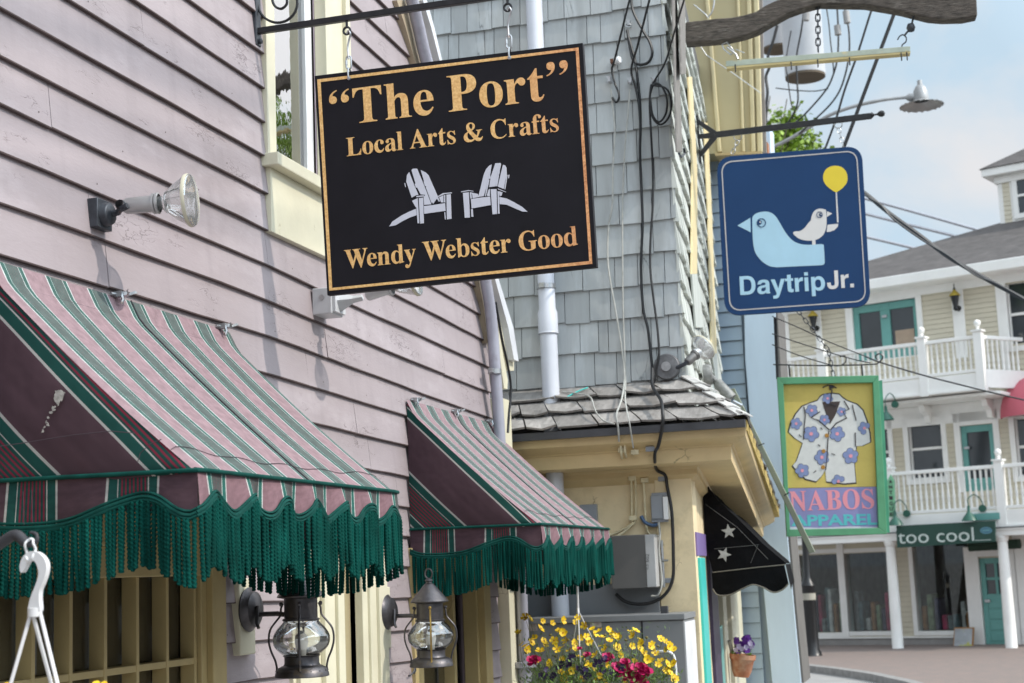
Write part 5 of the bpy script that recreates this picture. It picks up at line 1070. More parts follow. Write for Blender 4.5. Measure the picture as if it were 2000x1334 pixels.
# ground floor
m = M(); slab(m, FW0, -1.6, .012, 0, 2.6, [], -.1, .010); m.uzb(FW0, -.17, .014, 0, 2.56, .010, .022); m.build('yellow_wall', MT['yellow'], sh, bevel=.002)
m = M(); m.uzb(FW0, -1.6, -.175, 1.2, 2.02, .0105, .018)
for k in range(5): m.uzb(FW0, -1.6, -.176, 1.21 + k * .165, 1.205 + (k + 1) * .165, .018, .026)
m.build('grey_backboard', mat('grey_backing_paint', (.19, .20, .21), .6, var=.08, vs=4, bump=.2), sh, bevel=.002)
su = lambda x, y: SW.uz((x, y))[0]
up1 = su(1371, 1000)
m = M(); m.uzb(SW, .0, up1, 0, 2.56, -.08, .012); m.build('side_pilaster', MT['yellow'], sh, bevel=.002)
m = M(); m.uzb(SW, up1, SLEN, 0, 2.5, -.20, -.03); m.build('side_shopfront', mat('lavender_boards', (.30, .27, .36), .6), sh)
zp0, zp1 = SW.uz((1362, 1086))[1], SW.uz((1362, 1042))[1]
m = M(); m.uzb(SW, su(1353, 1060), su(1371, 1060), zp0, zp1, .012, .022); m.build('purple_panel', MT['purple'], sh, bevel=.002)
m = M(); m.uzb(SW, su(1362, 1200), su(1372, 1200), 0, zp0 - .01, .012, .03); m.build('turquoise_trim', MT['turq'], sh, bevel=.003)
m = M(); m.uzb(SW, su(1384, 1250), su(1397, 1250), 0, 2.3, -.03, .03); m.build('dark_purple_post', MT['dpurple'], sh, bevel=.003)
m = M(); m.uzb(SW, su(1400, 1290), su(1405, 1290), 0, 1.75, -.03, .03); m.build('teal_post', MT['teal'], sh, bevel=.003)
m = M(); m.uzb(SW, su(1409, 1290), su(1416, 1290), 0, 2.3, -.03, .03); m.uzb(SW, su(1419, 1290), SLEN + .1, 0, 2.3, -.03, .05); m.build('cream_trim', CRM, sh, bevel=.004)

# white vent pipe through the skirt roof
vp = thing('vent_pipe', 'white plastic pipe running down the shingled wall and through the cedar skirt roof', 'pipe', FP.P((1080, 790)))
yv = YF - .09; a = PY(yv).P((1038, 0)); b = PY(yv).P((1082, 792)); xv = (a.x + b.x) / 2; zt_ = PY(yv).P((1066, 560)).z
zc1, zc2 = PY(yv).P((1070, 652)).z, PY(yv).P((1067, 612)).z
m = M(); m.lathe([(.044, 1.72), (.044, zc1), (.051, zc1 + .002), (.051, zc2), (.043, zc2 + .025), (.043, 6.0)], (xv, yv, 0), n=28); m.build('pipe', MT['pvc'], vp, smooth=True)
m = M(); m.lathe([(.0515, zc1 - .002), (.053, zc1), (.053, zc1 + .004), (.0515, zc1 + .006)], (xv, yv, 0), n=28); m.build('coupling_rim', MT['pvc'], vp, smooth=True)
for z_ in (zt_, 1.86):
    m = M(); m.lathe([(.046, z_ - .012), (.048, z_ - .012), (.048, z_ + .012), (.046, z_ + .012)], (xv, yv, 0), n=28); m.box((xv - .01, yv - .052, z_), (.014, 0, 0), (0, .008, 0), (0, 0, .012)); m.build('pipe_clamp', MT['steel'], vp, smooth=True)
m = M(); m.lathe([(.044, 1.70), (.07, 1.70), (.07, 1.73), (.05, 1.74), (.05, 1.80), (.044, 1.80)], (xv, yv, 0), n=28); m.build('base_collar', MT['steel'], vp, smooth=True)

# ------------------------------------------------------------------ electrical boxes and cables on the shop front
FB_ = PY(YF - .03)
def cab(name, label, cat, px, pl, r, mt, grp=None, n=6, k=5, yw=None):
    pts = spline([tuple(p) + (0.,) if len(p) == 2 else tuple(p) for p in px], k); L_ = [pl.off(p[2]).P(p[:2]) for p in pts]
    return tag(M().tube(L_, r, n).build(name, mt, smooth=60), label, cat, grp)
def rect(m, pl, px0, px1, d0, d1):
    (ua, za), (ub, zb_) = pl.uz(px0), pl.uz(px1); m.uzb(pl, min(ua, ub), max(ua, ub), min(za, zb_), max(za, zb_), d0, d1)
t = thing('meter_box', 'large grey utility box with stamped numbers on the yellow wall', 'utility box', FP.P((1235, 1150)), 'utility boxes on the yellow wall')
m = M(); BXP = PY(YF - .14)
(ua, za), (ub, zbb) = BXP.uz((1190, 1047)), BXP.uz((1282, 1148)); YBX = YF - .14
m.bx(ua, ub, YBX, YF - .02, zbb, za); m.build('case', MT['greybox'], t, bevel=.005)
um = ua + (ub - ua) * .80
m = M(); m.bx(um, ub + .003, YBX - .004, YF - .02, zbb + .004, za - .002); m.build('side_door', mat('pale_grey_enclosure', (.42, .42, .42), .45), t, bevel=.003)
for q, s_ in enumerate(('1 0', '6 0', '3 0')):
    pass
v_, f_2 = sans('E3 602', .0); place((v_, f_2), PY(YBX - .005), (1266, 1112), (1268, 1082), 7, 700, 'stamped_numbers', mat('dark_stamp', (.12, .12, .12), .6), t, up=(-1, -.05), d0=0, d1=.0008)
m = M(); m.tube([(ub + .02, YF - .05, zbb), (ub + .02, YF - .05, za - .03)], .008, 6); m.tube([(ub, YF - .06, (za + zbb) / 2), (ub + .05, YF - .06, (za + zbb) / 2)], .006, 6); m.build('hasp', MT['steel'], t, smooth=60)
t = thing('junction_box', 'small pale grey junction box left of the black cable', 'utility box', FP.P((1286, 990)), 'utility boxes on the yellow wall')
m = M(); rect(m, PY(YF - .06), (1270, 968), (1296, 1013), -.06, 0); m.build('case', MT['greybox2'], t, bevel=.004)
m = M(); rect(m, PY(YF - .07), (1294, 970), (1306, 1014), -.05, 0); m.build('side_cover', MT['white'], t, bevel=.002)
for a_, b_ in (((1272, 963), (1304, 969)), ((1272, 1013), (1304, 1019))):
    m = M(); rect(m, PY(YF - .05), a_, b_, -.05, 0); m.build('lug', MT['greybox2'], t, bevel=.001)
t = thing('junction_box', 'flat grey box half behind the far awning, left of the meter box', 'utility box', FP.P((1148, 1000)), 'utility boxes on the yellow wall')
m = M(); rect(m, PY(YF - .04), (1131, 986), (1167, 1040), -.04, 0); m.build('case', MT['greybox2'], t, bevel=.004)
t = thing('electric_cabinet', 'long grey metal cabinet behind the flower basket', 'cabinet', (-1.7, 7.2, .0))
CB = PY(7.20); (ua, za), (ub, _) = CB.uz((1018, 1213)), CB.uz((1334, 1197)); zt2 = (CB.uz((1180, 1203))[1])
m = M(); m.bx(ua, ub, 7.20, 7.5, .1, zt2 - .03); m.build('body', MT['cabinet'], t, bevel=.003)
m = M(); m.bx(ua - .01, ub + .008, 7.19, 7.5, zt2 - .028, zt2); m.build('lid', MT['cabinet'], t, bevel=.003)
m = M(); m.bx(ub + .001, ub + .004, 7.21, 7.495, .15, zt2 - .04); m.build('side_panel', mat('sunlit_cabinet_side', (.70, .70, .71), .4), t)  # sunlit side of the grey cabinet, its brightness put into the white colour
uc = CB.uz((1256, 1260))[0]; m = M(); m.bx(uc - .003, uc + .003, 7.194, 7.2, .2, zt2 - .03); m.build('door_gap', MT['dark'], t)
m = M(); m.tube([V(p) for p in spline([tuple(CB.off(.03).P(q)) for q in ((1282, 1273), (1300, 1272), (1314, 1278), (1319, 1295), (1321, 1330), (1321, 1350))], 4)], .006, 8); m.build('handle', MT['white'], t, smooth=60)
m = M(); m.tube([CB.off(.02).P((1300, 1260)), CB.off(.02).P((1316, 1260))], .006, 6); m.build('latch', MT['steel'], t)
for a, b in (((1152, 1209), (1175, 1225)), ((1020, 1218), (1050, 1232))):
    m = M(); rect(m, CB, a, b, .001, .003); m.build('paper_label', mat('faded_label', (.40, .34, .31), .7, var=.35, vs=60), t)
m = M(); rect(m, PY(7.3), (1290, 1184), (1304, 1199), -.03, 0); m.build('corner_block', MT['darktrim'], t)

GB = 'black cables hanging on the shingled shop front'; GW = 'pale cables on the shingled shop front'
UP = PY(YF - .045)
cab('cable', 'thick black cable looping under the top anchor, then down the grey shingles', 'cable', [(1232, -20), (1236, 20), (1256, 60), (1269, 82), (1274, 104), (1266, 122), (1248, 126), (1236, 116), (1230, 90), (1225, 60), (1227, 70), (1240, 118), (1246, 160), (1250, 200), (1251, 250), (1250, 300), (1253, 370), (1255, 440), (1252, 520), (1256, 600), (1265, 640), (1270, 680), (1274, 720)], UP, .0075, MT['cable'], GB)
cab('cable', 'black cable crossing the cedar eave and looping under the meter box', 'cable', [(1274, 720, .02), (1275, 755, .10), (1290, 780, .24), (1294, 800, .33), (1294, 830, .345), (1286, 870, .27), (1280, 882, .26), (1279, 900, .2), (1283, 918, .03), (1299, 928, .0), (1303, 950, .0), (1312, 1000, .02), (1315, 1080, .02), (1314, 1130, .02), (1300, 1160, .02), (1275, 1176, .02), (1245, 1180, .02), (1220, 1174, .02), (1203, 1160, .02)], UP, .0085, MT['cable'], GB, 8)
cab('cable', 'black cable from the coiled loops, straight down beside the shingled corner', 'cable', [(1272, 165), (1269, 200), (1271, 250), (1275, 330), (1275, 400), (1271, 460), (1270, 520), (1276, 580), (1284, 640), (1287, 690), (1282, 720), (1278, 745), (1262, 762), (1230, 770), (1190, 768), (1152, 762)], UP.off(.01), .006, MT['cable'], GB)
cab('cable', 'black cable coiled in two round loops near the shingled corner', 'cable', [(1345, -30, .3), (1318, 60, .15), (1300, 120, .05), (1280, 155), (1276, 166), (1300, 172), (1311, 195), (1308, 225), (1292, 243), (1276, 232), (1269, 200), (1275, 168), (1290, 166), (1302, 190), (1301, 220), (1288, 238), (1275, 225), (1270, 190)], UP.off(.02), .0055, MT['cable'], GB)
cab('cable', 'black drop cable slanting from above to the white insulator', 'cable', [(1237, -30, .5), (1222, 30, .25), (1200, 118, .04), (1195, 135), (1200, 160), (1209, 185), (1204, 200), (1196, 190)], UP.off(.01), .0055, MT['cable'], GB)
cab('cable', 'black drop cable slanting to the middle anchor on the grey shingles', 'cable', [(1276, -30, .5), (1262, 25, .3), (1245, 90, .1), (1233, 135, .02), (1240, 165), (1247, 200), (1250, 235)], UP.off(.01), .006, MT['cable'], GB)
cab('cable', 'pale cable down the grey shingles, left of the two', 'cable', [(1193, 175), (1197, 210), (1201, 260), (1197, 330), (1196, 400), (1188, 450), (1188, 520), (1203, 610), (1213, 670), (1219, 720), (1219, 750, .03), (1214, 780, .2), (1204, 810, .33), (1207, 835, .33), (1209, 862, .29)], UP, .0048, MT['wirewhite'], GW)
cab('cable', 'pale cable down the grey shingles, right of the two', 'cable', [(1230, 175), (1226, 230), (1220, 300), (1216, 400), (1216, 500), (1217, 600), (1220, 690), (1222, 740, .0), (1221, 775, .15), (1224, 800, .3), (1230, 830, .34), (1237, 875, .28)], UP, .004, MT['wirewhite'], GW)
cab('cable', 'pale cable lying across the cedar skirt roof shingles', 'cable', [(1098, 765, .03), (1125, 768, .08), (1152, 775, .15), (1160, 795, .24), (1166, 808, .29), (1180, 822, .34), (1200, 828, .36)], UP, .004, MT['wirewhite'], GW)
cab('cable', 'thin green wire at the foot of the white vent pipe', 'cable', [(1103, 778, .09), (1125, 766, .06), (1148, 757, .02)], UP, .004, MT['turq'])
cab('cable', 'black cable hanging at the edge of the pink house beside the cedar eave', 'cable', [(968, 590), (980, 660), (992, 715), (998, 760), (994, 810), (992, 845)], PX(-2.02), .006, MT['cable'])
YB_ = PY(YF - .035)
for lab, px in (('cream painted cable in the first clip under the eave', [(1212, 868, .25), (1214, 890, .24), (1220, 908, .03), (1230, 918, .0), (1233, 930, .0), (1234, 1015, .0), (1236, 1022, .0), (1222, 1036, .0), (1205, 1048, .02)]), ('cream painted cable beside the first, bending left under the boxes', [(1220, 868, .25), (1222, 888, .24), (1232, 905, .03), (1240, 925, .0), (1241, 1012, .0), (1230, 1026, .0), (1205, 1040, .0), (1180, 1048, .0)]), ('cream painted cable dropping to the blue wires', [(1237, 884, .24), (1240, 900, .05), (1254, 920, .0), (1257, 950, .0), (1261, 1012, .0), (1264, 1035, .0), (1270, 1045, .0)])):
    cab('cable', lab, 'cable', px, YB_, .006, MT['wireyel'], 'cream painted cables under the eave')
cab('cable', 'blue wires bunched between the junction box and the cream cables', 'cable', [(1252, 1008), (1260, 1020), (1274, 1026), (1285, 1024)], YB_, .010, mat('blue_wire', (.10, .17, .30), .5))
cab('cable', 'white cable curling down the right side of the meter box', 'cable', [(1286, 1020), (1289, 1045), (1287, 1075), (1291, 1110), (1293, 1140), (1285, 1162), (1272, 1164)], YB_.off(.03), .006, MT['wirewhite'])
cl = None
for i, (p, lab) in enumerate((((1215, 879), 'upper left'), ((1240, 883), 'upper right'), ((1235, 934), 'middle left'), ((1259, 938), 'middle right'), ((1236, 1012), 'lowest'))):
    pl_ = YB_.off(.24 if i < 2 else .008); c = pl_.P(p)
    tag(M().box(c, (.019, 0, 0), (0, .008, 0), (0, 0, .012)).build('cable_clip', MT['wireyel'], bevel=.003), f'cream plastic clip holding the painted cables, {lab} one', 'clip', 'cream cable clips')
for p, lab, dd in (((1270, 877), 'on the cornice', .24), ((1294, 935), 'high on the yellow wall', .0), ((1304, 1134), 'low beside the meter box', .0)):
    c = YB_.off(dd).P(p); tag(M().box(c, (.022, 0, 0), (0, .006, 0), (0, 0, .012)).build('cable_clip', MT['greybox2'], bevel=.002), f'grey metal strap over the thick black cable, {lab}', 'clip', 'grey cable straps')
t = thing('insulator', 'white ceramic insulator on the grey shingles with rusty bracket', 'insulator', UP.P((1204, 118)))
c = UP.P((1206, 118)); m = M(); m.lathe([(0, -.018), (.016, -.018), (.020, -.010), (.012, 0), (.020, .010), (.016, .018), (0, .018)], c, (1, -.5, 0), 14); m.build('spool', MT['white'], t, smooth=True)
m = M(); m.box(c + V((-.025, .02, 0)), (.012, 0, 0), (0, .03, 0), (0, 0, .010)); m.build('bracket', mat('rusty_iron', (.16, .07, .04), .8, var=.4, vs=50), t)
for p, lab in (((1190, 155), 'left of the coil'), ((1231, 157), 'above the two pale cables'), ((1279, 158), 'at the coiled black loops'), ((1228, 45), 'at the top edge')):
    c = UP.P(p); m = M()
    for k in range(4): m.tube([V(q) for q in spline([tuple(c + V((jit(.02), jit(.008), jit(.02)))) for _ in range(5)], 3)], .0022, 5)
    m.box(c + V((0, .01, 0)), (.007, 0, 0), (0, .02, 0), (0, 0, .014)); tag(m.build('wire_anchor', MT['steel']), 'steel wire anchor with twisted ends on grey shingles, ' + lab, 'anchor', 'wire anchors on the shingles')
# second flood lamp on the side wall, pointing down the street
S3 = SW.off(.10)
t = thing('flood_lamp', 'dull grey flood lamp on the side wall just above the skirt roof hip', 'lamp', S3.P((1375, 735)), 'flood lamps on the walls')
DA = mat('weathered_zinc', (.22, .22, .21), .55, metal=.3, var=.35, vs=40, bump=.4)
c = SW.off(.03).P((1374, 733)); m = M(); m.lathe([(0, 0), (.06, 0), (.064, .03), (.055, .05), (0, .052)], c, SW.n, 20); m.build('round_box', DA, t, smooth=True)
PD = PY(c.y); a = PD.P((1400, 745)); b = PD.P((1432, 783)); m = M(); m.tube([c + SW.n * .04, a], .012, 8); m.lathe([(.02, 0), (.028, .01), (.034, .10), (.036, .13), (.0, .13)], a, b - a, 18); m.build('socket', DA, t, smooth=True)
m = M(); m.tube([b, b + V((.05, 0, -.03))], .009, 6); m.build('swivel_arm', MT['steel'], t)

# ------------------------------------------------------------------ black awning with silver stars
random.seed(3)
Y0, Y1 = 8.25, 10.6; A0 = PY(Y0)
t = thing('star_awning', 'black canvas awning with two silver stars under the yellow cornice', 'awning', A0.P((1372, 960)))
tp = [A0.P(p) for p in ((1370, 930), (1400, 975), (1440, 1012), (1490, 1062), (1534, 1099))]
dv = V((SW.u.x, SW.u.y, 0)) * (Y1 - Y0)
m = M(); k_ = 14
for i in range(k_ + 1):
    for p in tp: m.v.append(p + dv * (i / k_) - V((0, 0, .01 * math.sin(i * 1.1))))
for i in range(k_):
    for j in range(4): m.f.append((i * 5 + j, i * 5 + j + 1, i * 5 + j + 6, i * 5 + j + 5))
m.build('canopy', MT['blackcan'], t, smooth=60)
m = M(); m.pp([(1370, 930), (1400, 975), (1440, 1012), (1490, 1062), (1534, 1099), (1533, 1104), (1480, 1108), (1392, 1118), (1378, 1060)], A0, .006); m.build('end_panel', MT['blackcan'], t)
vl = spline([(1392, 1150), (1402, 1162), (1425, 1162), (1450, 1150), (1470, 1142), (1490, 1147), (1510, 1157), (1528, 1152), (1540, 1140)], 4)
m = M(); m.pp([(1390, 1119), (1480, 1108), (1532, 1104), (1540, 1140)] + list(reversed(vl))[1:], A0.off(.004), .006); m.build('end_valance', MT['blackcan'], t)
m = M(); fv = A0.P((1534, 1102)); n_ = 40
for i in range(n_ + 1):
    b = fv + dv * (i / n_); m.v += [b, b - V((-.02, 0, .12 + .02 * math.sin(i * .8)))]
    if i: m.f.append((2 * i - 2, 2 * i, 2 * i + 1, 2 * i - 1))
m.build('front_valance', MT['blackcan'], t)
m = M(); m.tube([A0.off(.01).P(p) for p in vl], .004, 5); m.tube([A0.off(.01).P(p) for p in ((1392, 1118), (1480, 1108), (1533, 1103))], .003, 5); m.build('binding', mat('grey_binding', (.14, .13, .11), .8), t)
def star(c, r, rot, sq=1.):
    return [(c[0] + (r if k % 2 == 0 else r * .42) * math.sin(rot + k * math.pi / 5) * sq, c[1] - (r if k % 2 == 0 else r * .42) * math.cos(rot + k * math.pi / 5)) for k in range(10)]
for c, rot in (((1423, 1038), -.12), ((1414, 1083), .35)):
    m = M(); m.pp(star(c, 15, rot), A0.off(.009), .002); m.build('star', mat('silver_cloth', (.38, .38, .36), .6, var=.25, vs=60), t)
for ln_ in (((1378, 985), (1440, 1030), (1500, 1092)), ((1395, 1072), (1440, 1068), (1482, 1064)), ((1480, 1066), (1466, 1100))):
    m = M(); m.tube([A0.off(.008).P(p) for p in ln_], .0012, 4); m.build('seam', mat('grey_seam', (.09, .09, .09), .8), t)

# wall pot with violets
PP = PY(9.6); c = PP.P((1450, 1292)); t = thing('wall_pot', 'terracotta wall pot of purple violets below the star awning', 'flower pot', c)
TC = mat('terracotta', (.42, .16, .08), .75, var=.2, vs=14, bump=.4, col2=(.5, .3, .2), c2s=6)
a = PP.P((1448, 1322)); h_ = (PP.P((1448, 1278)) - a).length; m = M(); m.lathe([(0, 0), (.045, 0), (.06, h_ * .25), (.072, h_ * .75), (.080, h_ * .80), (.082, h_), (.070, h_), (.06, h_ * .8), (0, h_ * .8)], a, (.12, 0, 1), 24); m.build('pot', TC, t, smooth=True)
m = M(); m.tube([PP.P((1430, 1275)), PP.P((1424, 1250))], .012, 6); m.tube([PP.P((1438, 1274)), PP.P((1435, 1245))], .010, 6); m.build('wall_bracket', MT['greywood'], t)
m = M()
for k in range(70): leafb(m, PP.P((1450 + jit(16), 1275 + jit(7))) + V((0, jit(.05), 0)), (jit(1), jit(1), .6), .03, .014)
m.build('leaves', mat('bright_leaves', (.14, .26, .03), .6, var=.3, vs=30), t)
m = M()
for k in range(16): bloom(m, PP.P((1455 + jit(17), 1256 + jit(13))) + V((0, -.03 + jit(.03), 0)), (jit(.7), -1, jit(.7)), .024, 5, .15, .95)
m.build('violets', VIO, t)
m = M()
for s in ((1440, 1268), (1452, 1267), (1460, 1263), (1468, 1255), (1446, 1262), (1470, 1262)): bloom(m, PP.P(s) + V((0, -.06, 0)), (jit(.4), -1, jit(.3)), .017, 5, .15, .95)
m.build('pale_blooms', PALEV, t)

# ------------------------------------------------------------------ pale blue clapboard house
random.seed(9)
BPl = PL((-1.27, 11.6, 0), (1, 0, 0), (0, -1, 0))
bh = thing('blue_house', 'pale blue clapboard house with a wide corner board', 'house', (-1.4, 11.6, 0))
m = M(); zbl = lambda k, u: 1.0 + .1115 * k
clap(m, BPl, -2.0, -.24, zbl, -9, 38, .1115, [], t=.012, step=.6)
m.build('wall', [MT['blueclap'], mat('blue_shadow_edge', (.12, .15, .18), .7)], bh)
m = M(); m.pp([(1453, 600), (1455, 700), (1471, 900), (1480, 1023), (1493, 1170), (1508, 1334), (1520, 1460), (1582, 1460), (1565, 1334), (1552, 1200), (1539, 1056), (1528, 860), (1519, 740), (1514, 600), (1498, 300), (1438, 300)], BPl.off(.04), .06)
m.build('corner_board', MT['bluetrim'], bh, bevel=.004)
m = M(); m.pp([(1513, 600), (1527, 860), (1538, 1056), (1551, 1200), (1564, 1334), (1570, 1334), (1557, 1200), (1544, 1056), (1532, 860), (1518, 600)], BPl.off(.02), .5); m.build('side_board', mat('dark_weathered_board', (.14, .13, .12), .8), bh)
m = M(); m.pp([(1545, 1080), (1551, 1160), (1560, 1258), (1563, 1258), (1554, 1160), (1549, 1080)], BPl.off(-.2), .02); m.build('orange_strip', mat('orange_trim', (.55, .20, .07), .6), bh)
m = M(); m.prism([(-6, 11.64, 0), (-1.34, 11.64, 0), (-2.5, 17, 0), (-6, 17, 0)], (0, 0, 5.0)); m.build('wall_core', MT['blueclap'], bh)
# cream bay overhanging between the two houses
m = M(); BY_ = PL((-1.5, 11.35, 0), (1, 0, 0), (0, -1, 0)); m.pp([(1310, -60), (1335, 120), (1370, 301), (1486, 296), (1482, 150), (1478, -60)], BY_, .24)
by = m.build('upper_bay', mat('shaded_bay_cream', (.46, .39, .22), .5, var=.05, vs=2, crack=((.4, .33, .2), 5, .62)), bh)  # the bay's shade is put into this darker cream
for a, b, w_ in (((1372, -60), (1401, 297), 8), ((1436, -60), (1449, 297), 6), ((1456, -60), (1467, 297), 9), ((1470, -60), (1479, 297), 10)):
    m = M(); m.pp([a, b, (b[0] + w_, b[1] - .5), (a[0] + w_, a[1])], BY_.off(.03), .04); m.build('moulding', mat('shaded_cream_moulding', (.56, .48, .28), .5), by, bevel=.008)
m = M(); m.pp([(1396, 299), (1397, 304), (1487, 300), (1486, 295)], BY_.off(.04), .3); m.build('bottom_rim', mat('tan_rim', (.42, .32, .16), .6), by)
m = M(); m.pp([(1479, -60), (1484, 150), (1489, 300), (1497, 298), (1492, 150), (1488, -60)], BY_.off(-.03), .03); m.build('edge_shadow_board', mat('grey_edge', (.25, .23, .22), .7), by)
# bits of pale roof edge beside the bay
m = M(); m.pp([(1468, 300), (1478, 274), (1494, 250), (1503, 244), (1505, 300)], PY(12.4), .3); m.build('roof_gable', MT['bluetrim'], bh)
m = M(); m.pp([(1490, 278), (1499, 277), (1500, 300), (1491, 300)], PY(12.3), .1); m.build('terracotta_flue', mat('flue', (.4, .17, .08), .8), bh)
# ------------------------------------------------------------------ blue bird sign on its black bracket
mb = SW.off(.03).P((1366, 265)); DP = PG(mb, AS)
t = thing('sign_bracket', 'black straight bracket with ball tip holding the blue bird sign', 'bracket', mb)
m = M(); m.pp([(1395, 257), (1700, 220), (1703, 224), (1703, 231), (1397, 268)], DP.off(.012), .024); m.build('bar', MT['blackiron'], t, bevel=.003)
for px in ([(1360, 230), (1361, 239), (1391, 262), (1401, 257)], [(1363, 262), (1364, 270), (1397, 268), (1395, 258)], [(1366, 298), (1370, 305), (1401, 268), (1391, 264)]):
    m = M(); m.pp(px, DP.off(.012), .024); m.build('brace', MT['blackiron'], t, bevel=.003)
m = M(); m.pp([(1359, 225), (1366, 318), (1370, 318), (1363, 225)], DP.off(.02), .04); m.build('wall_plate', MT['blackiron'], t)
a, b = DP.P((1702, 225)), DP.P((1722, 222)); ax = (b - a).normalized(); Lf = (b - a).length; m = M(); m.lathe([(.02, 0), (.02, .004), (.006, .02), (.006, Lf * .5), (.009, Lf * .6), (.019, Lf * .8), (.022, Lf), (.017, Lf + .015), (0, Lf + .022)], a, ax, 16); m.build('ball_tip', MT['blackiron'], t, smooth=True)
t = thing('hanging_sign', 'navy blue rounded sign with a pale bird, small white bird and yellow balloon', 'sign', DP.P((1550, 450)))
def rr(c0, c1, c2, c3, r, n=6):
    """rounded quad through four photo corners (order tl, tr, br, bl)"""
    C = [V((*c, 0)) for c in (c0, c1, c2, c3)]; o = []
    for i in range(4):
        p, q, s_ = C[i - 1], C[i], C[(i + 1) % 4]; a = q + (p - q).normalized() * r; b = q + (s_ - q).normalized() * r
        for k in range(n + 1):
            u = k / n; w_ = (1 - u) ** 2 * a + 2 * u * (1 - u) * (q * .83 + (a + b) / 2 * .17) + u * u * b; o.append((w_.x, w_.y))
    return o
Bq = [(1399, 307), (1683, 284.5), (1701, 598), (1416, 617)]
NAVY = mat('navy_sign_paint', (.010, .042, .125), .5, var=.06, vs=3, spec=.2)
m = M(); m.pp(rr(*Bq, 27), DP, .03); m.build('board', NAVY, t, bevel=.002)
SILV = mat('silver_line', (.48, .45, .45), .5, var=.04)
def grow(q, d):
    c = sum((V((*p, 0)) for p in q), V((0, 0, 0))) / 4; return [tuple((V((*p, 0)) + V(((1 if c.x > p[0] else -1) * d, (1 if c.y > p[1] else -1) * d, 0)))[:2]) for p in q]
shapes([rr(*grow(Bq, 9), 20), rr(*grow(Bq, 11.2), 18.5)], DP, 'border_line', SILV, t)
Zb = lambda pts: offs(1380, 280, 3.924, pts)
LB_ = mat('pale_blue_paint', (.36, .56, .70), .5, var=.05, vs=6); LW = mat('off_white_paint', (.62, .60, .60), .5, var=.04)
bird = spline(Zb([(350, 590), (355, 560), (385, 535), (440, 523), (490, 530), (530, 560), (565, 615), (610, 690), (660, 745), (720, 772), (780, 778)]), 3)[:-1] + Zb([(780, 778), (885, 772), (898, 778), (903, 850), (906, 915), (898, 930), (880, 934), (540, 950)]) + spline(Zb([(540, 950), (480, 940), (420, 900), (375, 840), (358, 770), (352, 680)]), 3)[1:]
shapes_sep([bird, Zb([(237, 630), (336, 570), (338, 682)])], DP, 'big_bird', LB_, t)
sb = spline(Zb([(800, 590), (808, 550), (830, 515), (870, 500), (912, 508)]), 3)[:-1] + Zb([(914, 508), (920, 560)]) + spline(Zb([(920, 560), (918, 640), (895, 700), (850, 735), (790, 747), (720, 735), (680, 710), (663, 686), (680, 675), (715, 672), (750, 650), (780, 610)]), 3)[1:]
shapes_sep([sb, Zb([(922, 520), (963, 538), (922, 565)]), Zb([(926, 625), (1010, 616), (1005, 640), (980, 665), (945, 678), (920, 680)]), Zb([(808, 745), (834, 742), (836, 776), (810, 780)]), Zb([(989, 376), (999, 376), (1012, 606), (1000, 606)])], DP, 'small_bird', LW, t, d1=.0018)
ey = circ(Zb([(420, 610)])[0], 9); ei = circ(Zb([(420, 610)])[0], 7.4); sy = circ(Zb([(866, 548)])[0], 6.2); si = circ(Zb([(866, 548)])[0], 5)
shapes([ey, ei], DP, 'eye_ring_line', NAVY, t, d1=.0042); shapes([sy, si], DP, 'eye_ring_line', NAVY, t, d1=.0042)
shapes_sep([circ(Zb([(405, 607)])[0], 4.6)], DP, 'pupil', NAVY, t, d1=.0046); shapes_sep([circ(Zb([(875, 548)])[0], 3.3)], DP, 'pupil', NAVY, t, d1=.0046)
shapes_sep([circ(Zb([(410, 605)])[0], 1.5), circ(Zb([(878, 545)])[0], 1.1)], DP, 'eye_glint', LW, t, d1=.0052)
bl_ = spline(Zb([(987, 172), (1030, 180), (1065, 210), (1080, 255), (1075, 300), (1045, 340), (1005, 370), (988, 374), (960, 358), (920, 325), (896, 285), (895, 240), (915, 200), (950, 178)]), 3, closed=True)
shapes_sep([bl_], DP, 'balloon', mat('yellow_balloon_paint', (.70, .53, .03), .5, var=.05), t)
place(fill2d(roman('Daytrip', -12, GR)[0]), DP, (1446, 576.5), (1612, 566.5), 37, 729, 'lettering', LB_, t, up=(-.05, -1))
place(fill2d(roman('Jr.', -12, GR)[0]), DP, (1616, 564.5), (1668, 561), 35.5, 729, 'lettering', LW, t, up=(-.05, -1))
for (rx, ry), (lx, ly) in (((1441, 267), (1430, 300)), ((1637, 243), (1648, 287))):
    m = M(); c = DP.P((rx, ry)); m.tube([c + (DP.u * math.cos(k * math.pi / 7) + V((0, 0, 1)) * math.sin(k * math.pi / 7)) * .026 for k in range(14)], .0035, 6, closed=True)
    m.tube([c + V((0, 0, .026)), c + V((0, 0, .04))], .004, 6); d_ = DP.P((lx, ly)); chain(m, c - V((0, 0, .026)), d_ - V((0, 0, .0)), .0028, .045, .012); m.build('hanger_link', MT['steel'], t, smooth=60)

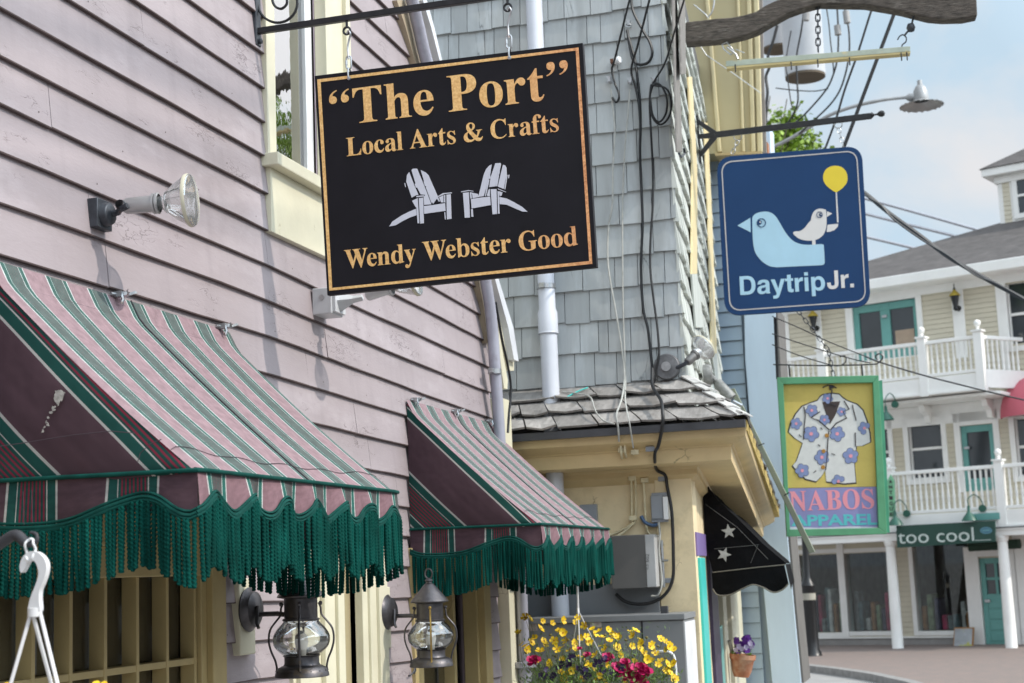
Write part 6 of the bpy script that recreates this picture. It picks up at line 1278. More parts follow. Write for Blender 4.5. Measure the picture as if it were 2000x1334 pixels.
# ------------------------------------------------------------------ driftwood arm and the painted rail below it
dm = SW.off(.05).P((1341, 62)); DW = PG(dm, AS); random.seed(12)
outl = [(1339, 42), (1370, 40), (1400, 36), (1430, 33), (1452, 29), (1476, 22), (1496, 10), (1520, -2), (1560, -10), (1640, -16), (1700, -18), (1780, -14), (1908, -12), (1909, 31), (1880, 35), (1842, 37), (1815, 35), (1788, 29), (1760, 22), (1730, 15), (1690, 9), (1640, 8), (1602, 8), (1570, 14), (1540, 25), (1508, 44), (1480, 60), (1455, 70), (1420, 77), (1385, 80), (1340, 83)]
m = M(); m.pp([(a + jit(1.2), b + jit(1.0)) for a, b in outl], DW.off(.05), .10)
tag(m.build('driftwood_arm', MT['driftwood'], bevel=.008), 'dark weathered driftwood arm jutting from the shingled corner at the top', 'beam')
t = thing('painted_rail', 'long thin wooden rail, grey green above and tan below, hung under the driftwood arm', 'rail', DW.P((1598, 110)))
m = M(); m.prism([DW.off(.03).P(p) for p in ((1418, 119), (1418, 130), (1778, 100), (1778, 90))], (0, 0, 0) if False else tuple(-DW.n * .06)); m.build('rail', mat('grey_green_paint', (.36, .40, .33), .6, var=.12, vs=14, col2=(.52, .46, .28), c2s=10, c2lo=.6, c2hi=.66), t, bevel=.002)
m = M(); m.prism([DW.off(.028).P(p) for p in ((1419, 130), (1419, 134), (1778, 104), (1778, 100))], tuple(-DW.n * .056)); m.build('tan_underside', mat('tan_rail_paint', (.52, .42, .20), .6, var=.15), t)
for p in ((1436, 126), (1545, 121), (1597, 116), (1659, 112), (1760, 103), (1771, 102)):
    c = DW.off(.03).P(p); m = M(); m.tube([c, c - V((0, 0, .035)), c - V((0, .012, .05))], .004, 5); m.build('cup_hook', MT['blackiron'], t)
t = thing('rail_chain', 'iron chain from the driftwood arm down to the middle of the painted rail', 'chain', DW.P((1597, 40)))
m = M(); chain(m, DW.P((1597, 5)), DW.P((1598, 100)), .0045, .05, .013); m.build('links', MT['greyiron'], t, smooth=60)
m = M(); c = DW.off(.01).P((1785, 30)); e = DW.off(.01).P((1779, 54)); f2 = DW.off(.01).P((1766, 70)); m.tube([c, e, f2], .006, 6); m.lathe([(0, -.028), (.018, -.022), (.026, 0), (.018, .022), (0, .028)], e, (0, 0, 1), 14)
m.tube([V(p) for p in spline([tuple(DW.off(.01).P(q)) for q in ((1753, 78), (1757, 71), (1764, 68), (1770, 74), (1769, 82), (1762, 88), (1762, 96))], 4)], .004, 6); tag(m.build('eye_hook', MT['greyiron'], smooth=60), 'grey screw eye and hook at the outer end of the painted rail', 'hook')
m = M(); c = DW.off(.03).P((1420, 92)); m.tube([c + V((-.03, 0, .02)), c + V((0, 0, .03)), c + V((.04, 0, -.03)), c + V((.02, 0, -.05)), c + V((-.02, 0, -.01))], .005, 6, closed=True); m.tube([c + V((.0, 0, .0)), c + V((.05, 0, -.05)), c + V((.06, 0, -.08))], .007, 6); m.tube([c + V((.05, 0, -.02)), c + V((.10, 0, -.05))], .003, 5)
tag(m.build('spring_clip', MT['steel'], smooth=60), 'shiny spring clip under the driftwood arm at the inner end of the rail', 'clip')
m = M(); q = PY(11.1); m.tube([q.P(p) for p in ((1355, 9), (1378, 28), (1384, 36))], .004, 5); m.tube([V(p) for p in spline([tuple(q.P(p)) for p in ((1384, 33), (1392, 20), (1395, 0), (1393, -20))], 4)], .006, 6); tag(m.build('guy_wire', MT['steel']), 'short wire and hook on the cream bay above the driftwood arm', 'wire')
m = M(); m.tube([q.P((1368, 90)), q.P((1380, 108)), q.P((1430, 142)), q.P((1486, 182))], .003, 5); tag(m.build('guy_wire', MT['steel']), 'thin straight wire crossing the cream bay below the driftwood arm', 'wire')

# ------------------------------------------------------------------ shirt sign in a green frame
NP = PG(V((-1.1, 10.6, 0)), 10); t = thing('framed_sign', 'large green framed sign painted with a flowered short sleeved shirt on yellow', 'sign', NP.P((1625, 890)))
o4 = [(1518, 737), (1716, 733), (1733, 1043), (1537, 1048)]
i4 = [(1530, 750), (1705, 747), (1716, 1031), (1543, 1034)]
GRN = mat('green_frame_paint', (.09, .30, .155), .5, var=.12, vs=8, bump=.3); 
for k in range(4):
    a, b, c, d = o4[k], o4[(k + 1) % 4], i4[(k + 1) % 4], i4[k]; m = M(); m.pp([a, b, c, d], NP.off(.04), .07); m.build('frame_rail', GRN, t, bevel=.003)
m = M(); m.pp([(1520, 738), (1715, 735), (1731, 1042), (1539, 1046)], NP.off(-.0), .03); m.build('back_board', mat('plywood', (.3, .22, .12), .8), t)
m = M(); m.pp([(1702, 747), (1723, 742), (1738, 1041), (1714, 1033)], NP.off(-.03), .02); m.build('frame_side', mat('dark_green_side', (.06, .28, .17), .5), t)
YL = mat('mustard_paint', (.58, .45, .11), .6, var=.08, vs=5, bump=.6, bs=12, bdist=.006); shapes_sep([[(1530, 750), (1705, 747), (1712, 950), (1537, 953)]], NP, 'yellow_field', YL, t, d1=.002)
PU = mat('periwinkle_paint', (.24, .24, .46), .6, var=.08); shapes_sep([[(1539, 954), (1712, 951), (1716, 1031), (1543, 1034)]], NP, 'blue_field', PU, t, d1=.002)
Zn = lambda pts: offs(1500, 730, 4.042, pts)
SHW = mat('white_shirt_paint', (.62, .62, .60), .6, var=.06, vs=20); INK = mat('dark_outline_paint', (.035, .03, .035), .7)
shirt = Zn([(430, 170), (500, 158), (560, 165), (585, 190), (620, 215), (700, 245), (745, 290), (775, 370), (800, 470), (805, 540), (740, 570), (695, 572), (690, 620), (680, 720), (692, 858), (600, 866), (460, 850), (452, 760), (420, 810), (380, 850), (300, 830), (240, 780), (195, 725), (225, 690), (250, 620), (275, 548), (215, 510), (165, 462), (180, 400), (220, 320), (270, 260), (330, 235), (390, 215), (410, 185)])
c0 = (sum(p[0] for p in shirt) / len(shirt), sum(p[1] for p in shirt) / len(shirt))
shapes_sep([[(c0[0] + (a - c0[0]) * 1.035, c0[1] + (b - c0[1]) * 1.03) for a, b in shirt]], NP, 'shirt_outline', INK, t, d1=.0035)
shapes_sep([shirt], NP, 'shirt', SHW, t, d1=.0050)
shapes_sep([Zn([(428, 225), (570, 218), (530, 330), (488, 400), (460, 330)])], NP, 'shirt_inside', mat('brown_lining_paint', (.05, .035, .03), .7), t, d1=.0065)
def stroke(p, w_):
    o = []; q = []
    for i in range(len(p)):
        a = V((*p[max(i - 1, 0)], 0)); b = V((*p[min(i + 1, len(p) - 1)], 0)); d = (b - a).normalized(); n_ = V((-d.y, d.x, 0)) * w_ / 2; c = V((*p[i], 0)); o.append(tuple((c + n_)[:2])); q.append(tuple((c - n_)[:2]))
    return o + q[::-1]
shapes_sep([stroke(Zn(q), w_) for q, w_ in (([(410, 300), (340, 348), (400, 370), (485, 445)], 2.2), ([(600, 215), (640, 280), (590, 300), (620, 350), (540, 390), (495, 440)], 2.2), ([(480, 450), (470, 560), (465, 660), (455, 760)], 1.8), ([(282, 260), (295, 330), (285, 420), (280, 520)], 2.), ([(665, 245), (680, 310), (695, 370)], 2.), ([(688, 465), (690, 530), (690, 575)], 2.), ([(415, 425), (430, 440)], 1.5), ([(395, 560), (412, 572)], 1.5), ([(360, 780), (380, 765)], 1.5), ([(500, 630), (530, 640)], 1.2), ([(245, 480), (262, 500)], 1.5))], NP, 'ink_lines', INK, t, d1=.0085)
FLB = mat('periwinkle_flower_paint', (.20, .25, .44), .6, var=.15, vs=40); FLP = mat('pink_centre_paint', (.75, .30, .36), .6)
fl_ = [(222, 395, 46), (340, 475, 62), (545, 475, 60), (760, 430, 50), (425, 660, 58), (652, 650, 62), (270, 765, 55), (555, 850, 52), (345, 290, 48), (470, 195, 42), (445, 365, 42), (580, 300, 36)]
for cx_, cy_, r_ in fl_:
    ps = []
    for k in range(5):
        a = k * 2 * math.pi / 5 + cx_ * .3; pc_ = (cx_ + math.cos(a) * r_ * .6, cy_ + math.sin(a) * r_ * .6)
        if cx_ == 555 and pc_[1] > 862: continue
        if cx_ == 760 and pc_[0] > 785: continue
        ps.append(circ(Zn([pc_])[0], r_ * .42 / 4.04, 12))
    shapes_sep([circ((sum(q[0] for q in p_) / 12, sum(q[1] for q in p_) / 12), r_ * .47 / 4.04, 12) for p_ in ps], NP, 'flower_outline', INK, t, d1=.0068)
    shapes_sep(ps, NP, 'painted_flower', FLB, t, d1=.0078); shapes_sep([circ(Zn([(cx_, min(cy_, 855))])[0], r_ * .24 / 4.04, 10)], NP, 'flower_centre', FLP, t, d1=.0092)
shapes_sep([circ(Zn([q])[0], 4, 10) for q in ((463, 488), (438, 612), (434, 738))], NP, 'buttons', mat('amber_button', (.38, .18, .02), .5), t, d1=.0105)
shapes_sep([stroke(Zn(q), 2.) for q in ([(430, 110), (470, 92), (510, 95), (540, 115)], [(480, 120), (505, 130), (500, 160), (495, 215)], [(440, 265), (490, 235), (540, 255)])], NP, 'hanger_line', INK, t, d1=.0112)
shapes_sep([circ(Zn([(500, 105)])[0], 5, 12, 3.5)], NP, 'hanger_line', INK, t, d1=.0112)
PK = mat('pink_letter_paint', (.75, .28, .34), .6, var=.06); lp, adv = roman('NABOS', -10); place(fill2d(lp), NP, (1543, 998), (1708, 993), 38, 680, 'lettering', PK, t, up=(-.055, -1), d0=.001, d1=.0035)
place(sans('APPAREL', 30), NP, (1546, 1027), (1714, 1024), 21, 729, 'lettering', mat('aqua_letter_paint', (.10, .48, .52), .6), t, up=(-.055, -1), d0=.001, d1=.0035)
m = M(); m.pp([(1543, 1029), (1600, 1031), (1660, 1028), (1716, 1029), (1716, 1034), (1660, 1032), (1600, 1035), (1543, 1035)], NP.off(.006), .004); m.build('peeling_edge', mat('pale_peeling', (.6, .55, .65), .6), t)
# its iron bracket with scrolls, chain and stay wires
t = thing('scroll_bracket', 'thin black scrolled iron bracket carrying the green framed sign', 'bracket', NP.P((1520, 690)))
m = M()
for pts, w_ in (([(1510, 712), (1600, 714), (1700, 712), (1716, 708), (1724, 698), (1718, 691), (1710, 696), (1714, 703)], .005), ([(1508, 673), (1560, 694), (1620, 712), (1640, 714), (1652, 706), (1650, 695), (1640, 697)], .004), ([(1508, 652), (1580, 676), (1660, 700), (1700, 709)], .004), ([(1508, 618), (1560, 640), (1620, 668), (1690, 696)], .004)):
    m.tube([V(p) for p in spline([tuple(NP.P(q)) for q in pts], 5)], w_, 5)
for x_ in (1541, 1683): m.tube([NP.P((x_, 713)), NP.P((x_ + 2, 736))], .006, 5)
m.pp([(1511, 620), (1516, 740), (1521, 740), (1517, 620)], NP, .02)
m.build('scrolls', MT['blackiron'], t, smooth=60)
m = M(); chain(m, NP.P((1557, 605)), NP.P((1618, 684)), .0035, .05, .011); chain(m, NP.P((1618, 684)), NP.P((1628, 735)), .0035, .05, .011); m.build('chain', MT['greyiron'], t, smooth=60)
m = M(); q = PY(9.0); m.pp([(1424, 760), (1434, 758), (1592, 1078), (1581, 1081)], q, .03); tt_ = m.build('leaning_pole', mat('olive_green_pole', (.20, .22, .16), .6, var=.1), bevel=.003)
tag(tt_, 'thin olive green strip leaning out from the roof corner across the shirt sign', 'pole')
for p in ((1440, 800), (1490, 873), (1539, 967), (1586, 1060)):
    pass
m = M(); m.tube([q.off(.02).P((1531, 968)), q.off(.02).P((1541, 962))], .003, 5); m.tube([q.off(.02).P((1476, 872)), q.off(.02).P((1493, 866))], .003, 5)
o_ = m.build('nails', MT['blackiron'], tt_)
# ------------------------------------------------------------------ far side of the square: the balconied building
random.seed(33)
YAW = -20.0
o_fb = onz((1752, 1278), 0); FBP = PG(o_fb, YAW)                       # plane of columns and balcony fronts
FWP = FBP.off(-1.35)                                                  # wall plane
HB = 0.0
hb_ = thing('balconied_building', 'beige three storey building with white balconies and teal doors across the square', 'building', FWP.at(0, 0))
VN, SDG, TL = MT['vinyl'], MT['siding'], MT['teal']
def U(p, pl=FWP): return pl.uz(p)
u0w, u1w = U((1480, 900))[0], U((2060, 900))[0] + 3.0
def rc(a, b, pl=FWP):
    (x0, z0), (x1, z1) = pl.uz(a), pl.uz(b); return min(x0, x1), max(x0, x1), min(z0, z1), max(z0, z1)
zeave = U((1850, 532))[1]
# openings measured on the photograph
top_door = rc((1668, 603), (1792, 690)); top_door = (U((1667, 640))[0], U((1793, 640))[0], U((1730, 700))[1], U((1730, 590))[1])
rwin = (U((1968, 600))[0], U((2075, 600))[0], U((1985, 676))[1], U((1985, 550))[1])
lwin = (U((1500, 660))[0], U((1531, 660))[0], U((1525, 720))[1], U((1525, 560))[1])
midA = (U((1776, 870))[0], U((1841, 870))[0], U((1808, 935))[1], U((1808, 817))[1])
midL = (U((1690, 870))[0], U((1736, 870))[0], U((1720, 945))[1], U((1720, 822))[1])
midD = (U((1878, 870))[0], U((1943, 870))[0], U((1910, 960))[1], U((1910, 829))[1])
midR = (U((1985, 870))[0], U((2070, 870))[0], U((1995, 930))[1], U((1995, 815))[1])
g1 = (U((1564, 1150))[0], U((1641, 1150))[0], U((1600, 1236))[1], U((1600, 1081))[1])
g2 = (U((1654, 1150))[0], U((1747, 1150))[0], U((1700, 1233))[1], U((1700, 1078))[1])
g3 = (U((1788, 1150))[0], U((1898, 1150))[0], U((1840, 1232))[1], U((1840, 1062))[1])
gd = (U((1919, 1180))[0], U((1980, 1180))[0], .08, U((1945, 1086))[1])
HO = [top_door, rwin, lwin, midA, midL, midD, midR, g1, g2, g3, gd]
m = M(); slab(m, FWP, u0w, u1w, 0, zeave, HO, -.25, -.016); m.build('wall_core', VN, hb_)
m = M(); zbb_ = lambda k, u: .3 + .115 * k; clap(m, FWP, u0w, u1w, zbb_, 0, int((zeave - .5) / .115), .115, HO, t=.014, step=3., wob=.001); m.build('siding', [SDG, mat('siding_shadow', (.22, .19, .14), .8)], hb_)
GP = mat('far_glass', (.03, .038, .045), .08, var=.3, vs=.6, spec=.8)
INT = mat('dim_shop_interior', (.14, .14, .13), .9, var=.6, vs=2.5)
def win(h, fw=.12, rail=True, name='window', fm=VN, fd=.05, wt=.16):
    m = M(); frame(m, FWP, h[0], h[1], h[2], h[3], fw, -.10, fd, wt=wt); f_ = m.build(name, fm, hb_, bevel=.006)
    m = M(); m.uzb(FWP, h[0], h[1], h[2], h[3], -.13, -.10); m.build('pane', GP, f_)
    if rail:
        zm = (h[2] + h[3]) / 2; m = M(); m.uzb(FWP, h[0], h[1], zm - .03, zm + .03, -.10, -.06); frame(m, FWP, h[0] + .035, h[1] - .035, h[2] + .035, h[3] - .035, .035, -.10, -.07); m.build('sash', VN, f_)
    return f_
for h in (rwin, lwin, midA, midL, midR): win(h)
# shop windows: clear glass, a lit dim interior with goods
for i, h in enumerate((g1, g2, g3)):
    m = M(); frame(m, FWP, h[0], h[1], h[2], h[3], .10, -.10, .05); f_ = m.build('shop_window', VN, hb_, bevel=.006)
    m = M(); m.uzb(FWP, h[0], h[1], h[2], h[3], -.11, -.10); m.build('pane', MT['glassf'], f_)
    m = M(); room(m, FWP, h[0] - .1, h[1] + .1, h[2] - .1, h[3] + .1, -2.5, -.2); m.build('interior', INT, f_)
    rr_ = random.Random(i + 5); cols = [(.22, .28, .16), (.05, .05, .10), (.35, .03, .09), (.22, .24, .24), (.10, .16, .18), (.55, .55, .53), (.30, .14, .05)]
    n_ = 9
    for k in range(n_):
        u = h[0] + (h[1] - h[0]) * (k + .5) / n_; w_ = (h[1] - h[0]) / n_ * .42; zz = h[2] + rr_.uniform(.3, 1.1)
        m = M(); m.uzb(FWP, u - w_, u + w_, h[2], zz, -.7, -.18 - .2 * rr_.random()); m.build('goods', mat('shop_goods', cols[(k + i * 3) % 7], .8, var=.5, vs=6), f_, bevel=.04)
m = M(); h = g3; m.uzb(FWP, h[0] + .72 * (h[1] - h[0]), h[0] + .99 * (h[1] - h[0]), h[2] + .03, h[2] + .42, -.3, -.27); bx_ = m.build('window_card', mat('white_card', (.5, .5, .48), .7), bpy.data.objects['shop_window.004'] if 'shop_window.004' in bpy.data.objects else hb_)
m = M(); m.uzb(FWP, h[0] + .77 * (h[1] - h[0]), h[0] + .96 * (h[1] - h[0]), h[2] + .10, h[2] + .33, -.268, -.26); m.build('card_plaque', MT['blackiron'], bx_)
m = M(); m.uzb(FWP, g1[1], g2[0], g1[2] - .1, g1[3] + .2, -.10, .07); m.uzb(FWP, u0w, g3[1] + .1, .28, g1[2] - .10, -.10, .06); m.uzb(FWP, u0w, gd[0] - .3, g3[3] + .10, g3[3] + .55, -.05, .04); m.uzb(FWP, gd[1] + .1, u1w, .1, g3[3] + .5, -.05, .05); m.uzb(FWP, gd[0] - .32, gd[0], 0, gd[3] + .22, -.10, .07); m.uzb(FWP, gd[0], gd[1] + .1, gd[3], gd[3] + .22, -.1, .07); m.build('shopfront_trim', VN, hb_, bevel=.006)
m = M(); m.uzb(FWP, u0w, gd[0] - .33, 0, .28, -.12, .02); m.build('plinth', mat('stone_plinth', (.30, .29, .28), .8, bump=.3), hb_)
def door(h, nm, pan, both=False):
    m = M(); sh_ = (h[1] - h[0]); 
    gl_ = (h[0] + .16 * sh_ * (1 if not both else .6), h[1] - .16 * sh_ * (1 if not both else .6), h[2] + pan, h[3] - .16)
    if both:
        mid = (h[0] + h[1]) / 2; hs = [(h[0] + .14, mid - .12, h[2] + .25, h[3] - .18), (mid + .12, h[1] - .10, h[2] + .25, h[3] - .18)]
    else: hs = [gl_]
    slab(m, FWP, h[0], h[1], h[2], h[3], hs, -.10, -.03)
    if pan > 1.0:
        for k in range(4): m.uzb(FWP, h[0] + .14, h[1] - .12, h[2] + .12 + k * .24, h[2] + .30 + k * .24, -.03, -.015)
        uc_ = (gl_[0] + gl_[1]) / 2; zc_ = (gl_[2] + gl_[3]) / 2; m.uzb(FWP, uc_ - .03, uc_ + .03, gl_[2], gl_[3], -.08, -.035); m.uzb(FWP, gl_[0], gl_[1], zc_ - .03, zc_ + .03, -.08, -.036)
    d_ = m.build(nm, TL, hb_, bevel=.008)
    for q in hs:
        m = M(); m.uzb(FWP, q[0], q[1], q[2], q[3], -.095, -.085); m.build('pane', GP, d_)
    m = M(); c = FWP.at(h[0] + .12 if not both else (h[0] + h[1]) / 2, h[2] + 1.0, .0); m.box(c, FWP.u * .06, FWP.n * .02, (0, 0, .03)); m.build('handle', MT['steel'], d_)
    m = M(); frame(m, FWP, h[0], h[1], h[2], h[3], .14, -.08, .05, wb=0, wt=.30); m.build('door_casing', VN, hb_, bevel=.006)
    return d_
dd = door(top_door, 'french_door', .3, True); m = M(); md = (top_door[0] + top_door[1]) / 2; m.uzb(FWP, md + .22, top_door[1] - .16, top_door[2] + .4, top_door[3] - .75, -.20, -.18) ; m.uzb(FWP, md + .2, top_door[1] - .13, top_door[2] + .2, top_door[3] - .70, -.083, -.081); m.build('paper_blind', mat('peach_paper', (.42, .32, .24), .8), dd)
door(midD, 'balcony_door', .3); door(gd, 'shop_door', 1.15)
# pilasters and corner strips
for a, b, z0, z1 in ((1862, 1885, 500, 700), (1949, 1966, 480, 760), (1592, 1604, 500, 720), (1652, 1666, 500, 700), (1530, 1540, 500, 720), (1742, 1765, 0, 0)):
    if z0 == 0: continue
    ua_, ub_ = U((a, 620))[0], U((b, 620))[0]; m = M(); m.uzb(FWP, ua_, ub_, U(((a + b) / 2, z1))[1], zeave - .3, -.01, .04); m.build('pilaster', VN, hb_, bevel=.006)
m = M(); m.uzb(FWP, u0w, u1w, zeave - .45, zeave - .05, -.01, .06); m.uzb(FWP, top_door[0] - .3, top_door[1] + .14, top_door[3] + .0, zeave - .4, -.01, .045); m.uzb(FWP, rwin[0] - .2, u1w, rwin[3] + .15, zeave - .3, -.01, .045); m.build('frieze', VN, hb_, bevel=.006)
# main roof
m = M(); q = FWP.at
e0, e1 = u0w - .5, u1w; zf_ = zeave - .02; rise = 2.1; back = 4.2
P4 = [q(e0, zf_ + .0, .55), q(e1, zf_ + .0, .55), q(e1, zf_ + rise, -back), q(e0 + 2.2, zf_ + rise, -back)]
zr_ = FWP.off(-back).uz((1800, 480))[1]
P4[3] = FWP.off(-back).P((1690, 511)); P4[2] = FWP.off(-back).P((2090, 396))
m.prism(P4, (0, 0, -.10)); m.prism([P4[0], P4[3], P4[3] - FWP.n * 4, q(e0, zf_, -back * 2)], (0, 0, -.1)); m.build('roof', MT['asphalt_shingle'], hb_)
m = M(); m.uzb(FWP, e0, e1, zf_ - .22, zf_ + .02, .42, .60); m.uzb(FWP, e0, e1, zf_ - .24, zf_ - .19, .0, .5); m.build('gutter_fascia', VN, hb_, bevel=.02)
# cupola
CP = FWP.off(-back * .75)
ca, cb = CP.uz((1951, 400))[0], CP.uz((1951, 400))[0] + 2.4; cz0, cz1 = CP.uz((1958, 436))[1] - .5, CP.uz((1955, 334))[1]
cu_ = M(); slab(cu_, CP, ca, cb, cz0, cz1, [], -2.2, 0); cup = cu_.build('cupola', VN, hb_)
m = M(); clap(m, CP, ca + .12, ca + .30, lambda k, u: cz0 + .115 * k, 0, int((cz1 - cz0 - .25) / .115), .115, [], t=.012, step=2); m.build('siding', [SDG, SDG], cup)
w_ = (CP.uz((1988, 380))[0], CP.uz((1988, 380))[0] + .8, CP.uz((1988, 418))[1], CP.uz((1988, 348))[1]); m = M(); frame(m, CP, w_[0], w_[1], w_[2], w_[3], .12, 0, .05); m.uzb(CP, w_[0], w_[1], (w_[2] + w_[3]) / 2 - .03, (w_[2] + w_[3]) / 2 + .03, 0, .045); m.build('window_frame', VN, cup); m = M(); m.uzb(CP, w_[0], w_[1], w_[2], w_[3], .0, .01); m.build('pane', GP, cup)
m = M(); A = [CP.at(ca - .32, cz1 + .06, .32), CP.at(cb + .3, cz1 + .06, .32), CP.at(cb + .3, cz1 + .06, -2.5), CP.at(ca - .32, cz1 + .06, -2.5)]; T = CP.at((ca + cb) / 2, cz1 + .95, -1.1)
for k in range(4): m.poly([A[k], A[(k + 1) % 4], T])
m.poly(A[::-1]); m.build('roof', MT['asphalt_shingle'], cup)
m = M(); m.uzb(CP, ca - .28, cb + .2, cz1 - .14, cz1 + .055, -2.4, .28); m.uzb(CP, ca - .06, cb, cz1 - .32, cz1 - .14, -2.3, .06); m.build('cornice', VN, cup, bevel=.02)

# balconies
SPIN = None
def baluster_mesh(h):
    m = M(); pr = [(.026, 0), (.026, h * .16), (.018, h * .18), (.027, h * .24), (.031, h * .34), (.020, h * .52), (.017, h * .60), (.024, h * .66), (.018, h * .70), (.026, h * .74), (.026, h)]
    m.lathe(pr, (0, 0, 0), n=8); me = bpy.data.meshes.new('baluster'); me.from_pydata([tuple(v) for v in m.v], [], m.f); me.update(); me.materials.append(VN); me.polygons.foreach_set('use_smooth', [True] * len(me.polygons)); return me
def balcony(ua, ub, zbot, ztop, posts, ret=None, nm='balcony', corn=None):
    m = M(); m.uzb(FBP, ua, ub, ztop - .05, ztop + .03, -.07, .05); m.uzb(FBP, ua, ub, zbot, zbot + .07, -.05, .03)
    m.uzb(FBP, ua, ub, zbot - .34, zbot - .02, -.06, .04); m.uzb(FBP, ua, ub, zbot - .40, zbot - .34, -1.34, .08)
    if ret: 
        q = FBP.at; m.prism([q(ub, ztop - .05, -.02), q(ub + ret, ztop - .05, -1.3), q(ub + ret, ztop + .03, -1.3), q(ub, ztop + .03, -.02)], FBP.u * -.10)
        m.prism([q(ub, zbot - .34, -.02), q(ub + ret, zbot - .34, -1.3), q(ub + ret, zbot + .06, -1.3), q(ub, zbot + .06, -.02)], FBP.u * -.08)
    b_ = m.build(nm, VN, hb_, bevel=.008)
    me = baluster_mesh(ztop - zbot - .11)
    def bal(pos):
        o = bpy.data.objects.new('baluster', me); COL.objects.link(o); o.parent = b_; o.location = pos - V(hb_.location)
    n_ = int((ub - ua) / .125)
    for k in range(n_):
        u = ua + .06 + k * .125
        if any(abs(u - p) < .14 for p in posts): continue
        bal(FBP.at(u, zbot + .07, -.01))
    if ret:
        for k in range(1, 9): bal(FBP.at(ub - .05 + ret * k / 9, zbot + .07, -1.3 * k / 9))
    for p in posts:
        m = M(); m.uzb(FBP, p - .09, p + .09, zbot - .42, ztop + .10, -.11, .09); m.uzb(FBP, p - .12, p + .12, ztop + .10, ztop + .14, -.14, .12); c = FBP.at(p, ztop + .14, -.01); m.lathe([(.05, 0), (.03, .03), (.045, .05), (.03, .07), (.062, .10), (.078, .15), (.062, .20), (.02, .225), (0, .23)], c, n=14); m.build('post', VN, b_, smooth=True)
    return b_
UB = lambda p: FBP.uz(p)
b1 = balcony(UB((1470, 720))[0], UB((1915, 700))[0], UB((1850, 733))[1], UB((1850, 664))[1], [UB((1605, 700))[0], UB((1803, 700))[0], UB((1914, 700))[0]], ret=.55)
b2 = balcony(UB((1730, 960))[0], UB((2060, 960))[0], UB((1850, 1000))[1], UB((1850, 917))[1], [UB((1739, 960))[0], UB((1955, 960))[0]])
# soffit and brackets under the upper balcony, beam over the porch
m = M(); zb1 = UB((1850, 733))[1]; m.uzb(FBP, UB((1470, 720))[0], UB((1915, 700))[0] + .3, zb1 - .50, zb1 - .43, -1.3, -.25); m.uzb(FWP, UB((1470, 720))[0], u1w, zb1 - .95, zb1 - .5, -.01, .05); m.build('balcony_soffit', VN, hb_, bevel=.01)
for px_ in (1808, 1930):
    ub_ = U((px_, 790))[0]; q = FWP.at; z_ = zb1 - .50; m = M(); m.prism([q(ub_, z_, 0), q(ub_, z_ - .42, .0), q(ub_, z_ - .40, .16), q(ub_, z_ - .24, .22), q(ub_, z_ - .16, .42), q(ub_, z_ - .04, .5), q(ub_, z_, .75)], FWP.u * .14); m.build('corbel', VN, hb_, bevel=.02)
zb2 = UB((1850, 1000))[1]
m = M(); ztb = UB((1968, 1046))[1]; m.uzb(FBP, UB((1500, 1060))[0], UB((2070, 1040))[0], ztb, zb2 - .42, -.18, .10); m.uzb(FBP, UB((1500, 1060))[0], UB((2070, 1040))[0], zb2 - .46, zb2 - .40, -1.35, .12); m.build('porch_beam', VN, hb_, bevel=.01)
m = M(); m.uzb(FBP, UB((1500, 1060))[0], UB((2070, 1040))[0], zb2 - .405, zb2 - .385, -.1, .14); m.build('dark_flashing', MT['darktrim'], hb_)
for px_ in ((1754, 1278), (1976, 1278), (1560, 1278)):
    u_ = UB(px_)[0]; m = M(); c = FBP.at(u_, 0, -.03); m.lathe([(.16, 0), (.16, .05), (.135, .08), (.125, .10), (.125, ztb * .3), (.105, ztb - .12), (.125, ztb - .10), (.125, ztb - .06), (.14, ztb - .05), (.14, ztb + .01)], c, n=24); m.build('column', VN, hb_, smooth=True)
# wall lanterns on the top floor
for i, (px_, lab) in enumerate((((1865, 582), 'black wall lantern with brass cap on the white pilaster right of the teal french doors'), ((1588, 622), 'black wall lantern with brass cap left of the french doors, just under the bird sign'))):
    pl_ = FWP.off(.22); c = pl_.P(px_); t = thing('wall_lantern', lab, 'lantern', c, 'wall lanterns on the top floor')
    m = M(); m.lathe([(.02, -.30), (.06, -.26), (.05, -.20), (.10, .05), (.02, .06)], c, n=8); m.tube([c + V((0, 0, -.25)), c - FWP.n * .1 + V((.04, 0, -.28)), c - FWP.n * .2 + V((.02, 0, -.22))], .025, 6); m.lathe([(0, 0), (.07, 0), (.07, .02), (0, .02)], c - FWP.n * .2 + V((0, 0, -.22)), FWP.n, 12); m.build('body', MT['blackiron'], t, smooth=True)
    m = M(); m.lathe([(.13, .05), (.12, .08), (.05, .16), (.02, .20)], c, n=12); m.build('brass_cap', mat('bright_brass', (.55, .42, .08), .35, metal=.7), t, smooth=True)
    m = M(); m.lathe([(.03, .19), (.03, .22), (.012, .24), (.012, .32), (0, .34)], c, n=8); m.build('finial', MT['blackiron'], t, smooth=True)
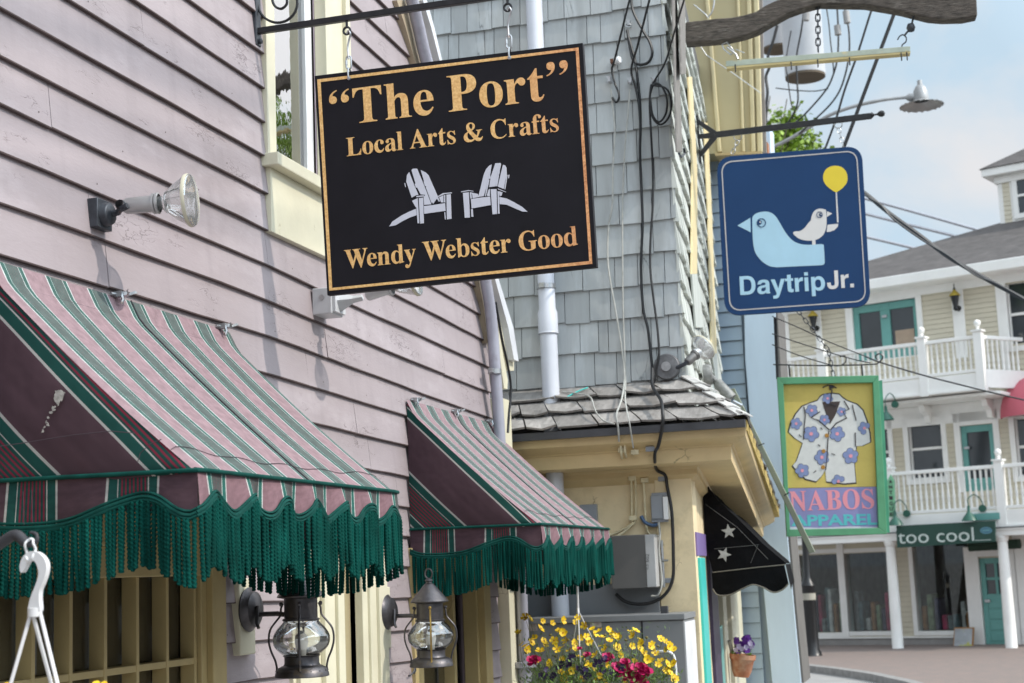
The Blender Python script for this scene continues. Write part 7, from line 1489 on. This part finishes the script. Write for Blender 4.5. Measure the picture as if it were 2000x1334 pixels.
# 'too cool' board
TP = FBP.off(.36); t = thing('shop_sign', 'dark green board lettered in white above the shop window across the square', 'sign', TP.P((1846, 1044)))
DG = mat('dark_green_sign', (.012, .055, .040), .5, var=.06)
m = M(); m.pp([(1750, 1027), (1943, 1017), (1944, 1058), (1752, 1070)], TP, .05); m.build('board', DG, t, bevel=.004)
LTR = mat('pale_green_letters', (.55, .62, .58), .6); place(sans('too cool', 0), TP, (1755, 1062), (1903, 1056), 24, 640, 'lettering', LTR, t, up=(-.07, -1), d0=.002, d1=.012)
m = M(); 
el = circ((1926, 1036), 12, 20, 7); shapes_sep([el], TP, 'oval_badge', mat('blue_badge', (.05, .13, .22), .6), t, d1=.004); shapes([circ((1926, 1036), 11, 20, 6.2), circ((1926, 1036), 9.6, 20, 5)], TP, 'badge_ring', mat('badge_line', (.12, .30, .32), .6), t, d1=.006); shapes_sep([[(1919, 1034.4), (1933, 1033.8), (1933, 1037.4), (1919, 1038)]], TP, 'badge_bar', mat('badge_line2', (.12, .30, .32), .6), t, d1=.007)
shapes_sep([[(1905, 1055), (1936, 1053.6), (1936, 1054.6), (1905, 1056)]], TP, 'rule_line', LTR, t, d1=.006)
def neck(label, sx_, sy, bx_, by_):
    pl_ = FBP.off(.35); c = pl_.P((sx_, sy)); t = thing('gooseneck_lamp', label, 'lamp', c, 'green gooseneck lamps')
    GG = mat('green_enamel', (.02, .10, .07), .4, var=.05)
    m = M(); m.lathe([(.17, -.10), (.13, -.02), (.06, .06), (.035, .10), (.03, .22), (0, .23)], c, n=20); m.build('shade', GG, t, smooth=True)
    b_ = FBP.off(.08).P((bx_, by_)); m = M(); m.tube([V(p) for p in spline([tuple(c + V((0, 0, .2))), tuple(c + V((0, 0, .36))), tuple((c + b_) / 2 + V((0, 0, .38))), tuple(b_ + V((0, 0, .15))), tuple(b_)], 4)], .012, 6); m.build('neck', GG, t, smooth=True)
    m = M(); m.lathe([(0, -.03), (.08, -.03), (.08, .03), (0, .03)], b_, FBP.n, 12); m.build('mount', GG, t, smooth=True)
neck('green gooseneck lamp at the left end of the dark green shop board', 1749, 1017, 1771, 1003); neck('green gooseneck lamp above the right half of the dark green shop board', 1893, 1008, 1919, 993); neck('green gooseneck lamp under the upper balcony, right of the framed shirt sign', 1731, 812, 1748, 790)
# narrow pointed green sign
Q = FBP.off(.22); t = thing('pointed_sign', 'narrow pointed green sign with dark upright letters beside the shirt sign', 'sign', Q.P((1740, 970)))
m = M(); m.pp([(1739, 927), (1746, 940), (1748, 1009), (1733, 1010), (1730, 944)], Q, .05); m.build('board', mat('mint_green', (.20, .48, .28), .5), t)
mm_ = M()
for k, ch in enumerate('ANTIQUE'):
    y_ = 944 + k * 10.6; o2 = place(sans(ch, 30), Q, (1736.5 + k * .3, y_), (1743 + k * .3, y_ - .3), 7, 729, 'tmp', INK, None, up=(-.06, -1), d0=.002, d1=.01)
    b0 = len(mm_.v); mm_.v += [v.co.copy() for v in o2.data.vertices]; mm_.f += [tuple(b0 + q for q in p.vertices) for p in o2.data.polygons]; bpy.data.objects.remove(o2)
mm_.build('lettering', INK, t)
# pink dome awning at the right edge
t = thing('dome_awning', 'faded pink dome awning at the right edge of the picture', 'awning', FWP.P((1985, 815)))
ua_ = U((1958, 800))[0]; zb_ = U((1975, 818))[1]; H_ = U((1990, 738))[1] - zb_; m = M(); n1, n2 = 10, 16; Wd = 2.2
for j in range(n1 + 1):
    th = math.pi / 2 * j / n1
    for i in range(n2 + 1):
        ph = math.pi * i / n2; u_ = ua_ + Wd / 2 - Wd / 2 * math.cos(ph) * (math.cos(th) ** .55 if th < math.pi / 2 - 1e-3 else 0); d_ = .75 * math.sin(ph) ** .8 * math.cos(th); m.v.append(FWP.at(u_, zb_ + H_ * math.sin(th), .06 + d_))
for j in range(n1):
    for i in range(n2): a = j * (n2 + 1) + i; m.f.append((a, a + 1, a + n2 + 2, a + n2 + 1))
m.build('canopy', mat('faded_pink_canvas', (.55, .13, .17), .8, var=.08, vs=2), t, smooth=60)
# dark green awning roll over the shop door, teal beam
m = M(); m.tube([FWP.off(.4).P((1893, 1068)), FWP.off(.4).P((1992, 1062))], .11, 10); tag(m.build('rolled_awning', mat('very_dark_green_canvas', (.015, .04, .025), .8), smooth=60), 'rolled dark green awning over the teal shop door', 'awning')
m = M(); rect(m, FBP.off(.1), (1896, 1004), (1953, 1014), -.05, .0); tag(m.build('teal_beam', TL), 'short teal beam just above the right end of the green shop board', 'beam')
# picture leaning on the wall
t = thing('leaning_picture', 'colourful map picture in a wooden frame leaning on the plinth by the teal shop door', 'picture', FWP.at(U((1885, 1275))[0], 0, .4))
ul, ur = U((1865, 1260), FWP.off(.4))[0], U((1903, 1260), FWP.off(.4))[0]; q = FWP.at; PT_ = [q(ul, .02, .55), q(ur, .02, .55), q(ur, .52, .35), q(ul, .52, .35)]
m = M(); m.prism(PT_, -FWP.n * .06); m.build('frame', mat('orange_wood', (.35, .17, .06), .6), t)
m = M(); c = sum(PT_, V((0, 0, 0))) / 4; m.prism([c + (p - c) * .9 + FWP.n * .012 for p in PT_], -FWP.n * .02); m.build('map_sheet', mat('map_colours', (.36, .38, .40), .6, var=.3, vs=3, col2=(.45, .45, .10), c2s=4, c2lo=.52, c2hi=.58), t)
# cast iron lamp post
c = onz((1588, 1293), 0); t = thing('lamp_post', 'black cast iron lamp post on the brick pavement, its head hidden by the shirt sign', 'lamp post', c)
m = M(); m.lathe([(.25, 0), (.25, .10), (.20, .14), (.19, .20), (.155, .26), (.15, .5), (.145, 1.55), (.165, 1.6), (.13, 1.66), (.10, 1.72), (.075, 1.8), (.06, 3.6), (.10, 3.65), (.05, 3.75)], c, n=18); m.build('post', mat('black_post_paint', (.010, .010, .011), .35), t, smooth=True)
m = M(); m.lathe([(.10, 3.75), (.17, 4.2), (.17, 4.22), (.05, 4.45), (0, 4.5)], c, n=8); m.build('lantern_head', mat('milky_glass', (.6, .6, .58), .3), t)
m = M(); a = onz((1588, 1293), 0); m.lathe([(.147, 1.30), (.149, 1.30), (.149, 1.44), (.147, 1.44)], c, n=18); m.build('paper_notice', mat('aged_paper', (.38, .36, .30), .8), t)
# white bowl-like lamp and rusty bracket below the shirt sign
# plaza, kerb, road
m = M(); k0, k1 = onz((1540, 1292), .13), onz((1800, 1326), .13); dkr = (k1 - k0).normalized(); kk = [k0 - dkr * 6] + [V(p) for p in (k0, onz((1650, 1305), .13), onz((1720, 1315), .13), onz((1790, 1330), .13), onz((1850, 1350), .13), onz((1900, 1380), .13), onz((1930, 1440), .13))]
far = [V((40, 15, .13)), V((60, 70, .13)), V((-50, 70, .13))]
m.prism(kk + far, (0, 0, -.12)); m.build('pavement', MT['brickpave'], kind='structure')
m = M()
for a, b in zip(kk, kk[1:]):
    d = (b - a); s_ = V((d.y, -d.x, 0)).normalized(); 
    if s_.y > 0: s_ = -s_
    m.prism([a + V((0, 0, .004)), b + V((0, 0, .004)), b + s_ * .18 + V((0, 0, .0)), a + s_ * .18 + V((0, 0, .0))], (0, 0, -.14))
m.build('kerb', mat('granite_kerb', (.26, .25, .24), .85, var=.25, vs=8, bump=.6, bs=20), kind='structure')

# ------------------------------------------------------------------ street lamp, transformers, wires, trees
SLP = PY(24.0); t = thing('street_lamp', 'grey cobra arm street lamp with a scalloped shade against the sky', 'street lamp', SLP.P((1798, 200)))
GM = mat('grey_lamp_metal', (.34, .34, .34), .4, metal=.5, var=.15)
c = SLP.P((1800, 207)); s_ = 24 / 3000. * 1.03
n_ = 48; m = M(); b0 = len(m.v)
for r_, h in ((14, 11), (27, 4), (41, 0)):
    for k in range(n_):
        a = 2 * math.pi * k / n_; rp = r_ * s_ * (1 + (.015 * math.cos(a * 20) if r_ > 30 else 0)); m.v.append(c + V((math.cos(a) * rp, math.sin(a) * rp, h * s_ - (.010 * math.cos(a * 20) if r_ > 30 else 0))))
for j in range(2):
    for k in range(n_): m.f.append((j * n_ + k, j * n_ + (k + 1) % n_, (j + 1) * n_ + (k + 1) % n_, (j + 1) * n_ + k))
m.build('shade', GM, t, smooth=60)
m = M(); m.lathe([(14 * s_, 10 * s_), (15 * s_, 14 * s_), (13 * s_, 30 * s_), (9 * s_, 38 * s_), (5 * s_, 41 * s_), (4.5 * s_, 50 * s_), (0, 50 * s_)], c, n=20); m.build('housing', GM, t, smooth=True)
arm = spline([tuple(SLP.P(p)) for p in ((1786, 190), (1760, 191), (1720, 196), (1670, 207), (1620, 225), (1575, 252), (1535, 275), (1500, 292), (1462, 315))], 4)
m = M(); m.tube([V(p) for p in arm], [8 * s_] * 3 + [3.2 * s_] * 6 + [3.6 * s_] * (len(arm) - 9), 8); m.build('arm', GM, t, smooth=60)
UPO = PY(24.6); px0 = UPO.P((1470, 300))
t = thing('utility_pole', 'wooden utility pole behind the cream bay, carrying the transformers', 'pole', (px0.x, 24.6, 0)); m = M(); m.tube([(px0.x, 24.6, 0), (px0.x - .1, 24.6, 12.5)], .15, 12); m.build('shaft', MT['greywood'], t, smooth=True)
CANM = mat('transformer_grey', (.50, .51, .53), .4, var=.05)
for (xa, xb, yb_, Yc, lab) in ((1488, 1553, 96, 23.2, 'grey pole transformer partly behind the cream bay, the left one'), (1533, 1613, 150, 22.4, 'grey pole transformer with a brown base, the right one')):
    pl_ = PY(Yc); a, b = pl_.P((xa, yb_)), pl_.P((xb, yb_)); r_ = (b.x - a.x) / 2; cc = (a + b) / 2; t = thing('transformer', lab, 'transformer', cc, 'pole transformers')
    m = M(); m.lathe([(r_ * .97, 0), (r_, .03), (r_, 1.7), (r_ * 1.03, 1.72), (r_ * .8, 1.85), (0, 1.9)], cc, n=32); m.build('can', CANM, t, smooth=True)
    m = M(); m.lathe([(0, -.02), (r_ * .985, -.02), (r_ * .985, .02)], cc, n=32); m.build('base', mat('brown_base', (.10, .075, .05), .8), t, smooth=True)
WB = MT['cable']
def wire(label, px, Yd, w_, mt=WB, grp='overhead wires', n=4, dy=0.):
    nP = len(px); pts = []
    for i, p in enumerate(px):
        pts.append(tuple(PY(Yd + dy * i / max(1, nP - 1)).P(p)))
    return tag(M().tube([V(q) for q in spline(pts, 5)], w_ * Yd / 3000., n).build('overhead_wire', mt, smooth=60), label, 'wire', grp)
wire('thick grey guy cable slanting down behind the driftwood arm to the bird sign', [(1765, -30), (1747, 25), (1700, 150), (1650, 283), (1640, 310)], 13, 3.6)
wire('thinner black cable slanting left of the thick guy cable', [(1720, -30), (1702, 20), (1675, 105), (1650, 175), (1632, 235), (1608, 300)], 13, 2.2)
wire('black wire curving from the transformers, rightmost of the hanging loops', [(1644, -20), (1652, 30), (1658, 60), (1658, 110), (1645, 165), (1625, 200), (1590, 235), (1560, 262)], 20, 1.8)
wire('black wire curving from the transformers under the white insulator', [(1632, -20), (1637, 50), (1636, 110), (1626, 150), (1610, 180), (1570, 225), (1540, 250)], 20, 1.8)
wire('short black wire joining the hanging loops', [(1610, -10), (1618, 40), (1622, 80), (1628, 135), (1626, 150)], 20, 1.3)
wire('level wire across the gap below the right transformer', [(1515, 172), (1550, 176), (1590, 178), (1618, 173)], 20, 1.2)
wire('black lead down the front of the right transformer', [(1570, 20), (1565, 60), (1556, 110), (1557, 160), (1558, 200), (1545, 230), (1535, 245)], 20, 1.8)
wire('thin lead left of the right transformer', [(1545, 60), (1535, 120), (1538, 150), (1545, 200), (1550, 215)], 20, 1.2)
wire('ragged dark lead hanging beside the cream bay', [(1518, 50), (1510, 80), (1500, 110), (1503, 130), (1496, 150), (1499, 180), (1495, 220), (1497, 240)], 20, 3.0)
wire('heavy twisted black service cable sagging from the bird sign to the right edge', [(1660, 360), (1690, 378), (1735, 415), (1790, 455), (1850, 500), (1900, 530), (1950, 558), (2040, 605)], 15, 4.2)
wire('thin black wire twisted round the heavy service cable', [(1660, 362), (1700, 388), (1722, 402), (1745, 428), (1800, 468), (1850, 498), (1905, 537), (1950, 556), (2040, 607)], 14.95, 1.8)
GWR = mat('grey_wire', (.30, .32, .36), .6)
wire('faint grey wire against the sky, uppermost right of the bird sign', [(1680, 385), (1800, 418), (2060, 492)], 60, 3.0, GWR); wire('faint grey wire against the sky, middle right of the bird sign', [(1680, 415), (1780, 440), (2040, 504)], 60, 3.0, GWR); wire('faint grey wire against the sky, lowest right of the bird sign', [(1680, 460), (1740, 474), (1960, 526)], 60, 3.0, GWR)
wire('thin dark wire from the scroll bracket across the upper balcony', [(1690, 696), (1720, 708), (1800, 732), (1870, 750), (1930, 765), (2030, 788)], 12, 1.5)
for p in ((1576, 16, 1574, 40), (1635, 50, 1637, 68), (1652, 22, 1655, 45)):
    pl_ = PY(19.9); m = M(); m.tube([pl_.P(p[:2]), pl_.P(p[2:])], .045, 7); tag(m.build('wire_insulator', mat('grey_insulator', (.3, .29, .28), .5), smooth=60), 'small grey insulator on a hanging loop of wire, ' + {1576: 'leftmost', 1635: 'middle', 1652: 'rightmost'}[p[0]] + ' of three', 'insulator', 'small insulators on the wires')
TLF = mat('spring_leaves', (.22, .33, .04), .6, var=.45, vs=1.5); TLF.node_tree.nodes['Principled BSDF'].inputs['Subsurface Weight'].default_value = 0
BARK = mat('bark', (.10, .08, .06), .9, var=.3, vs=6, bump=.6)
def tree(label, base, h, crown_c, cr_, n, lf, seed, grp=None, dens=1.):
    rr_ = random.Random(seed); t = thing('tree', label, 'tree', base, grp); base = V(base); crown_c = V(crown_c)
    m = M(); top = crown_c + V((0, 0, cr_ * .4)); m.tube([base, base.lerp(top, .35) + V((rr_.uniform(-.2, .2), 0, 0)), base.lerp(top, .7), top], [.22, .17, .11, .04], 8)
    tips = []
    for k in range(34):
        a = rr_.uniform(0, 6.28); e = rr_.uniform(-.35, 1.0); s0 = base.lerp(top, rr_.uniform(.45, .9)); d = V((math.cos(a) * math.cos(e), math.sin(a) * math.cos(e), math.sin(e))); L_ = cr_ * rr_.uniform(.6, 1.0); md = s0 + d * L_ * .5 + V((0, 0, .1)); e_ = crown_c + d * L_; m.tube([s0, md.lerp(e_, .3), e_], [.05, .03, .01], 5); tips.append((s0.lerp(e_, .5), e_))
    m.build('trunk', BARK, t, smooth=60)
    m = M(); per = int(n / len(tips))
    for s0, e_ in tips:
        for _ in range(3):
            cc = s0.lerp(e_, rr_.uniform(.3, 1.05)) + V((rr_.uniform(-1, 1), rr_.uniform(-1, 1), rr_.uniform(-.8, .8))) * cr_ * .16; cr2 = cr_ * rr_.uniform(.10, .20)
            for _ in range(per // 3):
                p = cc + V((rr_.gauss(0, 1), rr_.gauss(0, 1), rr_.gauss(0, .7))) * cr2 * .7; d = V((rr_.uniform(-1, 1), rr_.uniform(-1, 1), rr_.uniform(-1, .6))).normalized(); s_ = d.cross(V((rr_.uniform(-1, 1), rr_.uniform(-1, 1), 1))).normalized(); L2 = lf * rr_.uniform(.6, 1.2)
                b = len(m.v); m.v += [p, p + d * L2 * .5 + s_ * L2 * .38, p + d * L2, p + d * L2 * .5 - s_ * L2 * .38]; m.f.append((b, b + 1, b + 2, b + 3))
    m.build('crown', TLF, t)
TY = PY(30); c = TY.P((1525, 262)); tree('fresh green tree showing between the cream bay and the bird sign', (c.x - 2.6, 30.5, 0), 9, c + V((-.45, 0, -.15)), 1.25, 6000, .12, 5)
c = TY.P((1610, 300)); 
# ------------------------------------------------------------------ the other side of the street, off the picture (it shades and reflects)
opp = thing('row_of_shops', 'shops facing the pink house across the street, outside the picture', 'building', (9, 0, 0))
m = M(); m.bx(9, 17, -12, 3, 0, 6.0); m.build('wall', mat('pale_brick', (.42, .36, .32), .8, var=.2, vs=4), opp)
m = M(); m.bx(9.6, 17, 3.01, 26, 0, 5.4); m.build('wall', mat('grey_boards', (.48, .47, .45), .8, var=.1, vs=2), opp)
m = M()
for k in range(5): m.bx(8.9, 9.0, -11.5 + k * 3, -10 + k * 3, 3.4, 5.0)
for k in range(8): m.bx(9.5, 9.6, 4 + k * 2.6, 5.3 + k * 2.6, 3.2, 4.8)
m.build('windows', GP, opp)
tree('street tree opposite the upper window, seen only in its reflection', (5.5, 22, 0), 9, (4.6, 20, 7.2), 2.2, 5200, .16, 8)

# service cables and their poles over the street, off the picture (their soft shadows cross the pink wall)
t = thing('cable_pole', 'pole across the street, outside the picture, holding the near service cables', 'pole', (6.4, 9.5, 0)); M().tube([(6.4, 9.5, 0), (6.4, 9.5, 11)], .14, 10).build('shaft', MT['greywood'], t, smooth=True)
for i, (pa, pb, T_, r_) in enumerate((((20, 45), (485, 185), 8.2, .018), ((60, 62), (490, 228), 7.6, .010), ((0, 212), (500, 332), 7.4, .013), ((0, 345), (160, 376), 7.0, .011), ((20, 12), (487, 118), 7.9, .009))):
    A = WP.P(pa) + SD * T_ / SD.x; B = WP.P(pb) + SD * T_ / SD.x; d = (B - A).normalized()
    tag(M().tube([A - d * 5, A, B, B + d * 2.6], r_, 6).build('service_cable', WB), ('thickest', 'second highest', 'third', 'lowest', 'highest')[i] + ' service cable over the street, outside the picture', 'cable', 'service cables out of the picture')
